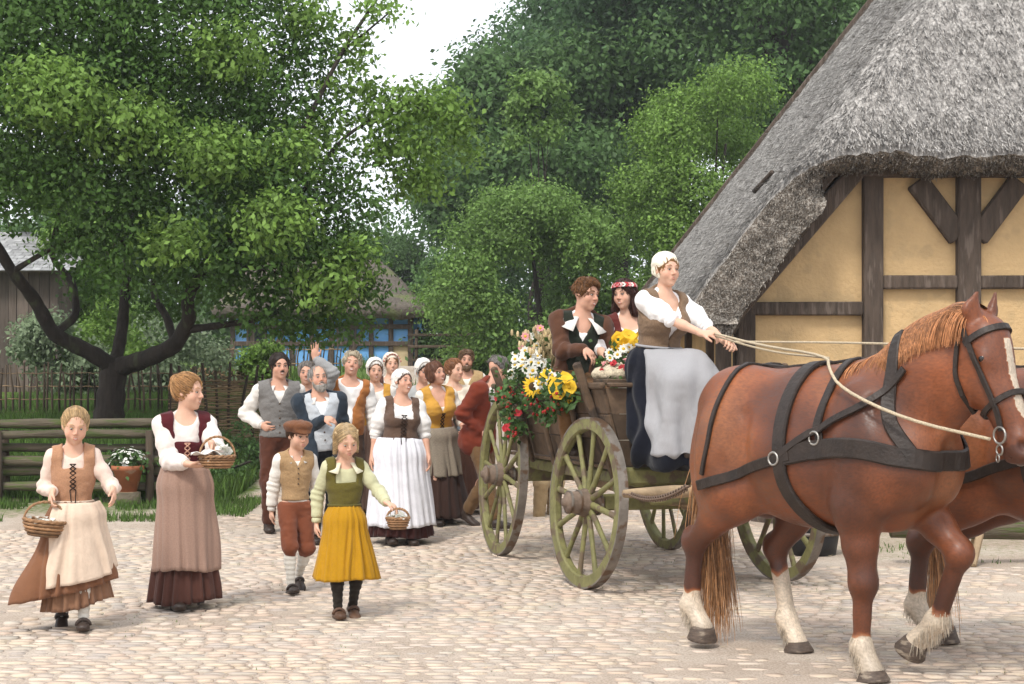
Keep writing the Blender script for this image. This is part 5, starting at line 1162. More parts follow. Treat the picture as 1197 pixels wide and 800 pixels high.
def blossom(c, nrm_, r, petals, pm, dm, parent, name='flower', disc=.32, cup=.25, layers=1, wr=.5):
    n = nrm(nrm_); a = nrm(np.cross(n, V3(.2, .1, 1))); b = np.cross(n, a); mb = MB()
    for ly in range(layers):
        for i in range(petals):
            t = (i + .5 * ly) / petals * 2 * pi + RS.uniform(-.06, .06); d = a * cos(t) + b * sin(t); s_ = np.cross(n, d); rr = r * (1 - .25 * ly) * RS.uniform(.9, 1.08); cu = cup + .3 * ly; w = rr * wr * 2.6 / petals * 2.2
            P = [c + d * rr * .18, c + d * rr * .55 + s_ * w + n * rr * cu * .3, c + d * rr * .6 + n * rr * (cu * .3 + .05), c + d * rr * .55 - s_ * w + n * rr * cu * .3, c + d * rr + n * rr * cu * RS.uniform(.2, .8)]
            mb.add(P, [(0, 1, 2), (0, 2, 3), (1, 4, 2), (2, 4, 3)])
    o = mb.build(name, pm, parent)
    if dm: m2 = MB(); R = np.stack([a, b, n], 1); m2.ball(c + n * r * .05, V3(r * disc, r * disc, r * disc * .5), 8, 5, R=R); m2.build('centre', dm, o, True)
    return o
def leaf_mb(mb, P, d, n, L, w, tint=.5, curl=.2):
    d = nrm(d); n = nrm(n - d * np.dot(n, d)); s_ = np.cross(d, n)
    mb.add([P, P + d * L * .45 + s_ * w + n * L * .06, P + d * L * .5, P + d * L * .45 - s_ * w + n * L * .06, P + d * L - n * L * curl * .5], [(0, 1, 2), (0, 2, 3), (1, 4, 2), (2, 4, 3)], tint)
def greens(name, pts, spread, n, L, rs, parent, m=None, hang=.3, w=.32):
    mb = MB(); P = np.asarray(pts, float)
    for i in range(n):
        t = rs.uniform(0, len(P) - 1.001) if len(P) > 1 else 0; k_ = int(t); p = P[k_] + ((P[k_ + 1] - P[k_]) * (t - k_) if len(P) > 1 else 0); v = rs.normal(0, 1, 3); v[2] -= hang
        leaf_mb(mb, p + rs.normal(0, 1, 3) * spread, v, rs.normal(0, 1, 3) + V3(0, -.6, .6), L * rs.uniform(.6, 1.2), L * w, rs.rand())
    o = mb.build(name, m or M_LEAFG, parent); o['kind'] = 'stuff'; return o
# ------------------------------------------------------------------ dressing of the wagon, riders, team
def seated(p, hipz, knee_f, foot_drop, spread=.06): pass
def dress_wagon():
    rs = np.random.RandomState(21)
    # daisies heap on the near rim
    def bunch(label, name, c, spread, kinds, ngreen, green_L=.06, cat='bouquet', hang=.0, facing=V3(-.25, -1, .5), group=None):
        root = empty(name, wl(*c), WY, label, cat, group)
        greens('foliage', [V3(0, 0, -.02)], V3(*spread) * .62, ngreen, green_L, rs, root, hang=hang)
        for (n, r, petals, pm, dm, kw) in kinds:
            for i in range(n):
                v = nrm(rs.normal(0, 1, 3) + facing * .9); blossom(v * V3(*spread) * rs.uniform(.75, 1.05), nrm(v * .6 + facing + rs.normal(0, .25, 3)), r * rs.uniform(.85, 1.15), petals, pm, dm, root, **kw)
        return root
    bunch('heap of white daisies and pale green stems on the wagon side above the rear wheel', 'daisy_bunch', (-.78, .42, 1.64), (.17, .30, .19), [(46, .045, 9, M_PET_W, M_DISC_Y, {})], 260, .07)
    bunch('single sunflower with brown centre among white daisies on the wagon rim', 'sunflower', (-.92, -.26, 1.50), (.03, .03, .03), [], 26, .10)
    r = bpy.data.objects[[o.name for o in bpy.data.objects if o.name.startswith('sunflower')][-1]]
    blossom(V3(-.03, -.10, .02), V3(-.35, -1, .15), .095, 18, M_PET_Y, M_DISC, r, 'flower_head', .42, .10, 2)
    bunch('cluster of yellow lilies hanging over the wagon side beside the front stake', 'lily_bunch', (-.86, -.80, 1.50), (.11, .20, .09), [(9, .060, 6, M_PET_Y, M_DISC_Y, dict(disc=.15, cup=.5, wr=.8))], 150, .08)
    bunch('white and yellow blossoms between the sunflower and the lilies', 'flower_bunch', (-.84, -.46, 1.55), (.10, .15, .08), [(9, .05, 9, M_PET_W, M_DISC_Y, {}), (5, .06, 7, M_PET_Y, M_DISC_Y, {})], 120, .07)
    # dry grass and seed heads sheaf
    root = empty('dried_grass_sheaf', wl(-.55, .45, 1.60), WY, 'tall sheaf of dried pink and straw coloured grasses at the wagon rear', 'bouquet')
    mb = MB()
    for i in range(190):
        a = rs.uniform(0, 2 * pi); sp = rs.uniform(0, .30); p0 = V3(rs.normal(0, .05), rs.normal(0, .09), -.1); p1 = p0 + V3(cos(a) * sp, sin(a) * sp * 1.4, rs.uniform(.28, .52)); mid = (p0 + p1) / 2 + V3(0, 0, .06)
        mb.tube([p0, mid, p1], [.003, .0025, .002], 3, False, rs.rand()); mb.ball(p1, V3(.014, .014, .030), 5, 4, rs.rand())
    mb.build('grass_stem', M_DRY, root)['kind'] = 'stuff'
    for i in range(16): v = V3(rs.normal(0, .13), rs.normal(0, .16), rs.uniform(.1, .42)); blossom(v, V3(-.2, -1, .3) + rs.normal(0, .3, 3), .04, 8, M_PET_P if i % 2 else M_PET_W, M_DISC_Y, root)
    greens('foliage', [V3(0, 0, .0), V3(-.05, 0, .25)], .11, 140, .07, rs, root)
    # garlands
    def garland(label, pts, n, L, spread, nroses=0, parentname='garland', berries=0):
        root = empty(parentname, wl(*pts[0]), WY, label, 'garland'); P = [V3(*q) - V3(*pts[0]) for q in pts]
        mb = MB(); mb.tube(P, .010, 6); mb.build('stem', M_LEAFG, root, True); greens('leaf', P, spread, n, L, rs, root, hang=.6)
        for i in range(nroses):
            t = rs.uniform(0, len(P) - 1.01); k_ = int(t); q = P[k_] + (P[k_ + 1] - P[k_]) * (t - k_) + rs.normal(0, spread * .7, 3) + V3(-.02, -.04, 0); blossom(q, V3(-.3, -1, .3), .038, 6, M_PET_R, None, root, 'flower', layers=3, cup=.6, wr=.8)
        for i in range(berries):
            t = rs.uniform(0, len(P) - 1.01); k_ = int(t); q = P[k_] + (P[k_ + 1] - P[k_]) * (t - k_) + rs.normal(0, spread * .6, 3) + V3(-.03, -.03, 0); m2 = MB(); m2.ball(q, .014, 6, 5); m2.build('berry', M_BERRY, root, True)
        return root
    garland('leafy garland with red roses draped down the wagon side between the wheels', [(-.84, .22, 1.50), (-.84, .0, 1.38), (-.83, -.30, 1.30), (-.85, -.65, 1.34), (-.88, -.95, 1.46)], 260, .06, .045, 1, berries=34)
    garland('ivy garland hanging on the front board beside the driver', [(.02, -1.58, 1.54), (.10, -1.58, 1.35), (-.04, -1.58, 1.20), (-.30, -1.58, 1.15), (-.16, -1.58, 1.06), (.05, -1.60, .98)], 330, .055, .05, 0)
    garland('short trail of leaves and red berries hanging from the rim at the rear', [(-.80, .75, 1.52), (-.87, .62, 1.30), (-.84, .48, 1.10)], 130, .07, .05, 3, berries=26)
    garland('green garland along the rear boards above the rear wheel', [(-.76, 1.45, 1.50), (-.80, 1.2, 1.44), (-.80, .8, 1.50)], 90, .06, .04, 3)
    # floral cushion and basket bouquet in front of the couple
    root = empty('flower_cushion', wl(-.44, -1.14, 1.55), WY, 'pale straw cushion strewn with red roses on the front of the wagon', 'cushion')
    solid('padding', [E((0, 0, .06), (.27, .17, .08), k=.02), E((.03, .0, .08), (.20, .14, .07), k=.04)], .012, [mat('straw_cloth', (.50, .42, .30), rough=.95, var=.4, vscale=70, bump=.9, bscale=60)], root, lambda P: .012 * fbm(P * 18, 3, 2))
    for i in range(14): v = nrm(rs.normal(0, 1, 3) + V3(0, -1, 1)); blossom(v * V3(.25, .16, .12) + V3(0, 0, .05), v, .034, 6, M_PET_R if i % 3 else M_PET_P, None, root, 'rose', layers=3, cup=.6, wr=.8)
    greens('leaf', [V3(-.25, -.1, .1), V3(.25, -.1, .1)], .07, 90, .05, rs, root)
    root = empty('basket', wl(-.30, -.80, 1.52), WY, 'dark red wicker basket filled with the yellow and white bouquet before the bride', 'basket')
    basket_mesh(root, .19, .13, V3(.22, .04, .03), handle=False, col=M_WICK_R)
    bunch('bouquet of yellow lilies above white daisies in the red basket before the bride', 'lily_daisy_bouquet', (-.30, -.80, 1.74), (.17, .12, .11), [(26, .040, 9, M_PET_W, M_DISC_Y, {})], 150, .06)
    o = [q for q in bpy.data.objects if q.name.startswith('lily_daisy_bouquet')][-1]
    for i in range(12): v = V3(rs.normal(.02, .07), rs.normal(-.02, .06), rs.uniform(.08, .20)); blossom(v, nrm(V3(-.1, -1, .5) + rs.normal(0, .35, 3)), .065, 6, M_PET_Y, M_DISC_Y, o, 'lily', .15, .5, 1, .8)
M_WICK = mat('wicker', (.27, .15, .075), rough=.75, var=.4, vscale=20, bump=.4, bscale=80, tint=.4); M_WICK_R = mat('wicker_dark_red', (.14, .035, .025), rough=.7, var=.4, vscale=20, bump=.4, bscale=80, tint=.4)
def basket_mesh(root, R, Hh, c=V3(0, 0, 0), handle=True, col=None, oval=.8, hh=None, tiltm=None, n=24):
    """woven from rods that pass in and out of the upright stakes"""
    col = col or M_WICK; rows = max(5, int(Hh / .016)); T = np.eye(3) if tiltm is None else tiltm
    prof = lambda t: R * (.70 + .30 * t ** .6)
    mb = MB()
    for i in range(rows):
        t = i / (rows - 1); r = prof(t); mb.tube([c + T @ V3(r * cos(a) * (1 + .035 * (-1) ** (k_ + i)), r * oval * sin(a) * (1 + .035 * (-1) ** (k_ + i)), Hh * t) for k_, a in enumerate(np.linspace(0, 2 * pi, 2 * n + 1)[:-1])], Hh / rows * .62, 4, False, closed=True, tint=RS.rand())
    mb.build('woven_side', col, root, True)['kind'] = 'stuff'
    mb = MB(); mb.lathe([(0, 0), (prof(0), 0), (prof(0), .008), (0, .008)], n, c, T @ np.diag([1, oval, 1])); mb.build('base', col, root)
    mb = MB()
    for ph in (0, pi): mb.tube([c + T @ V3((prof(1) + .004 * cos(a * 9 + ph)) * cos(a), (prof(1) * oval + .004 * cos(a * 9 + ph)) * sin(a), Hh + .006 * sin(a * 9 + ph)) for a in np.linspace(0, 2 * pi, 73)[:-1]], .0075, 5, False, closed=True)
    mb.build('rim', col, root, True)
    if handle:
        hh = hh or R * 1.15; mb = MB()
        for ph in (0, pi): mb.tube([c + T @ V3(R * 1.0 * cos(a) , .004 * cos(a * 12 + ph), Hh + hh * sin(a) + .004 * sin(a * 12 + ph)) for a in np.linspace(0, pi, 30)], .0065, 5)
        mb.build('handle', col, root, True)
def baskets(fr):
    rs = np.random.RandomState(4)
    def fill(root, R, oval, z, petal=True, cloth=False, c=V3(0, 0, 0)):
        mb = MB()
        for i in range(70):
            a = rs.uniform(0, 2 * pi); q = sqrt(rs.rand()) * R * .85; p = V3(q * cos(a), q * oval * sin(a), z + .03 * (1 - q / R) + rs.uniform(-.01, .01)) + c; leaf_mb(mb, p, rs.normal(0, 1, 3) * V3(1, 1, .3), V3(0, 0, 1), .04, .016, rs.rand())
        mb.build('petals', M_PET_W, root)['kind'] = 'stuff'
        if cloth:
            n = 60; V = []; F = []
            for i in range(n):
                a = i / n * 2 * pi; wv = .5 + .5 * sin(a * 5 + 1)
                for (r, dz) in ((.55, .02), (.95, .03), (1.12, .045 + .02 * wv), (1.25 + .12 * wv, .03 + .03 * wv), (1.32 + .1 * wv, -.03)): V.append(c + V3(R * r * cos(a), R * oval * r * sin(a), z + dz))
            for i in range(n):
                for j in range(4): k_ = (i + 1) % n; F.append((i * 5 + j, k_ * 5 + j, k_ * 5 + j + 1, i * 5 + j + 1))
            o = MB().add(V, F).build('cloth', WHITE, root, True); sm = o.modifiers.new('t', 'SOLIDIFY'); sm.thickness = .004
    # basket of the small girl hangs from her hand
    p = fr['girl_basket']; hnd = p.w(p.W['a'] + p.hd['a'][0] * p.hl * .55)
    root = empty('basket', hnd + V3(-.03, -.02, -.19), radians(10), 'brown wicker basket hanging from the hand of the girl in the tan bodice', 'basket'); basket_mesh(root, .125, .085, hh=.115, tiltm=rot('y', .12)); fill(root, .125, .8, .07)
    p = fr['girl_maroon']; hnd = p.w((p.W['a'] + p.W['b']) / 2)
    b = at(254, 546, 10.18)
    root = empty('basket', b, radians(10), 'shallow wicker basket with white cloth and petals held by the girl in maroon bodice', 'basket'); basket_mesh(root, .115, .07, hh=.13); fill(root, .115, .8, .06, cloth=False)
    mb = MB(); n = 26; V = []
    for i in range(n):
        for j in range(8): u = i / (n - 1); v = j / 7; V.append((-.17 + .22 * u, -.09 + .16 * v, .083 + .014 * sin(u * 11 + v * 3) + .02 * sin(u * pi)))
    o = mb.add(V, [(i * 8 + j, (i + 1) * 8 + j, (i + 1) * 8 + j + 1, i * 8 + j + 1) for i in range(n - 1) for j in range(7)]).build('cloth', WHITE, root, True); sm = o.modifiers.new('t', 'SOLIDIFY'); sm.thickness = .004
    for i in range(7): v = V3(.05 + rs.normal(0, .03), rs.normal(0, .03), .10 + .04 * rs.rand()); blossom(v, V3(0, -.5, 1) + rs.normal(0, .4, 3), .035, 6, M_PET_W, None, root, 'blossom', cup=.7, wr=.8)
    p = fr['girl_yellow']; hnd = p.w(p.W['b'] + p.hd['b'][0] * p.hl * .5)
    root = empty('basket', hnd + V3(.015, -.02, -.135), radians(10), 'tiny round wicker basket dangling from the hand of the girl in the yellow skirt', 'basket'); basket_mesh(root, .072, .065, hh=.06, oval=.9, n=16); fill(root, .072, .9, .06)

def riders():
    # driver: sits on the front board, knees to the right
    D = wl(-.32, -1.50, 0); seatz = 1.60
    p = Person('woman driver in white bonnet, checked waistcoat and grey apron seated holding the reins', D[0], D[1], 1.74, yaw=30, fem=True, g=1.08, hh=.133, look=(-2, 0, 0), lean=(7, 2), vox=.0075, z0=0,
               pz=seatz + .085, hands={'a': px(838, 400, -.42), 'b': px(848, 400, -.26)}, poles={'a': (-.8, .4, -.6), 'b': (.8, .4, -.6)}, feet={'a': (-.05, -.20, .64, 10), 'b': (.06, -.20, .63, 10)}, knees={'a': (0, -1, .4), 'b': (0, -1, .4)}, curl=1.0,
               fingers={'a': dict(d=V3(.5, -.8, .0), n=V3(.3, .3, -.8), curl=.95), 'b': dict(d=V3(-.2, -.95, .0), n=V3(-.3, .3, -.8), curl=.95)})
    p.body(); hm = hair_mat('#8c6236'); p.hair(hm, 'under', 30); p.face(hm, .15)
    p.bonnet(fabric('#e0d9c6'), False); 
    p.shirt(fabric('#ebe8e6'), .95, .020, seed=30, scoop=.055, neckdrop=.02, cuff=True); p.vest(fabric('#7a6450', 'tweed'), .018, .62, .055, hem=-.03, seed=12, armhole=.05, front_open=.004)
    H = p.H; Ka, Kb = p.Kn['a'], p.Kn['b']; P = p.P; R_ = p.A
    dn = lambda q, z, f=0, x=0: V3(q[0] + x, q[1] + f, z)
    lapz = .035
    sk = [E(P + V3(0, .02, .02), (.20, .16, .13), k=.06), K(P + V3(-.06, 0, .0), Ka + V3(0, 0, .0), .145, .105, k=.08), K(P + V3(.06, 0, 0), Kb + V3(0, 0, .0), .145, .105, k=.08),
          K(Ka, dn(Ka, 1.02, .04, -.06), .105, .145, k=.08), K(Kb, dn(Kb, 1.02, .04, .04), .105, .145, k=.08), K((Ka + Kb) / 2, dn((Ka + Kb) / 2, 1.00, .06), .11, .15, k=.08),
          K(P + V3(-.10, .02, -.05), dn(P, 1.06, -.14, -.16), .13, .15, k=.10), K(P + V3(-.02, -.16, -.05), dn(P, 1.02, -.22, -.05), .13, .17, k=.10), K(P + V3(.06, -.24, -.08), dn(P, 1.02, -.34, .10), .13, .17, k=.10), K(Kb + V3(.02, .06, -.04), dn(Kb, 1.02, .10, .10), .11, .15, k=.10), K(Ka + V3(.06, .05, -.02), dn(Ka, 1.02, .0, .10), .11, .15, k=.10), K(P + V3(.10, -.30, -.06), dn(P, 1.0, -.32, .16), .12, .16, k=.10), K(P + V3(.04, -.36, -.06), dn(P, 1.0, -.42, .06), .12, .16, k=.10), K(Kb + V3(.0, -.02, -.04), dn(Kb, 1.0, -.02, .04), .11, .17, k=.10), K((Ka + Kb) / 2 + V3(0, .12, -.03), dn((Ka + Kb) / 2, 1.0, .16), .12, .17, k=.10), PL((0, 0, .93), (0, 0, -1), .01)]
    def sf(V):
        q = V - P; a = np.arctan2(q[:, 0] + .05, -q[:, 1] + .1); low = np.clip((P[2] - .05 - V[:, 2]) / .35, 0, 1)
        return (.022 * low + .004) * np.sin(a * 15 + 3 * vnoise(V * 4, 3)) + .004 * fbm(V * 16, 2, 2)
    solid('skirt', sk, .010, [NAVY], p.root, sf)
    # grey striped apron over the lap and knees
    ap = infl(sk[:-1], .016); 
    ap.append(PL(P + V3(-.14, 0, 0), V3(-1, .45, 0), .01)); ap.append(PL((0, 0, 1.03), (0, 0, -1), .01)); ap.append(PL(P + V3(0, .02, 0), V3(0, 1, .0), .02)); ap.append(PL(P + V3(0, 0, .105), V3(0, 0, 1), .02))
    solid('apron', ap, .009, [fabric('#9c9b9d', stretch=(30, 30, 2), var=.07)], p.root, lambda V: .004 + .85 * sf(V) + (.003 + .007 * np.clip((P[2] - V[:, 2]) / .5, 0, 1)) * np.sin((V[:, 0] - .5 * V[:, 1]) * 48 + 3 * vnoise(V * 3.5, 8)))
    p.waistband(fabric('#9c9b9d'), .075, .022); p.stockings(DSOCK); p.shoes(M_LEATHER)
    out = {'driver': p}
    # groom and bride on the cross bench
    G = wl(-.56, -.20, 0)
    p = Person('young man in brown jacket with wide white collar seated beside the bride', G[0], G[1], 1.76, yaw=12, hh=.137, look=(34, 6, 4), lean=(4, 7), vox=.0075, z0=0, skin=SK_R,
               pz=1.49 + .09, hands={'a': px(683, 408, -.36), 'b': px(712, 415, -.25)}, feet={'a': (-.08, -.26, .60, 0), 'b': (.06, -.28, .58, 0)}, knees={'a': (-.3, -1, 1.3), 'b': (.1, -1, 1.0)}, curl=.6,
               fingers={'a': dict(d=V3(.55, -.55, -.5), n=V3(0, .3, -1), curl=.6), 'b': dict(d=V3(.3, -.7, -.3), n=V3(0, .2, -1), curl=.6)})
    p.body(); hm = hair_mat('#6e4a2a'); p.hair(hm, 'curly', 31); p.face(hm, .9, .4)
    p.shirt(fabric('#e9e6e4'), .25, .0, seed=31, fit=.010, cuff=False, neckdrop=.02); p.vest(fabric('#242820', 'coarse'), .016, .40, .05, hem=-.02, seed=13); p.buttons(M_HORN, .15, .55, 4, .018)
    p.jacket(fabric('#54382a', 'coarse'), -.05, 7, open_=.04, v=.95); p.collar(WHITE, 2.3); p.trousers(fabric('#6a4c2f', 'coarse'), 'ankle', .014); p.shoes(M_LEATHER)
    for q in 'a': 
        mb = MB(); W, E_ = p.W[q], p.E[q]; d = nrm(W - E_); mb.tube([W - d * .05, W - d * .03, W - d * .0], [.036, .038, .034], 12); mb.build('cuff', WHITE, p.root, True)
    out['groom'] = p
    B = wl(.0, -.17, 0)
    p = Person('dark haired bride in white blouse and red bodice with flower crown turning to the groom', B[0], B[1], 1.66, yaw=8, fem=True, hh=.135, look=(-42, 4, -4), lean=(4, -10), vox=.0075, z0=0,
               pz=1.54 + .09, hands={'a': px(708, 420, -.42), 'b': px(742, 425, -.3)}, feet={'a': (-.05, -.28, .60, 0), 'b': (.05, -.28, .60, 0)}, knees={'a': (0, -1, 1), 'b': (0, -1, 1)}, curl=.6,
               fingers={'a': dict(d=V3(-.1, -.5, -.8), n=V3(.2, .5, -.4), curl=.5)})
    p.body(); hm = hair_mat('#3e2016'); p.hair(hm, 'long', 32); p.face(hm, .9, .5)
    p.shirt(fabric('#e6dfdd'), 1.05, .020, seed=32, scoop=.06, neckdrop=.02); p.vest(fabric('#5b2a26'), .017, .42, .05, hem=-.01, name='bodice', vbase=.05, armhole=.048, seed=9); p.lacing(CREAM, .2, .5, 5, .012)
    Ka, Kb = p.Kn['a'], p.Kn['b']; P = p.P
    sk = [E(P + V3(0, .02, .02), (.19, .15, .12), k=.06), K(P + V3(-.06, 0, .0), Ka, .13, .10, k=.08), K(P + V3(.06, 0, 0), Kb, .13, .10, k=.08), K(Ka, dn(Ka, 1.10, .04, -.04), .10, .14, k=.08), K(Kb, dn(Kb, 1.10, .04, .04), .10, .14, k=.08), PL((0, 0, .97), (0, 0, -1), .01)]
    solid('skirt', sk, .011, [fabric('#c9c0b0')], p.root, lambda V: .006 * fbm(V * 12, 2, 2)); p.shoes(M_LEATHER)
    cr = MB(); n = 26
    crown_pts = [p.hp(.39 * sin(t), .09 - .44 * cos(t), .30 + .05 * cos(t)) for t in np.linspace(0, 2 * pi, n + 1)[:-1]]
    cr.tube(crown_pts, .006, 5, False, closed=True); co = cr.build('flower_crown', M_LEAFG, p.root, True)
    for i, q in enumerate(crown_pts): 
        blossom(q, q - p.hp(0, .09, .1), .024, 6, (M_PET_R, M_PET_P, M_PET_W)[i % 3], None, co, 'flower', layers=2, cup=.5, wr=.8)
    out['bride'] = p
    return out
# ------------------------------------------------------------------ ground, cobbles, grass
def ground():
    xs = np.concatenate([np.linspace(-160, -14, 24), np.arange(-13.5, 14, .25), np.linspace(14.5, 160, 24)])
    ys = np.concatenate([np.arange(-6, 46, .25), np.linspace(46.5, 340, 50)])
    X, Y = np.meshgrid(xs, ys); Z = gz(X, Y) - .0015 + .005 * vnoise(np.stack([X * 1.5, Y * 1.5, X * 0], -1), 5)
    V = np.stack([X, Y, Z], -1).reshape(-1, 3); nx = len(xs)
    i, j = np.meshgrid(np.arange(len(ys) - 1), np.arange(nx - 1), indexing='ij'); F = np.stack([i * nx + j, i * nx + j + 1, (i + 1) * nx + j + 1, (i + 1) * nx + j], -1).reshape(-1, 4)
    # grass amount: left bank, far meadow, right verge
    x, y = V[:, 0], V[:, 1]; n = .5 * fbm(np.stack([x * .9, y * .9, x * 0], -1), 4)
    g = sst(17.0, 18.6, y + n * 1.2) * sst(3.0, 3.7, -x + n * .4)           # behind the log fence
    g = np.maximum(g, sst(26, 30, y + n * 3) * (.75 + .25 * n) * (1 - .85 * sst(5.5, 4.6, -x + n) * sst(-.2, -1.2, x + n * .5) * (1 - sst(43, 46, y)))); g = np.maximum(g, sst(2.4, 3.4, x + n) * sst(12.6, 14, y + n) * .38)
    g = np.maximum(g, .55 * sst(15.5, 17.2, y + n * 1.5) * sst(2.6, 3.6, -x + n * .5))
    m = bpy.data.materials.new('earth_and_grass'); m.use_nodes = True; nt = m.node_tree; N = nt.nodes; L = nt.links; b = N['Principled BSDF']
    at_ = N.new('ShaderNodeAttribute'); at_.attribute_name = 'tint'; tc = N.new('ShaderNodeTexCoord')
    def nz(s, d=8, r=.6): q = N.new('ShaderNodeTexNoise'); q.inputs['Scale'].default_value = s; q.inputs['Detail'].default_value = d; q.inputs['Roughness'].default_value = r; L.new(tc.outputs['Object'], q.inputs['Vector']); return q
    def ramp(src, stops): r = N.new('ShaderNodeValToRGB'); e = r.color_ramp.elements; e[0].position, e[0].color = stops[0][0], stops[0][1] + (1,); e[1].position, e[1].color = stops[-1][0], stops[-1][1] + (1,); [setattr(e.new(p), 'color', c + (1,)) for p, c in stops[1:-1]]; L.new(src, r.inputs[0]); return r
    n1 = nz(1.3); n2 = nz(14); n3 = nz(70, 4)
    sand = ramp(n1.outputs[0], [(.3, (.39, .315, .25)), (.5, (.47, .39, .32)), (.7, (.55, .48, .405))]); sp = ramp(n3.outputs[0], [(.35, (.45, .42, .38)), (.55, (1, 1, 1)), (.75, (1.15, 1.12, 1.1))])
    mm = N.new('ShaderNodeMixRGB'); mm.blend_type = 'MULTIPLY'; mm.inputs[0].default_value = .6; L.new(sand.outputs[0], mm.inputs[1]); L.new(sp.outputs[0], mm.inputs[2])
    gr = ramp(n2.outputs[0], [(.3, (.045, .085, .018)), (.5, (.085, .14, .03)), (.72, (.16, .18, .06))])
    ad = N.new('ShaderNodeMath'); ad.operation = 'ADD'; mu = N.new('ShaderNodeMath'); mu.operation = 'MULTIPLY_ADD'; L.new(n2.outputs[0], mu.inputs[0]); mu.inputs[1].default_value = .9; mu.inputs[2].default_value = -.45; L.new(at_.outputs['Fac'], ad.inputs[0]); L.new(mu.outputs[0], ad.inputs[1])
    mr = N.new('ShaderNodeMapRange'); mr.inputs[1].default_value = .35; mr.inputs[2].default_value = .65; L.new(ad.outputs[0], mr.inputs[0])
    mx = N.new('ShaderNodeMixRGB'); L.new(mr.outputs[0], mx.inputs[0]); L.new(mm.outputs[0], mx.inputs[1]); L.new(gr.outputs[0], mx.inputs[2]); L.new(mx.outputs[0], b.inputs['Base Color'])
    b.inputs['Roughness'].default_value = .95; b.inputs['Specular IOR Level'].default_value = .1
    bp = N.new('ShaderNodeBump'); bp.inputs['Strength'].default_value = .6; bp.inputs['Distance'].default_value = .02; L.new(n3.outputs[0], bp.inputs['Height']); L.new(bp.outputs[0], b.inputs['Normal'])
    o = mesh_np('ground', V, F, m, None, True, g); tag(o, kind='structure'); return o
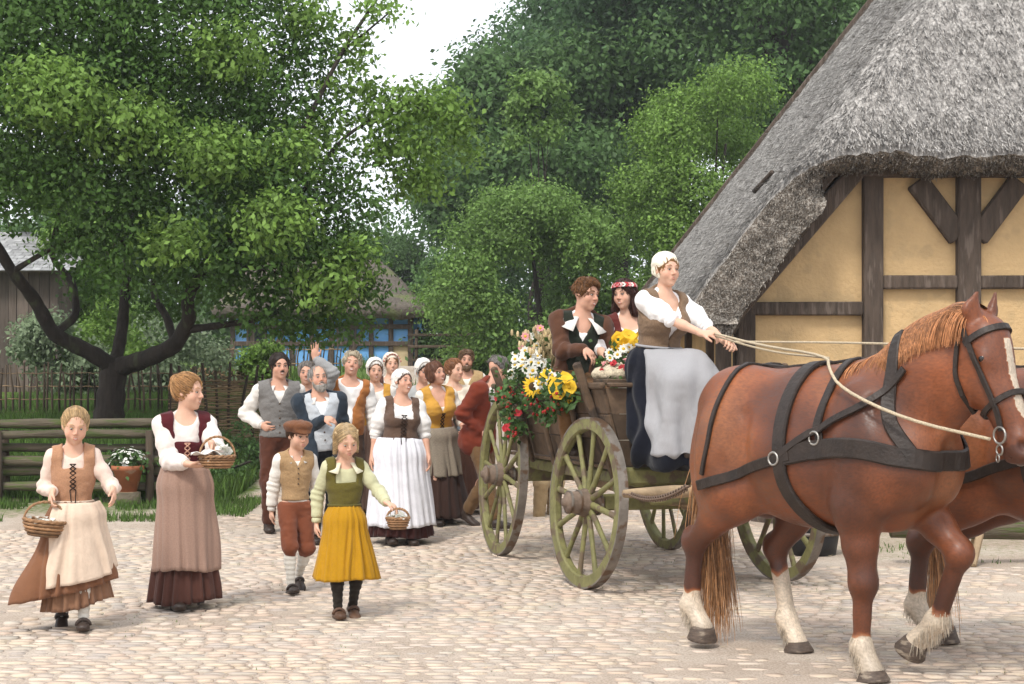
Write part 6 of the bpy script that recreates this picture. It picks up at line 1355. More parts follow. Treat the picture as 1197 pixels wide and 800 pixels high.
def cobbles():
    rs = np.random.RandomState(3)
    m = mat('cobble_stone', (.50, .425, .36), rough=.9, var=.14, vscale=5, bump=.6, bscale=45, spec=.12, tint=.08, spot=((.50, .44, .36), 2.2, .5), bdist=.012)
    N = m.node_tree.nodes; L = m.node_tree.links; b = [n for n in N if n.type == 'BSDF_PRINCIPLED'][0]; src = b.inputs['Base Color'].links[0].from_socket
    # each stone has its own hue, taken from its tint
    at_ = N.new('ShaderNodeAttribute'); at_.attribute_name = 'tint'; r = N.new('ShaderNodeValToRGB'); e = r.color_ramp.elements
    e[0].position, e[0].color = 0, (.84, .86, .90, 1); e[1].position, e[1].color = 1, (1.0, 1.0, 1.0, 1)
    for p, c in ((.08, (.90, .90, .92, 1)), (.2, (.92, .92, .92, 1)), (.45, (1.0, .90, .84, 1)), (.55, (1.05, 1.0, .92, 1)), (.8, (1.06, 1.0, .96, 1))): q = e.new(p); q.color = c
    x = N.new('ShaderNodeMixRGB'); x.blend_type = 'MULTIPLY'; x.inputs[0].default_value = 1; L.new(at_.outputs['Fac'], r.inputs[0]); L.new(src, x.inputs[1]); L.new(r.outputs[0], x.inputs[2]); L.new(x.outputs[0], b.inputs['Base Color'])
    root = empty('cobble_paving', (0, 7, 0)); root['kind'] = 'structure'
    def stone(rx, ry, k=8):
        a = np.arange(k) / k * 2 * pi + rs.uniform(0, .5); q = rs.uniform(.88, 1.04, k); s_ = 1 / np.maximum(np.abs(np.cos(a)) ** 5 + np.abs(np.sin(a)) ** 5, .2) ** (1 / 5)
        x, y = rx * q * s_ * np.cos(a), ry * q * s_ * np.sin(a); hz = rs.uniform(.0012, .0045); tl = rs.normal(0, .02, 2)
        top = np.stack([x * .93, y * .93, hz + x * tl[0] + y * tl[1]], 1); mid = np.stack([x * .95, y * .95, hz - .006 + 0 * x], 1); bot = np.stack([x * 1.0, y * 1.0, -.03 + 0 * x], 1)
        V = np.concatenate([[[0, 0, hz + .002]], top, mid, bot]); F = []
        for i in range(k):
            j = (i + 1) % k; F += [(0, 1 + i, 1 + j), (1 + i, 1 + k + i, 1 + k + j), (1 + i, 1 + k + j, 1 + j), (1 + k + i, 1 + 2 * k + i, 1 + 2 * k + j), (1 + k + i, 1 + 2 * k + j, 1 + k + j)]
        return V, np.array(F)
    cells = []; y = 6.9
    while y < 20.5:
        dy = rs.uniform(.078, .125); x = -7.5 + rs.uniform(0, .2)
        while x < 7.5:
            dx = rs.uniform(.085, .175)
            if abs(x) < y * .345 + .4: cells.append((x + dx / 2, y + dy / 2 + rs.normal(0, .006) + .03 * sin(x * 1.7), dx, dy))
            x += dx
        y += dy
    cells = [c for c in cells if not (c[1] > 15.8 and c[0] < -3.0 + .3 * sin(c[1] * 3)) and not (c[0] > 2.6 and c[1] > 13.0)]
    # stones sunk under sand are left out
    nn = vnoise(np.array([(c[0] * .8, c[1] * .8, 0) for c in cells]), 12) + .6 * rs.uniform(-1, 1, len(cells))
    cells = [c for c, q in zip(cells, nn) if q < .72]
    vis = [c for c in cells if abs(c[0]) / c[1] < .335 and c[1] > 7.85]; vis.sort(key=lambda c: c[1]); near = set(vis[:300])
    pool = {}
    VV, FF, TT = [], [], []; n0 = 0
    for c in cells:
        rx, ry = c[2] * .5 - .003, c[3] * .5 - .003; tn = rs.rand()
        if c in near:
            key = rs.randint(0, 40)
            if key not in pool:
                V, F = stone(.06, .05); me = bpy.data.meshes.new('cobblestone'); me.from_pydata((V * V3(1, 1, 1)).tolist(), [], F.tolist()); me.materials.append(m); me.polygons.foreach_set('use_smooth', np.ones(len(F), bool))
                a = me.attributes.new('tint', 'FLOAT', 'POINT'); a.data.foreach_set('value', np.full(len(V), .15 + .8 * ((key * .377) % 1), np.float32)); pool[key] = me
            o = bpy.data.objects.new('cobblestone', pool[key]); C.objects.link(o); o.parent = root; o.scale = (rx / .06, ry / .05, 1); o.location = (c[0], c[1] - 7, float(gz(c[0], c[1])) + rs.uniform(-.003, .003)); o.rotation_euler = (rs.normal(0, .012), rs.normal(0, .012), rs.normal(0, .06))
        else:
            V, F = stone(rx, ry); a = rs.normal(0, .06); V = V @ rot('z', a).T + V3(c[0], c[1] - 7, float(gz(c[0], c[1])) + rs.uniform(-.003, .003)); VV.append(V); FF.append(F + n0); TT.append(np.full(len(V), tn)); n0 += len(V)
    o = mesh_np('cobblestones', np.concatenate(VV), np.concatenate(FF), m, root, True, np.concatenate(TT)); o['kind'] = 'stuff'
M_GRASS = mat('grass_blade', (.085, .15, .03), rough=.7, var=.3, vscale=2, bump=0, tint=.5, translucent=.3)
M_STRAW = mat('dry_bits', (.40, .32, .20), rough=.9, var=.4, vscale=2, bump=0, tint=.4)
def blades(name, pts, h, w, m, label, cat='grass', seed=0, lean=.35):
    rs = np.random.RandomState(seed); n = len(pts); a = rs.uniform(0, 2 * pi, n); hh = h * rs.uniform(.5, 1.3, n); d = np.stack([np.cos(a), np.sin(a), 0 * a], 1); la = rs.uniform(0, 2 * pi, n); ln = np.stack([np.cos(la), np.sin(la), 0 * a], 1) * (hh * lean * rs.uniform(.2, 1.6, n))[:, None]
    P = np.asarray(pts); z = np.zeros_like(P); z[:, 2] = hh
    V = np.stack([P - d * w, P + d * w, P + d * w * .7 + z * .55 + ln * .35, P - d * w * .7 + z * .55 + ln * .35, P + z + ln], 1).reshape(-1, 3)
    i = np.arange(n)[:, None] * 5; F = np.concatenate([i + [0, 1, 2], i + [0, 2, 3], i + [3, 2, 4]]); o = mesh_np(name, V, F, m, None, False, np.repeat(rs.rand(n), 5)); return tag(o, label, cat, kind='stuff')
def grasses():
    rs = np.random.RandomState(9)
    def pts(n, x0, x1, y0, y1, f=None):
        x = rs.uniform(x0, x1, n); y = rs.uniform(y0, y1, n); k_ = np.ones(n, bool) if f is None else f(x, y); x, y = x[k_], y[k_]; return np.stack([x, y, gz(x, y) - .01], 1)
    pn = lambda x, y: vnoise(np.stack([x * 1.6, y * 1.6, x * 0], 1), 3) > -.1
    blades('grass', pts(60000, -8.5, -3.3, 17.9, 27), .22, .010, M_GRASS, 'long green grass on the bank behind the log fence', seed=1)
    blades('grass', pts(9000, -6.5, -2.9, 16.3, 18.2, pn), .10, .007, M_GRASS, 'short worn grass at the foot of the log fence', seed=2)
    blades('grass', pts(20000, -5, 14, 24, 46, lambda x, y: pn(x, y) & ((x > -.6) | (vnoise(np.stack([x * .8, y * .8, x * 0], 1), 6) > .45))), .30, .02, M_GRASS, 'rough meadow grass behind the walking people', seed=3)
    blades('grass', pts(3500, 2.8, 7.5, 13.2, 17, lambda x, y: vnoise(np.stack([x * 1.6, y * 1.6, x * 0], 1), 3) > .15), .05, .006, M_GRASS, 'patchy grass verge in front of the barn', seed=4)
    blades('grass', pts(5200, -5, 5.5, 8, 16.5, lambda x, y: vnoise(np.stack([x * 2.3, y * 2.3, x * 0], 1), 8) > .3), .022, .003, M_GRASS, 'tiny tufts between the cobblestones', seed=5)
    # straw and dead leaf bits lying about
    x = rs.uniform(-5, 5.5, 2600); y = rs.uniform(7.8, 17, 2600); k_ = vnoise(np.stack([x * .9, y * 1.2, x * 0], 1), 20) > -.05; x, y = x[k_], y[k_]; n = len(x); a = rs.uniform(0, 2 * pi, n); L_ = rs.uniform(.008, .03, n)
    z = gz(x, y) + rs.uniform(.008, .014, n); P = np.stack([x, y, z], 1); d = np.stack([np.cos(a), np.sin(a), rs.uniform(-.1, .2, n)], 1); e = np.stack([-np.sin(a), np.cos(a), 0 * a], 1)
    V = np.stack([P - d * L_[:, None], P + e * .004, P + d * L_[:, None] + V3(0, 0, .004), P - e * .004], 1).reshape(-1, 3); F = np.arange(n)[:, None] * 4 + [0, 1, 2, 3]
    tag(mesh_np('straw_bits', V, F, M_STRAW, None, False, np.repeat(rs.rand(n), 4)), 'scattered straw and dead leaf bits on the cobblestones', 'straw', kind='stuff')
# ------------------------------------------------------------------ fences
M_LOG = mat('mossy_rail_wood', (.115, .095, .065), rough=.9, var=.4, vscale=3, bump=.8, bscale=16, stretch=(.5, 4, 4), spot=((.075, .095, .03), 5, .50), tint=.25, bdist=.02)
M_STAKE = mat('grey_brown_stakes', (.075, .055, .038), rough=.95, var=.45, vscale=4, bump=.7, bscale=20, stretch=(4, 4, .5), tint=.35, rnd=.25)
M_WATTLE = mat('hazel_rods', (.24, .165, .095), rough=.9, var=.4, vscale=5, bump=.5, bscale=30, tint=.45)
def fences():
    rs = np.random.RandomState(31)
    # log rail fence, near left
    root = empty('log_rail_fence', (-5, 17.95, 0), 0, 'low fence of stacked mossy log rails behind the two girls on the left', 'fence')
    for i, yy in enumerate((494, 510, 524, 537, 552, 569, 585, 600)):
        z = 1.5 + (455 - yy) / 100.3; r = rs.uniform(.050, .066); off = (-1) ** i * .05
        P = [V3(x, off + .02 * sin(x + i), z + .018 * sin(x * 1.3 + i * 2) + .02 * (x + 1) * (1 if i % 3 else -1) * .6) for x in np.linspace(-3.2, .95 + rs.uniform(-.15, .1), 12)]
        mb = MB(); mb.tube(P, r * (1 + .08 * rs.normal(size=12)), 8, tint=rs.rand()); mb.build('rail', M_LOG, root, True)
    for x in (-2.6, -.95, .80):
        for dy in (-.13, .13): mb = MB(); mb.tube([(x, dy, -.3), (x + .01, dy, .5), (x, dy, 1.02)], [.05, .048, .042], 8); mb.build('post', M_STAKE, root, True)
    # wattle fence of woven rods
    def wattle(x0, x1, y, z0, h, label, nst, rows, y1=None, picket=False, rr=.011):
        y1 = y if y1 is None else y1; root = empty('wattle_fence', (x0, y, z0), 0, label, 'fence'); L_ = x1 - x0
        for i in range(nst):
            t = i / (nst - 1); x = L_ * t + rs.normal(0, .01); yy = (y1 - y) * t; hh_ = h * rs.uniform(.92, 1.12); mb = MB(); mb.tube([(x, yy, -.2), (x + rs.normal(0, .015), yy, hh_ * .6), (x + rs.normal(0, .03), yy + rs.normal(0, .02), hh_)], [.020, .018, .013] if picket else [.026, .024, .02], 6, tint=rs.rand()); mb.build('stake', M_STAKE, root, True)
        mb = MB(); sp = L_ / (nst - 1)
        for k_ in range(rows):
            z = .04 + (h * .88) * k_ / max(1, rows - 1); xs = np.linspace(0, L_, (nst - 1) * 2 + 1)
            mb.tube([(x, (y1 - y) * x / L_ + .022 * cos(pi * x / sp) * (-1) ** k_, z + rs.normal(0, .006)) for x in xs], rr * rs.uniform(.7, 1.25), 5, tint=rs.rand())
        o = mb.build('woven_rod', M_WATTLE, root, True); o['kind'] = 'stuff'
        return root
    wattle(-4.72, -3.45, 21.2, .38, 1.35, 'tall woven wattle fence right of the taller girl', 10, 46, y1=22.4)
    wattle(-9.3, -4.80, 23.5, float(gz(-7, 23.5)) - .08, .90, 'long picket and wattle fence running behind the apple tree trunk', 52, 5, picket=True)
    wattle(-6.6, -4.2, 29.0, float(gz(-5, 29)), .45, 'low wattle fence round the garden behind the walking people', 34, 14, rr=.016)
    wattle(-7.2, -4.0, 36.0, float(gz(-4, 36)), .75, 'far picket fence in front of the blue house', 34, 3, picket=True)
    # post and rail fence by the hedge
    root = empty('rail_fence', (-2.5, 40, float(gz(-2.5, 40)) - .2), 0, 'thin grey post and rail fence beside the blue house', 'fence')
    for i in range(6):
        mb = MB(); mb.tube([(i * 1.25, 0, -.1), (i * 1.25 + .02, 0, 1.15)], .045, 7); mb.build('post', M_STAKE, root, True)
    for z in (.35, .7, 1.0): mb = MB(); mb.beam((-.2, -.06, z), (6.5, -.06, z + .04), .05, .07); mb.build('rail', M_STAKE, root)
    # gate post, tub, log rail by the barn
    root = empty('water_tub', (2.72, 14.0, float(gz(2.72, 14.0))), 0, 'black round tub on the ground seen under the near horse', 'tub')
    mb = MB(); mb.lathe([(0, 0), (.22, 0), (.245, .15), (.26, .30), (.275, .31), (.275, .33), (.25, .33), (.235, .30), (.21, .03), (0, .03)], 28); mb.build('shell', mat('black_tub', (.02, .02, .022), rough=.5, bump=.2), root, True)
    mb = MB(); mb.lathe([(.251, .18), (.259, .18), (.259, .21), (.253, .21)], 28, closed=True); mb.build('hoop', M_TYRE, root, True)
    root = empty('log_trestle', (4.55, 13.2, 0), 0, 'thick weathered log lying on splayed legs behind the far horse', 'log bench')
    mb = MB(); mb.tube([(-1.3, 0, .32), (-.4, .02, .31), (.5, 0, .30), (1.6, .02, .295)], [.095, .10, .105, .10], 12); mb.build('log', M_LOG, root, True)
    for x in (-.55, .95):
        for sg in (-1, 1): mb = MB(); mb.beam((x, sg * .05, .28), (x + sg * .06 - .06, sg * .22, 0), .06, .06, bev=.015); mb.build('leg', M_SWING, root)
    # flower pot on the fence
    root = empty('flower_pot', (-4.42, 17.72, 0), 0, 'terracotta pot of small white flowers in front of the log fence', 'flower pot')
    zt = .32
    mb = MB(); mb.lathe([(0, zt), (.10, zt), (.165, zt + .24), (.185, zt + .245), (.19, zt + .30), (.165, zt + .30), (.15, zt + .26), (0, zt + .26)], 24); mb.build('pot', mat('terracotta', (.33, .115, .055), rough=.85, var=.25, bump=.3, spot=((.42, .27, .2), 6, .58)), root, True)
    rs2 = np.random.RandomState(2); greens('foliage', [V3(0, 0, zt + .36)], V3(.12, .09, .06), 260, .07, rs2, root)
    for i in range(60): v = nrm(rs2.normal(0, 1, 3) + V3(0, -.7, .8)) * V3(.24, .18, .16) * rs2.uniform(.7, 1.05) + V3(0, 0, zt + .36); blossom(v, v - V3(0, 0, zt + .2), .022, 6, M_PET_W, None, root, 'blossom', cup=.2, wr=.9)
    root = empty('stump', (-4.42, 17.72, 0), 0, 'short cut stump that carries the terracotta flower pot', 'stump')
    mb = MB(); mb.lathe([(0, -.05), (.17, -.05), (.15, .1), (.145, zt - .004), (0, zt - .004)], 14, wob=.05); mb.build('trunk', M_LOG, root, True); mb = MB(); mb.lathe([(.0, zt - .003), (.125, zt - .003), (.12, zt), (0, zt)], 14); mb.build('cut_face', M_SWING, root)
# ------------------------------------------------------------------ trees
M_BARK = mat('dark_bark', (.032, .025, .020), rough=.95, var=.4, vscale=8, bump=1.0, bscale=18, stretch=(1, 1, .3), spot=((.06, .065, .035), 4, .6), bdist=.03)
def leafmat(name, c, tr=.35): return mat(name, c, rough=.62, var=.22, vscale=1.3, bump=0, tint=.5, translucent=tr, spec=.3)
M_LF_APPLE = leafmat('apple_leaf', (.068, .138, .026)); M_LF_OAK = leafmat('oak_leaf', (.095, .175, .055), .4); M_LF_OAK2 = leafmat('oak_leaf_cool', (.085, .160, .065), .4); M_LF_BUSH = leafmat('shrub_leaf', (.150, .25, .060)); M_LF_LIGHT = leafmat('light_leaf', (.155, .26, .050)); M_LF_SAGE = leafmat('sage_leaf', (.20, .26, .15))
def leaf_cloud(name, centres, radii, n, L, m, parent, seed=0, cl=14, sub=.32, w=.30, flat=.6, kind='stuff'):
    """n leaves gathered on twig clusters that fill each clump's outer volume"""
    rs = np.random.RandomState(seed); Cn = np.asarray(centres, float); Rn = np.asarray(radii, float)
    wgt = (Rn ** 2).prod(1) ** (1 / 3); wgt /= wgt.sum(); nc = max(1, n // cl)
    k_ = rs.choice(len(Cn), nc, p=wgt); d = rs.normal(0, 1, (nc, 3)); d /= np.linalg.norm(d, axis=1, keepdims=True)
    q = rs.uniform(.35, 1.05, nc) ** .6; tw = Cn[k_] + d * Rn[k_] * q[:, None]; out = d
    P = np.repeat(tw, cl, 0) + rs.normal(0, 1, (nc * cl, 3)) * (sub * V3(1, 1, .7)); O = np.repeat(out, cl, 0); N_ = len(P)
    nrm_ = O * .6 + rs.normal(0, .6, (N_, 3)) + V3(0, 0, flat); nrm_ /= np.linalg.norm(nrm_, axis=1, keepdims=True)
    dd = np.cross(nrm_, rs.normal(0, 1, (N_, 3))); dd[:, 2] -= .3; dd /= np.linalg.norm(dd, axis=1, keepdims=True); s_ = np.cross(dd, nrm_); LL = (L * rs.uniform(.6, 1.25, N_))[:, None]
    V = np.stack([P, P + dd * LL * .5 + s_ * LL * w, P + dd * LL - nrm_ * LL * .15, P + dd * LL * .5 - s_ * LL * w], 1).reshape(-1, 3)
    F = np.arange(N_)[:, None] * 4 + [0, 1, 2, 3]; t = np.repeat(np.clip(np.repeat(rs.uniform(.2, .8, nc), cl) + rs.normal(0, .14, N_), 0, 1), 4)
    o = mesh_np(name, V, F, m, parent, False, t); o['kind'] = kind; return o
def limb(mb, pts, r0, r1, n=9, jit=.0):
    P = np.asarray(pts, float); m = (len(P) - 1) * 5 + 1; t = np.linspace(0, len(P) - 1, m); Q = np.stack([np.interp(t, np.arange(len(P)), P[:, i]) for i in range(3)], 1)
    for _ in range(2): Q[1:-1] = (Q[:-2] + 2 * Q[1:-1] + Q[2:]) / 4
    mb.tube(Q, np.linspace(r0, r1, m) * (1 + .07 * np.sin(np.arange(m) * 2.1)), n)
def apple_tree():
    Y0 = 21.0; A = lambda x, y, dy=0: at(x, y, Y0 + dy); z0 = float(gz(-5.45, Y0)); b = at(128, 505, Y0)
    root = empty('apple_tree', (b[0], Y0, z0), 0, 'big spreading apple tree with dark crooked trunk behind the log fence', 'tree'); o_ = V3(b[0], Y0, z0)
    mb = MB(); limb(mb, [A(124, 540) - o_, A(126, 500) - o_, A(130, 460) - o_, A(134, 425) - o_], .24, .17, 12); limb(mb, [A(118, 545, -.1) - o_, A(124, 500) - o_], .15, .10); limb(mb, [A(138, 545, .1) - o_, A(131, 500) - o_], .15, .10); mb.build('trunk', M_BARK, root, True)
    L_ = [([(134, 430, 0), (105, 412, -.2), (62, 392, -.5), (42, 352, -.8), (14, 318, -1.2), (-20, 260, -1.6), (-40, 160, -1.8)], .125, .05), ([(62, 392, -.5), (90, 370, -.3), (86, 330, 0), (58, 300, .2), (70, 250, .4)], .06, .035),
          ([(134, 428, 0), (142, 390, .3), (146, 350, .6), (150, 290, .9), (165, 200, 1.1), (150, 100, 1.0)], .095, .04), ([(138, 430, 0), (170, 420, -.3), (205, 405, -.6), (222, 372, -.9), (218, 350, -1.0), (245, 300, -1.2), (290, 260, -1.3), (330, 200, -1.3)], .135, .04),
          ([(205, 405, -.6), (195, 370, -.3), (178, 345, .0), (182, 300, .3), (215, 240, .4)], .06, .03), ([(222, 385, -.8), (262, 380, -.9), (310, 372, -1.0), (350, 350, -1.0)], .055, .02), ([(14, 318, -1.2), (60, 290, -1.4), (110, 270, -1.6)], .04, .02), ([(245, 300, -1.2), (280, 310, -1.5), (330, 320, -1.7)], .035, .015),
          ([(290, 260, -1.3), (350, 230, -1.2), (410, 250, -1.1)], .04, .015), ([(330, 200, -1.3), (370, 120, -1.2), (400, 60, -1.0), (440, 0, -.8)], .04, .02), ([(400, 60, -1.0), (425, 40, -1.0), (455, 15, -1.0)], .02, .01), ([(350, 230, -1.2), (400, 160, -1.0), (470, 120, -.8), (530, 140, -.7)], .03, .01), ([(150, 290, .9), (90, 200, 1.4), (60, 120, 1.6)], .05, .02)]
    for pts, r0, r1 in L_:
        mb = MB(); limb(mb, [A(*p) - o_ for p in pts], r0, r1, 9); mb.build('limb', M_BARK, root, True)
    rs = np.random.RandomState(17); cs, rd = [], []
    def cl(x, y, dy, r, ry=None, rz=None): cs.append(A(x, y, dy) - o_); rd.append((r, ry or r, rz or r * .7))
    for x, y, dy, r in ((20, 60, -1.5, 1.3), (90, 20, -1.2, 1.3), (40, 150, -1.8, 1.1), (130, 120, -1.4, 1.1), (200, 40, -.9, 1.2), (10, 215, -1.8, .75), (110, 220, -1.8, .85), (180, 190, -1.2, .9), (250, 110, -.8, 1.0), (290, 30, -.2, 1.1), (90, 285, -1.6, .45), (150, 290, -1.6, .75), (230, 240, -1.6, .9), (290, 190, -1.4, .8),
                        (330, 120, -.8, .8), (350, 230, -1.4, .75), (300, 300, -1.6, .75), (240, 320, -1.5, .6), (360, 310, -1.5, .7), (400, 340, -1.3, .50), (340, 365, -1.4, .50), (395, 270, -1.2, .5), (290, 360, -1.2, .42), (410, 375, -1.2, .3), (375, 385, -1.2, .25), (20, -60, -1, 1.6), (150, -60, 0, 1.6), (270, -60, 0, 1.3), (60, 80, 1.2, 1.3), (180, 100, 1.6, 1.3), (280, 160, 1.2, 1.1), (-60, 150, -1, 1.4), (-60, 0, -1, 1.4),
                        (200, 345, .8, .5), (110, 330, 1.2, .4), (370, 60, -.6, .42), (400, 200, -1, .4), (430, 240, -1.1, .28), (425, 330, -1.2, .33)): cl(x, y, dy, r)
    leaf_cloud('foliage', cs, rd, 105000, .085, M_LF_APPLE, root, 5, 16, .15)
    cs, rd = [], []
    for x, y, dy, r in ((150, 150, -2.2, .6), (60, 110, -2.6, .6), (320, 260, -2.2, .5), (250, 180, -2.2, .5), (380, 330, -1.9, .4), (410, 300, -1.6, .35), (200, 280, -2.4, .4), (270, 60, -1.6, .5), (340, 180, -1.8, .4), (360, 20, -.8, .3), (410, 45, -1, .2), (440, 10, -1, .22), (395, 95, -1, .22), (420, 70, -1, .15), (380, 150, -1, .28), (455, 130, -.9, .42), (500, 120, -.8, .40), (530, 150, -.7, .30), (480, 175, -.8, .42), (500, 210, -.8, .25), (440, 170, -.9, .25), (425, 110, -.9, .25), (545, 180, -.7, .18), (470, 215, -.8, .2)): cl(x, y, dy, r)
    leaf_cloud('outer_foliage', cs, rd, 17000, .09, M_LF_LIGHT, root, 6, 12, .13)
def big_tree(name, label, x, y, H, R, seed, m, n=26000, L=.26, z=None, trunk=.35, low=.25, group='oaks of the wood behind the farm', limbs=7, cat='tree', crown_shape=.8, sub=.42, thin=1.0, clumps=26):
    rs = np.random.RandomState(seed); z = float(gz(x, y)) if z is None else z; root = empty(name, (x, y, z - .1), 0, label, cat, group)
    mb = MB(); top = V3(rs.normal(0, .4), rs.normal(0, .4), H * .72); limb(mb, [(0, 0, 0), (rs.normal(0, .15), rs.normal(0, .1), H * .2), (rs.normal(0, .3), rs.normal(0, .3), H * .45), top], trunk, trunk * .25, 10); mb.build('trunk', M_BARK, root, True)
    cs, rd = [], []
    for i in range(clumps):
        a = rs.uniform(0, 2 * pi); t = rs.uniform(low, 1); prof = sin(min(1, (t - low) / (1 - low) * .85 + .15) * pi) ** .55 * R; q = prof * sqrt(rs.uniform(.15, 1)); c = V3(q * cos(a), q * sin(a), H * (low + (1 - low) * t * .92)); r = R * rs.uniform(.22, .38); cs.append(c); rd.append((r, r, r * crown_shape))
    for i in range(limbs):
        c = cs[rs.randint(0, len(cs))]; b = V3(0, 0, c[2] * rs.uniform(.45, .7)); mb = MB(); limb(mb, [b, b * .5 + c * .5 + V3(0, 0, -.3), c], trunk * .33, trunk * .08, 7); mb.build('limb', M_BARK, root, True)
    leaf_cloud('crown', cs, rd, n, L, m, root, seed, 12, sub); return root
def clone(root, loc, rz, scale, label):
    r = root.copy(); C.objects.link(r); r.location = loc; r.rotation_euler = (0, 0, rz); r.scale = (scale,) * 3; r['label'] = label
    for ch in [o for o in root.children]:
        c = ch.copy(); C.objects.link(c); c.parent = r
    return r
def woods():
    t1 = big_tree('oak_tree', 'tallest dense oak at the left edge of the wood, its top against the sky', .9, 50, 10.6, 4.0, 41, M_LF_OAK, 56000, .22)
    t2 = big_tree('oak_tree', 'dark broad oak in the middle of the wood, left of the barn roof', 3.6, 52, 19, 5.4, 42, M_LF_OAK2, 64000, .22, limbs=10)
    t3 = big_tree('oak_tree', 'open crowned oak with dark bare limbs just left of the thatch', 8.6, 50, 18, 5.0, 43, M_LF_OAK, 40000, .22, limbs=16, trunk=.45)
    lab = ['oak crown showing between the tall left oak and the dark middle oak', 'oak filling the gap behind the open crowned one', 'far oak standing low at the left end of the wood', 'oak seen past the ridge of the barn', 'far oak half hidden by the apple tree crown', 'oak behind the apple tree at the far left of the wood', 'low oak behind the blue house roof', 'oak at the back of the gap above the blue house']
    for i, (src, x, y, rz, s_) in enumerate(((t1, 1.4, 58, 1.2, 1.05), (t3, 6.2, 60, 2.0, 1.1), (t1, -5.4, 66, 3.0, .50), (t2, 12.5, 58, .8, 1.0), (t2, -10.5, 60, 4.0, .48), (t1, -15.5, 56, 5.0, .70), (t1, -8.0, 52, 2.2, .46), (t2, -1.6, 66, 3.3, .62))):
        clone(src, (x, y, float(gz(x, y)) - .1), rz, s_, lab[i])
    # the undergrowth of the far wood reads as one mass
    rs = np.random.RandomState(77); cs, rd = [], []
    for i in range(46):
        x = rs.uniform(-26, 18); y = rs.uniform(62, 78); h_ = rs.uniform(2.5, 6.5) * (1 if x > -2 else .8); cs.append(V3(x, y, float(gz(x, y)) + h_)); rd.append((3.0, 2.4, 2.6)); cs.append(V3(x + rs.normal(0, 1), y, float(gz(x, y)) + h_ * .35)); rd.append((3.0, 2.4, 2.6))
    tag(leaf_cloud('wood_undergrowth', cs, rd, 60000, .34, M_LF_OAK, None, 78, 12, .5), 'dense leafy undergrowth filling the wood behind the oaks', 'undergrowth')
    # lighter round shrubs in front of the wood
    big_tree('hazel_shrub', 'round light green hazel bush behind the wagon, wide as the couple', .55, 37, 5.1, 2.3, 51, M_LF_BUSH, 62000, .105, trunk=.12, low=.02, group=None, cat='shrub', sub=.22, limbs=4, clumps=34)
    big_tree('elder_shrub', 'bright green bush climbing beside the left edge of the thatched roof', 5.0, 38, 8.3, 2.5, 52, M_LF_LIGHT, 72000, .105, trunk=.12, low=.05, group=None, cat='shrub', sub=.20, limbs=5, clumps=34)
    big_tree('young_ash', 'slender pale tree top rising above the round hazel bush', .7, 40, 8.2, .75, 53, M_LF_BUSH, 5000, .15, trunk=.08, low=.45, group=None, sub=.16, limbs=3, clumps=14)
    big_tree('hazel_shrub', 'lower bush between the round hazel and the barn roof edge', 2.9, 36.5, 3.9, 1.5, 54, M_LF_BUSH, 26000, .105, trunk=.1, low=.02, group=None, cat='shrub', sub=.2, limbs=3, clumps=20)
    big_tree('hedge_shrub', 'dark low hedge bush right of the blue house', -1.7, 43, 3.2, 1.6, 55, M_LF_OAK, 14000, .15, trunk=.1, low=.0, group=None, cat='shrub', sub=.22, limbs=3)
    # garden plants at the left
    for i, (x, y, h_, r, m, lab_) in enumerate(((-7.9, 27, 1.7, .8, M_LF_SAGE, 'pale grey green garden bush beside the wooden shed'), (-7.2, 28, 1.9, .95, M_LF_LIGHT, 'bright garden bush seen just left of the apple trunk'), (-6.0, 27.5, 1.7, .8, M_LF_SAGE, 'silvery garden bush seen just right of the apple trunk'), (-9.6, 31, 5.2, 1.6, M_LF_LIGHT, 'light green young tree behind the garden bushes'), (-9.0, 34, 4.2, 1.5, M_LF_BUSH, 'light tree showing under the apple crown'), (-3.55, 20.2, .85, .36, M_LF_OAK, 'ivy like bush at the end of the tall wattle fence'), (-3.75, 19.2, .55, .40, M_LF_OAK, 'low dark plant by the end of the log fence'), (-4.6, 29, 1.0, .6, M_LF_LIGHT, 'small yellow green plant on the garden edge behind the grey waistcoat man'))):
        big_tree('garden_bush', lab_, x, y, h_, r, 60 + i, m, int(5200 * h_ * r), .10 if h_ > .9 else .06, trunk=.05, low=.0, group=None, cat='bush', sub=.14 if h_ > 1.4 else .08, limbs=3, clumps=18)
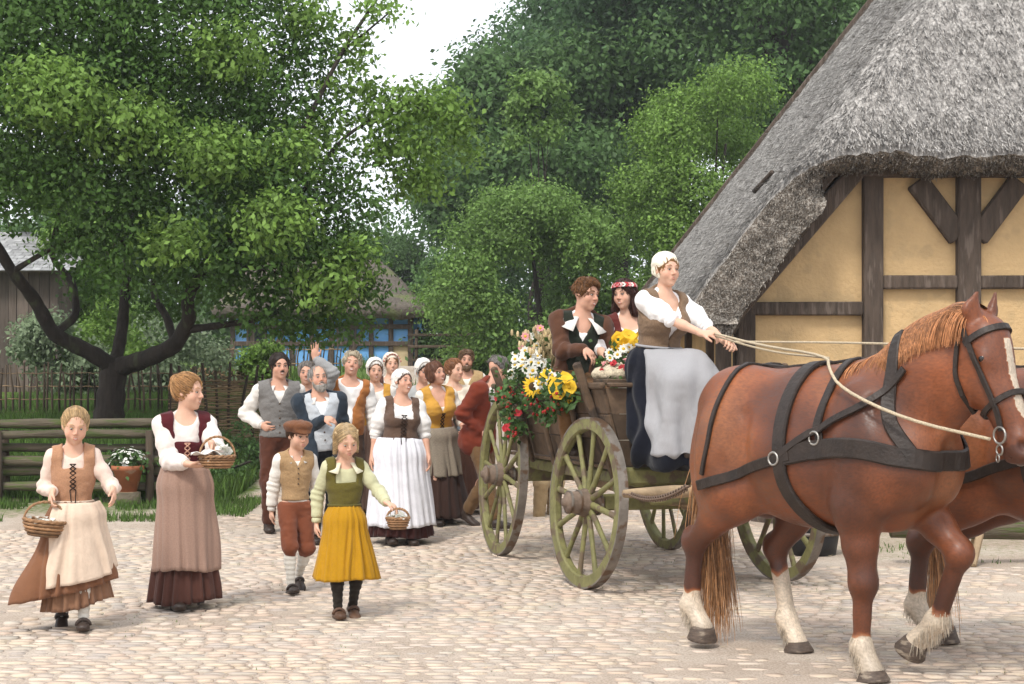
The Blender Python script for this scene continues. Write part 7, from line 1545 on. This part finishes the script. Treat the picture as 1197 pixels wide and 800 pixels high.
# ------------------------------------------------------------------ barn
M_THATCH = mat('grey_thatch', (.25, .235, .22), rough=.95, var=.5, vscale=26, bump=1.0, bscale=34, stretch=(1, 1, .55), tint=.55, spot=((.40, .38, .355), 30, .5), bdist=.05, spec=.1)
M_REED = mat('cut_reed_ends', (.17, .145, .12), rough=1, var=.6, vscale=60, bump=1, bscale=60, tint=.5, spot=((.36, .33, .29), 50, .50), bdist=.03, spec=.05)
M_TIMBER = mat('old_oak_timber', (.075, .055, .042), rough=.9, var=.4, vscale=5, bump=.9, bscale=22, stretch=(3, 3, .4), spot=((.13, .10, .08), 6, .55), tint=.2, bdist=.02, rnd=.15)
M_OCHREW = mat('ochre_limewash', (.53, .365, .19), rough=.95, var=.10, vscale=2.5, bump=.7, bscale=26, spot=((.47, .33, .175), 3.5, .55), bdist=.02, spec=.1)
def barn():
    WYf = 17.0; s = FPX / WYf; X = lambda px_: (px_ - CXP) / s; Z = lambda py: CAMZ + (CYP - py) / s
    root = empty('thatched_barn', (8, WYf, 0), 0, 'half timbered barn with ochre walls and a great grey thatched roof', 'barn'); O = V3(8, WYf, 0)
    YB = 30.0; XE = 1.85; sl_ = 1.277; XM = 8.0; YF = 16.32
    def zo(x, y, r=.75):
        a = 2.46 + sl_ * np.minimum(x - XE, 2 * XM - XE - x); b = 4.07 + 1.62 * (y - YF); c = 4.07 + 1.62 * (YB + .3 - y) + 3
        k = r; h_ = np.maximum(k - np.abs(a - b), 0) / k; return np.minimum(np.minimum(a, b) - h_ * h_ * k * .25, c)
    xs = np.concatenate([np.arange(XE, 9.0, .06), np.linspace(9.1, 2 * XM - XE, 30)]); ys = np.concatenate([np.arange(YF, 22, .06), np.arange(22, YB, .12)])
    Xg, Yg = np.meshgrid(xs, ys); Zg = zo(Xg, Yg); nn = np.stack([Xg * 2.2, Yg * 2.2, Zg * 2.2], -1)
    Zg = Zg + .035 * fbm(nn, 3, 2) + .030 * fbm(nn * 5, 7, 2)
    # rounded lower edge
    e1 = np.exp(-(Xg - XE) / .10) * .10 + np.exp(-(Yg - YF) / .08) * .09; Zg = Zg - e1
    nx, ny = len(xs), len(ys); V = np.stack([Xg, Yg, Zg], -1).reshape(-1, 3) - O
    i, j = np.meshgrid(np.arange(ny - 1), np.arange(nx - 1), indexing='ij'); F = np.stack([i * nx + j, i * nx + j + 1, (i + 1) * nx + j + 1, (i + 1) * nx + j], -1).reshape(-1, 4)
    th = np.clip(.5 + .5 * vnoise(V * 24, 5), 0, 1)
    roof = mesh_np('thatched_roof', V, F, M_THATCH, root, True, th)
    # cut edge of the thatch: from the outer skin inwards and back to the wall
    def edge(name, outer, inward, n2=7, m=M_REED):
        outer = np.asarray(outer); k_ = len(outer); Vv = []
        for t in np.linspace(0, 1, n2): Vv.append(outer + np.asarray(inward) * t + RS.normal(0, .012, outer.shape) * (0 < t) + V3(0, 0, -.05) * sin(pi * t))
        Vv = np.concatenate(Vv) - O; Ff = [(a * k_ + b, a * k_ + b + 1, (a + 1) * k_ + b + 1, (a + 1) * k_ + b) for a in range(n2 - 1) for b in range(k_ - 1)]
        return mesh_np(name, Vv, np.array(Ff), m, root, True, RS.rand(len(Vv)))
    fx = xs[xs < 14.2]; fz = Zg[0][:len(fx)]; front = np.stack([fx, np.full(len(fx), YF), fz], 1)
    side_n = np.array([np.clip((3.35 - x) / .5, 0, 1) for x in fx])[:, None]
    inw = (V3(.50, .10, -.16)[None] * side_n + V3(.0, .50, -.12)[None] * (1 - side_n))
    edge('thatch_edge', front, inw, 9)
    ee = np.stack([np.full(ny, XE), ys, Zg[:, 0]], 1); edge('eave_edge', ee, V3(.55, 0, -.06), 6)
    fr2 = front + inw; mb = MB()
    # soffit closing the underside back to the wall
    k_ = len(front); Vv = np.concatenate([fr2, fr2 + V3(.12, .60, .02) * side_n + V3(0, .30, .05) * (1 - side_n)]) - O
    mesh_np('soffit', Vv, np.array([(b, b + 1, k_ + b + 1, k_ + b) for b in range(k_ - 1)]), M_TIMBER, root)
    # loose reeds over the roof skin and along the cut edges give the bristly look
    rs = np.random.RandomState(8); n = 52000; x = XE + (9 - XE) * rs.rand(n); y = YF + (YB - YF) * rs.rand(n) ** 1.6; z = zo(x, y); e = .02
    gx = (zo(x + e, y) - zo(x - e, y)) / (2 * e); gy = (zo(x, y + e) - zo(x, y - e)) / (2 * e); nr_ = np.stack([-gx, -gy, np.ones(n)], 1); nr_ /= np.linalg.norm(nr_, axis=1, keepdims=True)
    dn = np.stack([-gx, -gy, -(gx ** 2 + gy ** 2)], 1); dn /= np.linalg.norm(dn, axis=1, keepdims=True) + 1e-9; P = np.stack([x, y, z], 1) + .035 * fbm(np.stack([x * 2.2, y * 2.2, z * 2.2], -1), 3, 2)[:, None] * V3(0, 0, 1)
    dd = dn + rs.normal(0, .22, (n, 3)) + nr_ * rs.uniform(.1, .5, n)[:, None]; L_ = rs.uniform(.04, .10, n)[:, None]; sd = np.cross(dd, nr_); sd /= np.linalg.norm(sd, axis=1, keepdims=True); w = rs.uniform(.004, .009, n)[:, None]
    b0 = P + nr_ * .005; V = np.stack([b0 - sd * w, b0 + sd * w, b0 + dd * L_ + sd * w * .5, b0 + dd * L_ - sd * w * .5], 1).reshape(-1, 3) - O
    o = mesh_np('loose_reed', V, np.arange(n)[:, None] * 4 + [0, 1, 2, 3], M_THATCH, root, False, np.repeat(rs.rand(n), 4)); o['kind'] = 'stuff'
    n = 16000; k2 = rs.randint(0, len(front) - 1, n); t = rs.rand(n)[:, None]; P = front[k2] + inw[k2] * t + rs.normal(0, .012, (n, 3)) + V3(0, 0, -.05) * np.sin(pi * t); dirn = nrm(V3(-.25, -.6, -.55)) * np.ones((n, 3)) * (1 - side_n[k2]) + nrm(V3(-.30, -.55, -.75)) * side_n[k2] + rs.normal(0, .28, (n, 3)); L_ = rs.uniform(.015, .05, n)[:, None]; sd = np.cross(dirn, rs.normal(0, 1, (n, 3))); sd /= np.linalg.norm(sd, axis=1, keepdims=True)
    V = np.stack([P - sd * .005, P + sd * .005, P + dirn * L_ + sd * .004, P + dirn * L_ - sd * .004], 1).reshape(-1, 3) - O; o = mesh_np('reed_end', V, np.arange(n)[:, None] * 4 + [0, 1, 2, 3], M_REED, root, False, np.repeat(rs.rand(n), 4)); o['kind'] = 'stuff'
    # wooden pegs lying on the thatch
    def onroof(px_, py):   # first hit of the view ray with the roof skin
        for y in np.arange(16.4, 32, .02):
            x = (px_ - CXP) / FPX * y; z = CAMZ + (CYP - py) / FPX * y
            if x > XE and z < zo(np.array(x), np.array(y)): return V3(x, y, z)
    for a, b in (((862, 193), (892, 215)), ((883, 229), (904, 207))):
        p, q = onroof(*a), onroof(*b)
        if p is not None and q is not None: mb = MB(); mb.tube([p - O + V3(-.02, -.03, .05), q - O + V3(-.02, -.03, .05)], .028, 7); mb.build('thatch_pole', M_TIMBER, root, True)
    # verge board along the far gable
    zz = [(XE + t * 6.2, YB + .02, 2.42 + sl_ * t * 6.2 + .06) for t in (0, .5, 1)]; mb = MB(); mb.beam(V3(*zz[0]) - O, V3(*zz[2]) - O, .10, .14); mb.build('verge_board', M_TIMBER, root)
    # walls: infill panels and timbers
    def panel(x0, x1, z0, z1, y=.06, top=None): 
        mb = MB(); n_ = 7; Vv = []; 
        cs = [(x0, z0), (x1, z0), (x1, z1), (x0, z1)] if top is None else top
        Vv = [(x - 8, y, z) for x, z in cs] + [(x - 8, y + .12, z) for x, z in cs]; m_ = len(cs)
        mb.add(Vv, [tuple(range(m_)), tuple(range(2 * m_ - 1, m_ - 1, -1))] + [(i_, (i_ + 1) % m_ + 0, (i_ + 1) % m_ + m_, i_ + m_) for i_ in range(m_)][:0] + [(i_ + m_, (i_ + 1) % m_ + m_, (i_ + 1) % m_, i_) for i_ in range(m_)]); return mb.build('infill_panel', M_OCHREW, root)
    def tim(x0, z0, x1, z1, w, nm, d=.20, y=.04):
        mb = MB(); P = []; 
        a = V3(x0 - 8, y, z0); b = V3(x1 - 8, y, z1); mb.beam(a, b, d, w, up=(1, 0, 0) if abs(x1 - x0) < abs(z1 - z0) else (0, 0, 1), bev=.015, jit=.004) if False else mb.beam(a, b, w if abs(x1 - x0) < abs(z1 - z0) else d, d if abs(x1 - x0) < abs(z1 - z0) else w, up=(0, 1, 0) if abs(x1 - x0) < abs(z1 - z0) else (0, 0, 1), bev=.015, jit=.004); return mb.build(nm, M_TIMBER, root)
    zt = Z(204); ztie = Z(197); xl = X(872)
    P1, P2, P3 = X(1020), X(1132), X(1244)
    for x, w in ((P1, .215), (P2, .25), (P3, .23), (P3 + 1.05, .23)): tim(x, 0, x, ztie, w, 'post')
    tim(xl, 0, xl, Z(362), .20, 'post'); tim(X(846), 0, X(846), Z(352), .16, 'post', d=.14, y=.03)
    tim(X(960), Z(200), 10.5, Z(200), .14, 'tie_beam', d=.26, y=.03)
    tim(X(876), Z(361), P1 - .108, Z(361), .15, 'rail', y=.05); tim(P1 + .108, Z(330), P2 - .125, Z(330), .145, 'rail', y=.05); tim(P2 + .125, Z(330), P3 - .115, Z(330), .145, 'rail', y=.05)
    tim(P1 + .108, Z(470), P2 - .125, Z(470), .14, 'rail', y=.05); tim(P2 + .125, Z(470), P3 - .115, Z(470), .14, 'rail', y=.05); tim(X(876), Z(500), P1 - .108, Z(500), .14, 'rail', y=.05); tim(X(876), .10, 10.5, .10, .2, 'sill_beam', y=.045)
    # braces and rafters
    tim(X(1072), Z(212), P2 - .10, Z(278), .24, 'brace', d=.14, y=.035); tim(X(1192), Z(212), P2 + .10, Z(278), .24, 'brace', d=.14, y=.035)
    tim(X(862), Z(362), X(1000), Z(200), .20, 'rafter', d=.22, y=-.01); tim(X(836), Z(358), X(975), Z(196), .12, 'rafter', d=.3, y=-.14)
    panel(xl + .05, P1, .2, 0, top=[(xl, .2), (P1, .2), (P1, Z(206)), (X(1000), Z(206)), (X(872), Z(356))]); panel(P1, P2, .2, Z(206)); panel(P2, P3, .2, Z(206)); panel(P3, P3 + 1.05, .2, Z(206))
    panel(0, 0, 0, 0, y=.45, top=[(2.55, .2), (12, .2), (12, 4.35), (3.95, 4.35), (3.6, 3.9), (2.55, 2.6)])
    # gable boarding above is hidden by the hip; side wall and a dark doorway in the aisle
    mb = MB(); mb.box((2.62 - 8, 6.5, 1.2), (.14, 12.8, 2.4)); mb.build('side_wall', M_OCHREW, root)
    mb = MB(); mb.box((.6, 12.6, 1.2), (11.5, .14, 2.3)); mb.build('back_wall', M_OCHREW, root)
    for i_ in range(6):
        mb = MB(); mb.beam((2.54 - 8, .1 + i_ * 2.4, 0), (2.54 - 8, .1 + i_ * 2.4, 2.4), .16, .16); mb.build('side_post', M_TIMBER, root)
# ------------------------------------------------------------------ far buildings
M_BLUE = mat('blue_limewash', (.17, .41, .78), rough=.9, var=.12, vscale=2, bump=.3, bscale=20, spot=((.20, .40, .70), 2, .55)); M_CREAMW = mat('cream_limewash', (.50, .40, .24), rough=.95, var=.15, vscale=2, bump=.3)
M_SHEDW = mat('grey_shed_boards', (.115, .09, .075), rough=.95, var=.35, vscale=4, bump=.6, bscale=16, stretch=(4, 4, .4), rnd=.25, tint=.2)
def blue_house():
    Y0 = 42.0; s = FPX / Y0; X = lambda p: (p - CXP) / s; Z = lambda p: CAMZ + (CYP - p) / s; zb = float(gz(X(450), Y0)) - .1
    root = empty('blue_house', (X(400), Y0, zb), 0, 'far half timbered house with bright blue walls and brown thatched roof', 'house'); O = V3(X(400), Y0, zb)
    x0, x1 = X(272), X(480); zt = Z(362)
    n = 9
    for i in range(n):
        a, b = x0 + (x1 - x0) * i / n, x0 + (x1 - x0) * (i + 1) / n
        for z0_, z1_, m in ((zb, Z(402), M_CREAMW if i in (8,) else M_BLUE), (Z(402), Z(382), M_BLUE), (Z(382), zt, M_BLUE)):
            mb = MB(); mb.box(((a + b) / 2 - O[0], .1, (z0_ + z1_) / 2 - O[2]), (b - a - .02, .1, z1_ - z0_ - .02)); mb.build('infill_panel', m, root)
        mb = MB(); mb.beam((a - O[0], .03, 0), (a - O[0], .03, zt - O[2]), .13, .13); mb.build('post', M_TIMBER, root)
    for z in (Z(402), Z(382), zt - .05): mb = MB(); mb.beam((x0 - O[0], .0, z - O[2]), (x1 - O[0], .0, z - O[2]), .12, .13); mb.build('rail', M_TIMBER, root)
    for a, b in ((6, 7), (2, 3)):
        xa, xb = x0 + (x1 - x0) * a / n, x0 + (x1 - x0) * b / n; mb = MB(); mb.beam((xa - O[0], -.02, Z(415) - O[2]), (xb - O[0], -.02, zt - .1 - O[2]), .10, .12); mb.build('brace', M_TIMBER, root)
    mb = MB(); mb.beam((x1 - O[0], .03, 0), (x1 - O[0], .03, zt - O[2]), .15, .15); mb.build('post', M_TIMBER, root)
    for px_ in (405, 300):
        xx = X(px_) - O[0]; mb = MB(); mb.box((xx, .02, Z(392) - O[2]), (.55, .06, .42)); f = mb.build('window', M_SHEDW, root); mb = MB(); mb.box((xx, -.02, Z(392) - O[2]), (.44, .02, .32)); mb.build('pane', mat('dark_glass', (.03, .035, .04), rough=.1, bump=0, spec=.6), f)
    # side and back walls
    for x in (x0, x1): mb = MB(); mb.box((x - O[0], 3.1, (zt - zb) / 2), (.1, 5.9, zt - zb)); mb.build('side_wall', M_BLUE, root)
    # thatched roof with hipped end: outline (500,385) to (430,300)
    r0, r1 = X(250), X(503); ze = Z(361); zr = Z(292); yf, yb_ = -.55, 6.8; ym = 3.1; hip = X(503) - X(432)
    Vv, N1, N2 = [], 40, 16
    xs = np.linspace(r0, r1, N1); ys = np.linspace(yf, yb_, N2 * 2)
    Xg, Yg = np.meshgrid(xs, ys); h_ = np.minimum(np.minimum((Yg - yf), (yb_ - Yg)) / (ym - yf) * (zr - ze), (r1 - Xg) / hip * (zr - ze)); h_ = np.minimum(h_, (Xg - r0) / .6 * (zr - ze)); Zg = ze + h_ + .05 * fbm(np.stack([Xg * 2, Yg * 2, h_], -1), 2, 2)
    nx = len(xs); V = np.stack([Xg - O[0], Yg, Zg - O[2]], -1).reshape(-1, 3); i, j = np.meshgrid(np.arange(len(ys) - 1), np.arange(nx - 1), indexing='ij'); F = np.stack([i * nx + j, i * nx + j + 1, (i + 1) * nx + j + 1, (i + 1) * nx + j], -1).reshape(-1, 4)
    o = mesh_np('thatched_roof', V, F, mat('brown_thatch', (.105, .088, .072), rough=1, var=.35, vscale=12, bump=1, bscale=20, bdist=.04, spot=((.12, .13, .06), 1.2, .55)), root, True); sm = o.modifiers.new('t', 'SOLIDIFY'); sm.thickness = .32; sm.offset = -1
def shed():
    Y0 = 29.0; s = FPX / Y0; X = lambda p: (p - CXP) / s; Z = lambda p: CAMZ + (CYP - p) / s; zb = float(gz(X(0), Y0)) - .1
    root = empty('wooden_shed', (X(0), Y0, zb), 0, 'dark board shed with light grey roof at the far left behind the tree', 'shed'); O = V3(X(0), Y0, zb)
    x0, x1 = X(-90), X(66); zt = Z(318); x = x0; rs = np.random.RandomState(3)
    while x < x1 - .05:
        w = rs.uniform(.14, .22); mb = MB(); mb.box((x + w / 2 - O[0], rs.uniform(-.01, .01), (zt - zb) / 2), (w - .012, .03, zt - zb), tint=rs.rand()); mb.build('wall_board', M_SHEDW, root); x += w
    for y in np.arange(.1, 3.6, .2): mb = MB(); mb.box((x1 - O[0], y, (zt - zb) / 2), (.03, .188, zt - zb), tint=rs.rand()); mb.build('side_board', M_SHEDW, root)
    mb = MB(); mb.box(((x0 + x1) / 2 - O[0], 1.8, (zt - zb) / 2 - .05), (x1 - x0 - .1, 3.3, zt - zb - .1)); mb.build('inner_frame', M_SHEDW, root)
    # shingled roof slope
    m = mat('silver_shingle', (.27, .27, .27), rough=.85, var=.3, vscale=8, bump=.5, bscale=30, tint=.35, rnd=.2); a = V3(0, -.35, zt - O[2] - .02); b = V3(0, 1.9, Z(262) - O[2]); d = nrm(b - a); L_ = np.linalg.norm(b - a); R = np.stack([V3(1, 0, 0), d, np.cross(V3(1, 0, 0), d)], 1)
    rows = 13; xx0, xx1 = x0 - .2 - O[0], X(84) - O[0]; VV = MB(); cnt = 0; me = None
    for r in range(rows):
        x = xx0 + (r % 2) * .09; 
        while x < xx1:
            w = .18; c = V3(x + w / 2, 0, 0) + a + d * (L_ * (r + .5) / rows) + R[:, 2] * (.025 + rs.uniform(0, .006))
            if X(-10) - O[0] < x:
                if me is None: q = MB(); q.box((0, 0, 0), (.170, L_ / rows * 1.35, .012)); me = q.mesh('shingle'); me.materials.append(m)
                o = bpy.data.objects.new('shingle', me); C.objects.link(o); o.parent = root; o.location = c; o.rotation_euler = (atan2(d[2], d[1]) - .03, 0, rs.normal(0, .01)); cnt += 1
            else: VV.box(c, (.17, L_ / rows * 1.35, .012), R, tint=rs.rand())
            x += .18
    o = VV.build('shingles', m, root); o['kind'] = 'stuff'
    mb = MB(); mb.box(V3((xx0 + xx1) / 2, 0, 0) + (a + b) / 2, (xx1 - xx0, L_, .03), R); mb.build('roof_deck', M_SHEDW, root)
    mb = MB(); mb.box(V3((xx0 + xx1) / 2, 0, 0) + (b + V3(0, 4.1, zt - O[2])) / 2, (xx1 - xx0, np.linalg.norm(b - V3(0, 4.1, zt - O[2])), .05), np.stack([V3(1, 0, 0), nrm(V3(0, 4.1, zt - O[2]) - b), np.cross(V3(1, 0, 0), nrm(V3(0, 4.1, zt - O[2]) - b))], 1)); mb.build('roof_back', M_SHEDW, root)
# ------------------------------------------------------------------ build everything
ground(); cobbles(); barn(); blue_house(); shed(); woods(); apple_tree(); fences(); grasses()
wagon(); dress_wagon(); RD = riders(); FRT = people_front(); baskets(FRT); people_back()
YAW_H = radians(36); H0 = V3(1.68, 8.42, 0)
near, _, hN = make_horse(H0, YAW_H, 'chestnut draught horse in black harness walking nearest, one foreleg lifted', LEGS_WALK, group='team of chestnut draught horses')
far, _, _ = make_horse(H0 + V3(1.30, -.05, 0), YAW_H, 'second chestnut draught horse, mostly hidden behind the near one at the right edge', LEGS_FAR, detail=False, group='team of chestnut draught horses', vox=.016)
wh = lambda p, o=H0: rot('z', YAW_H) @ np.asarray(p, float) + o
# swingletrees and chains
sw = [swingle(wl(-.45, -2.12, .78), WY + radians(16), 'bare wooden swingletree bar hung behind the near horse'), swingle(wl(.80, -2.25, .74), WY + radians(16), 'bare wooden swingletree bar behind the far horse')]
def swp(i, sg): return rot('z', WY + radians(16)) @ V3(sg * .41, -.08, 0) + V3(*sw[i].location)
chain('trace_chain', swp(0, -1), wh(U(-.40, -.62, .95)), .05, 'iron trace chain from swingletree to the near flank of the near horse')
chain('trace_chain', swp(0, 1), wh(U(.40, -.62, .95)), .04, 'iron trace chain on the hidden flank of the near horse')
# reins: from the driver's hands over the backs to the bits
D_ = RD['driver']; ha = D_.w(D_.W['a'] + D_.hd['a'][0] * D_.hl * .5); hb = D_.w(D_.W['b'] + D_.hd['b'][0] * D_.hl * .5)
mid = wh(U(-.06, .12, 1.68)); bit = wh(hN(-.10, .83, -.10)); sh = wh(U(-.33, .45, 1.50))
rope('rein', [ha, (ha + mid) / 2 + V3(0, 0, -.02), mid, (mid + sh) / 2 + V3(-.03, 0, .02), sh, (sh + bit) / 2 + V3(-.06, -.08, -.03), bit], .0085, M_ROPE, 'pale rope rein running along the near side of the near horse to its bit', 'rein')
fb = H0 + V3(1.3, -.05, 0); m2 = wh(U(-.06, .12, 1.70), fb); rope('rein', [hb, (hb + m2) / 2 + V3(0, 0, .02), m2, wh(U(-.2, .6, 1.75), fb)], .0085, M_ROPE, 'upper pale rope rein stretching from the driver to the far horse', 'rein')
rope('rein', [ha + V3(.01, 0, -.02), (ha + mid) / 2 + V3(.05, 0, -.06), wh(U(.02, .05, 1.67))], .007, M_ROPE, 'slack rein end lying on the back of the near horse', 'rein')

# ------------------------------------------------------------------ summer haze between here and the wood
mb = MB(); mb.box((0, 88, 13.5), (240, 190, 33)); hz_ = mb.mesh('haze'); ho = bpy.data.objects.new('haze', hz_); C.objects.link(ho); ho['kind'] = 'stuff'; ho['label'] = 'thin pale summer haze over the farmyard and the wood'; ho['category'] = 'haze'
hm_ = bpy.data.materials.new('pale_haze'); hm_.use_nodes = True; hn = hm_.node_tree; hn.nodes.clear(); pv = hn.nodes.new('ShaderNodeVolumePrincipled'); pv.inputs['Color'].default_value = (.93, .96, 1, 1); pv.inputs['Density'].default_value = .0006
oo = hn.nodes.new('ShaderNodeOutputMaterial'); hn.links.new(pv.outputs[0], oo.inputs['Volume']); hz_.materials.append(hm_)
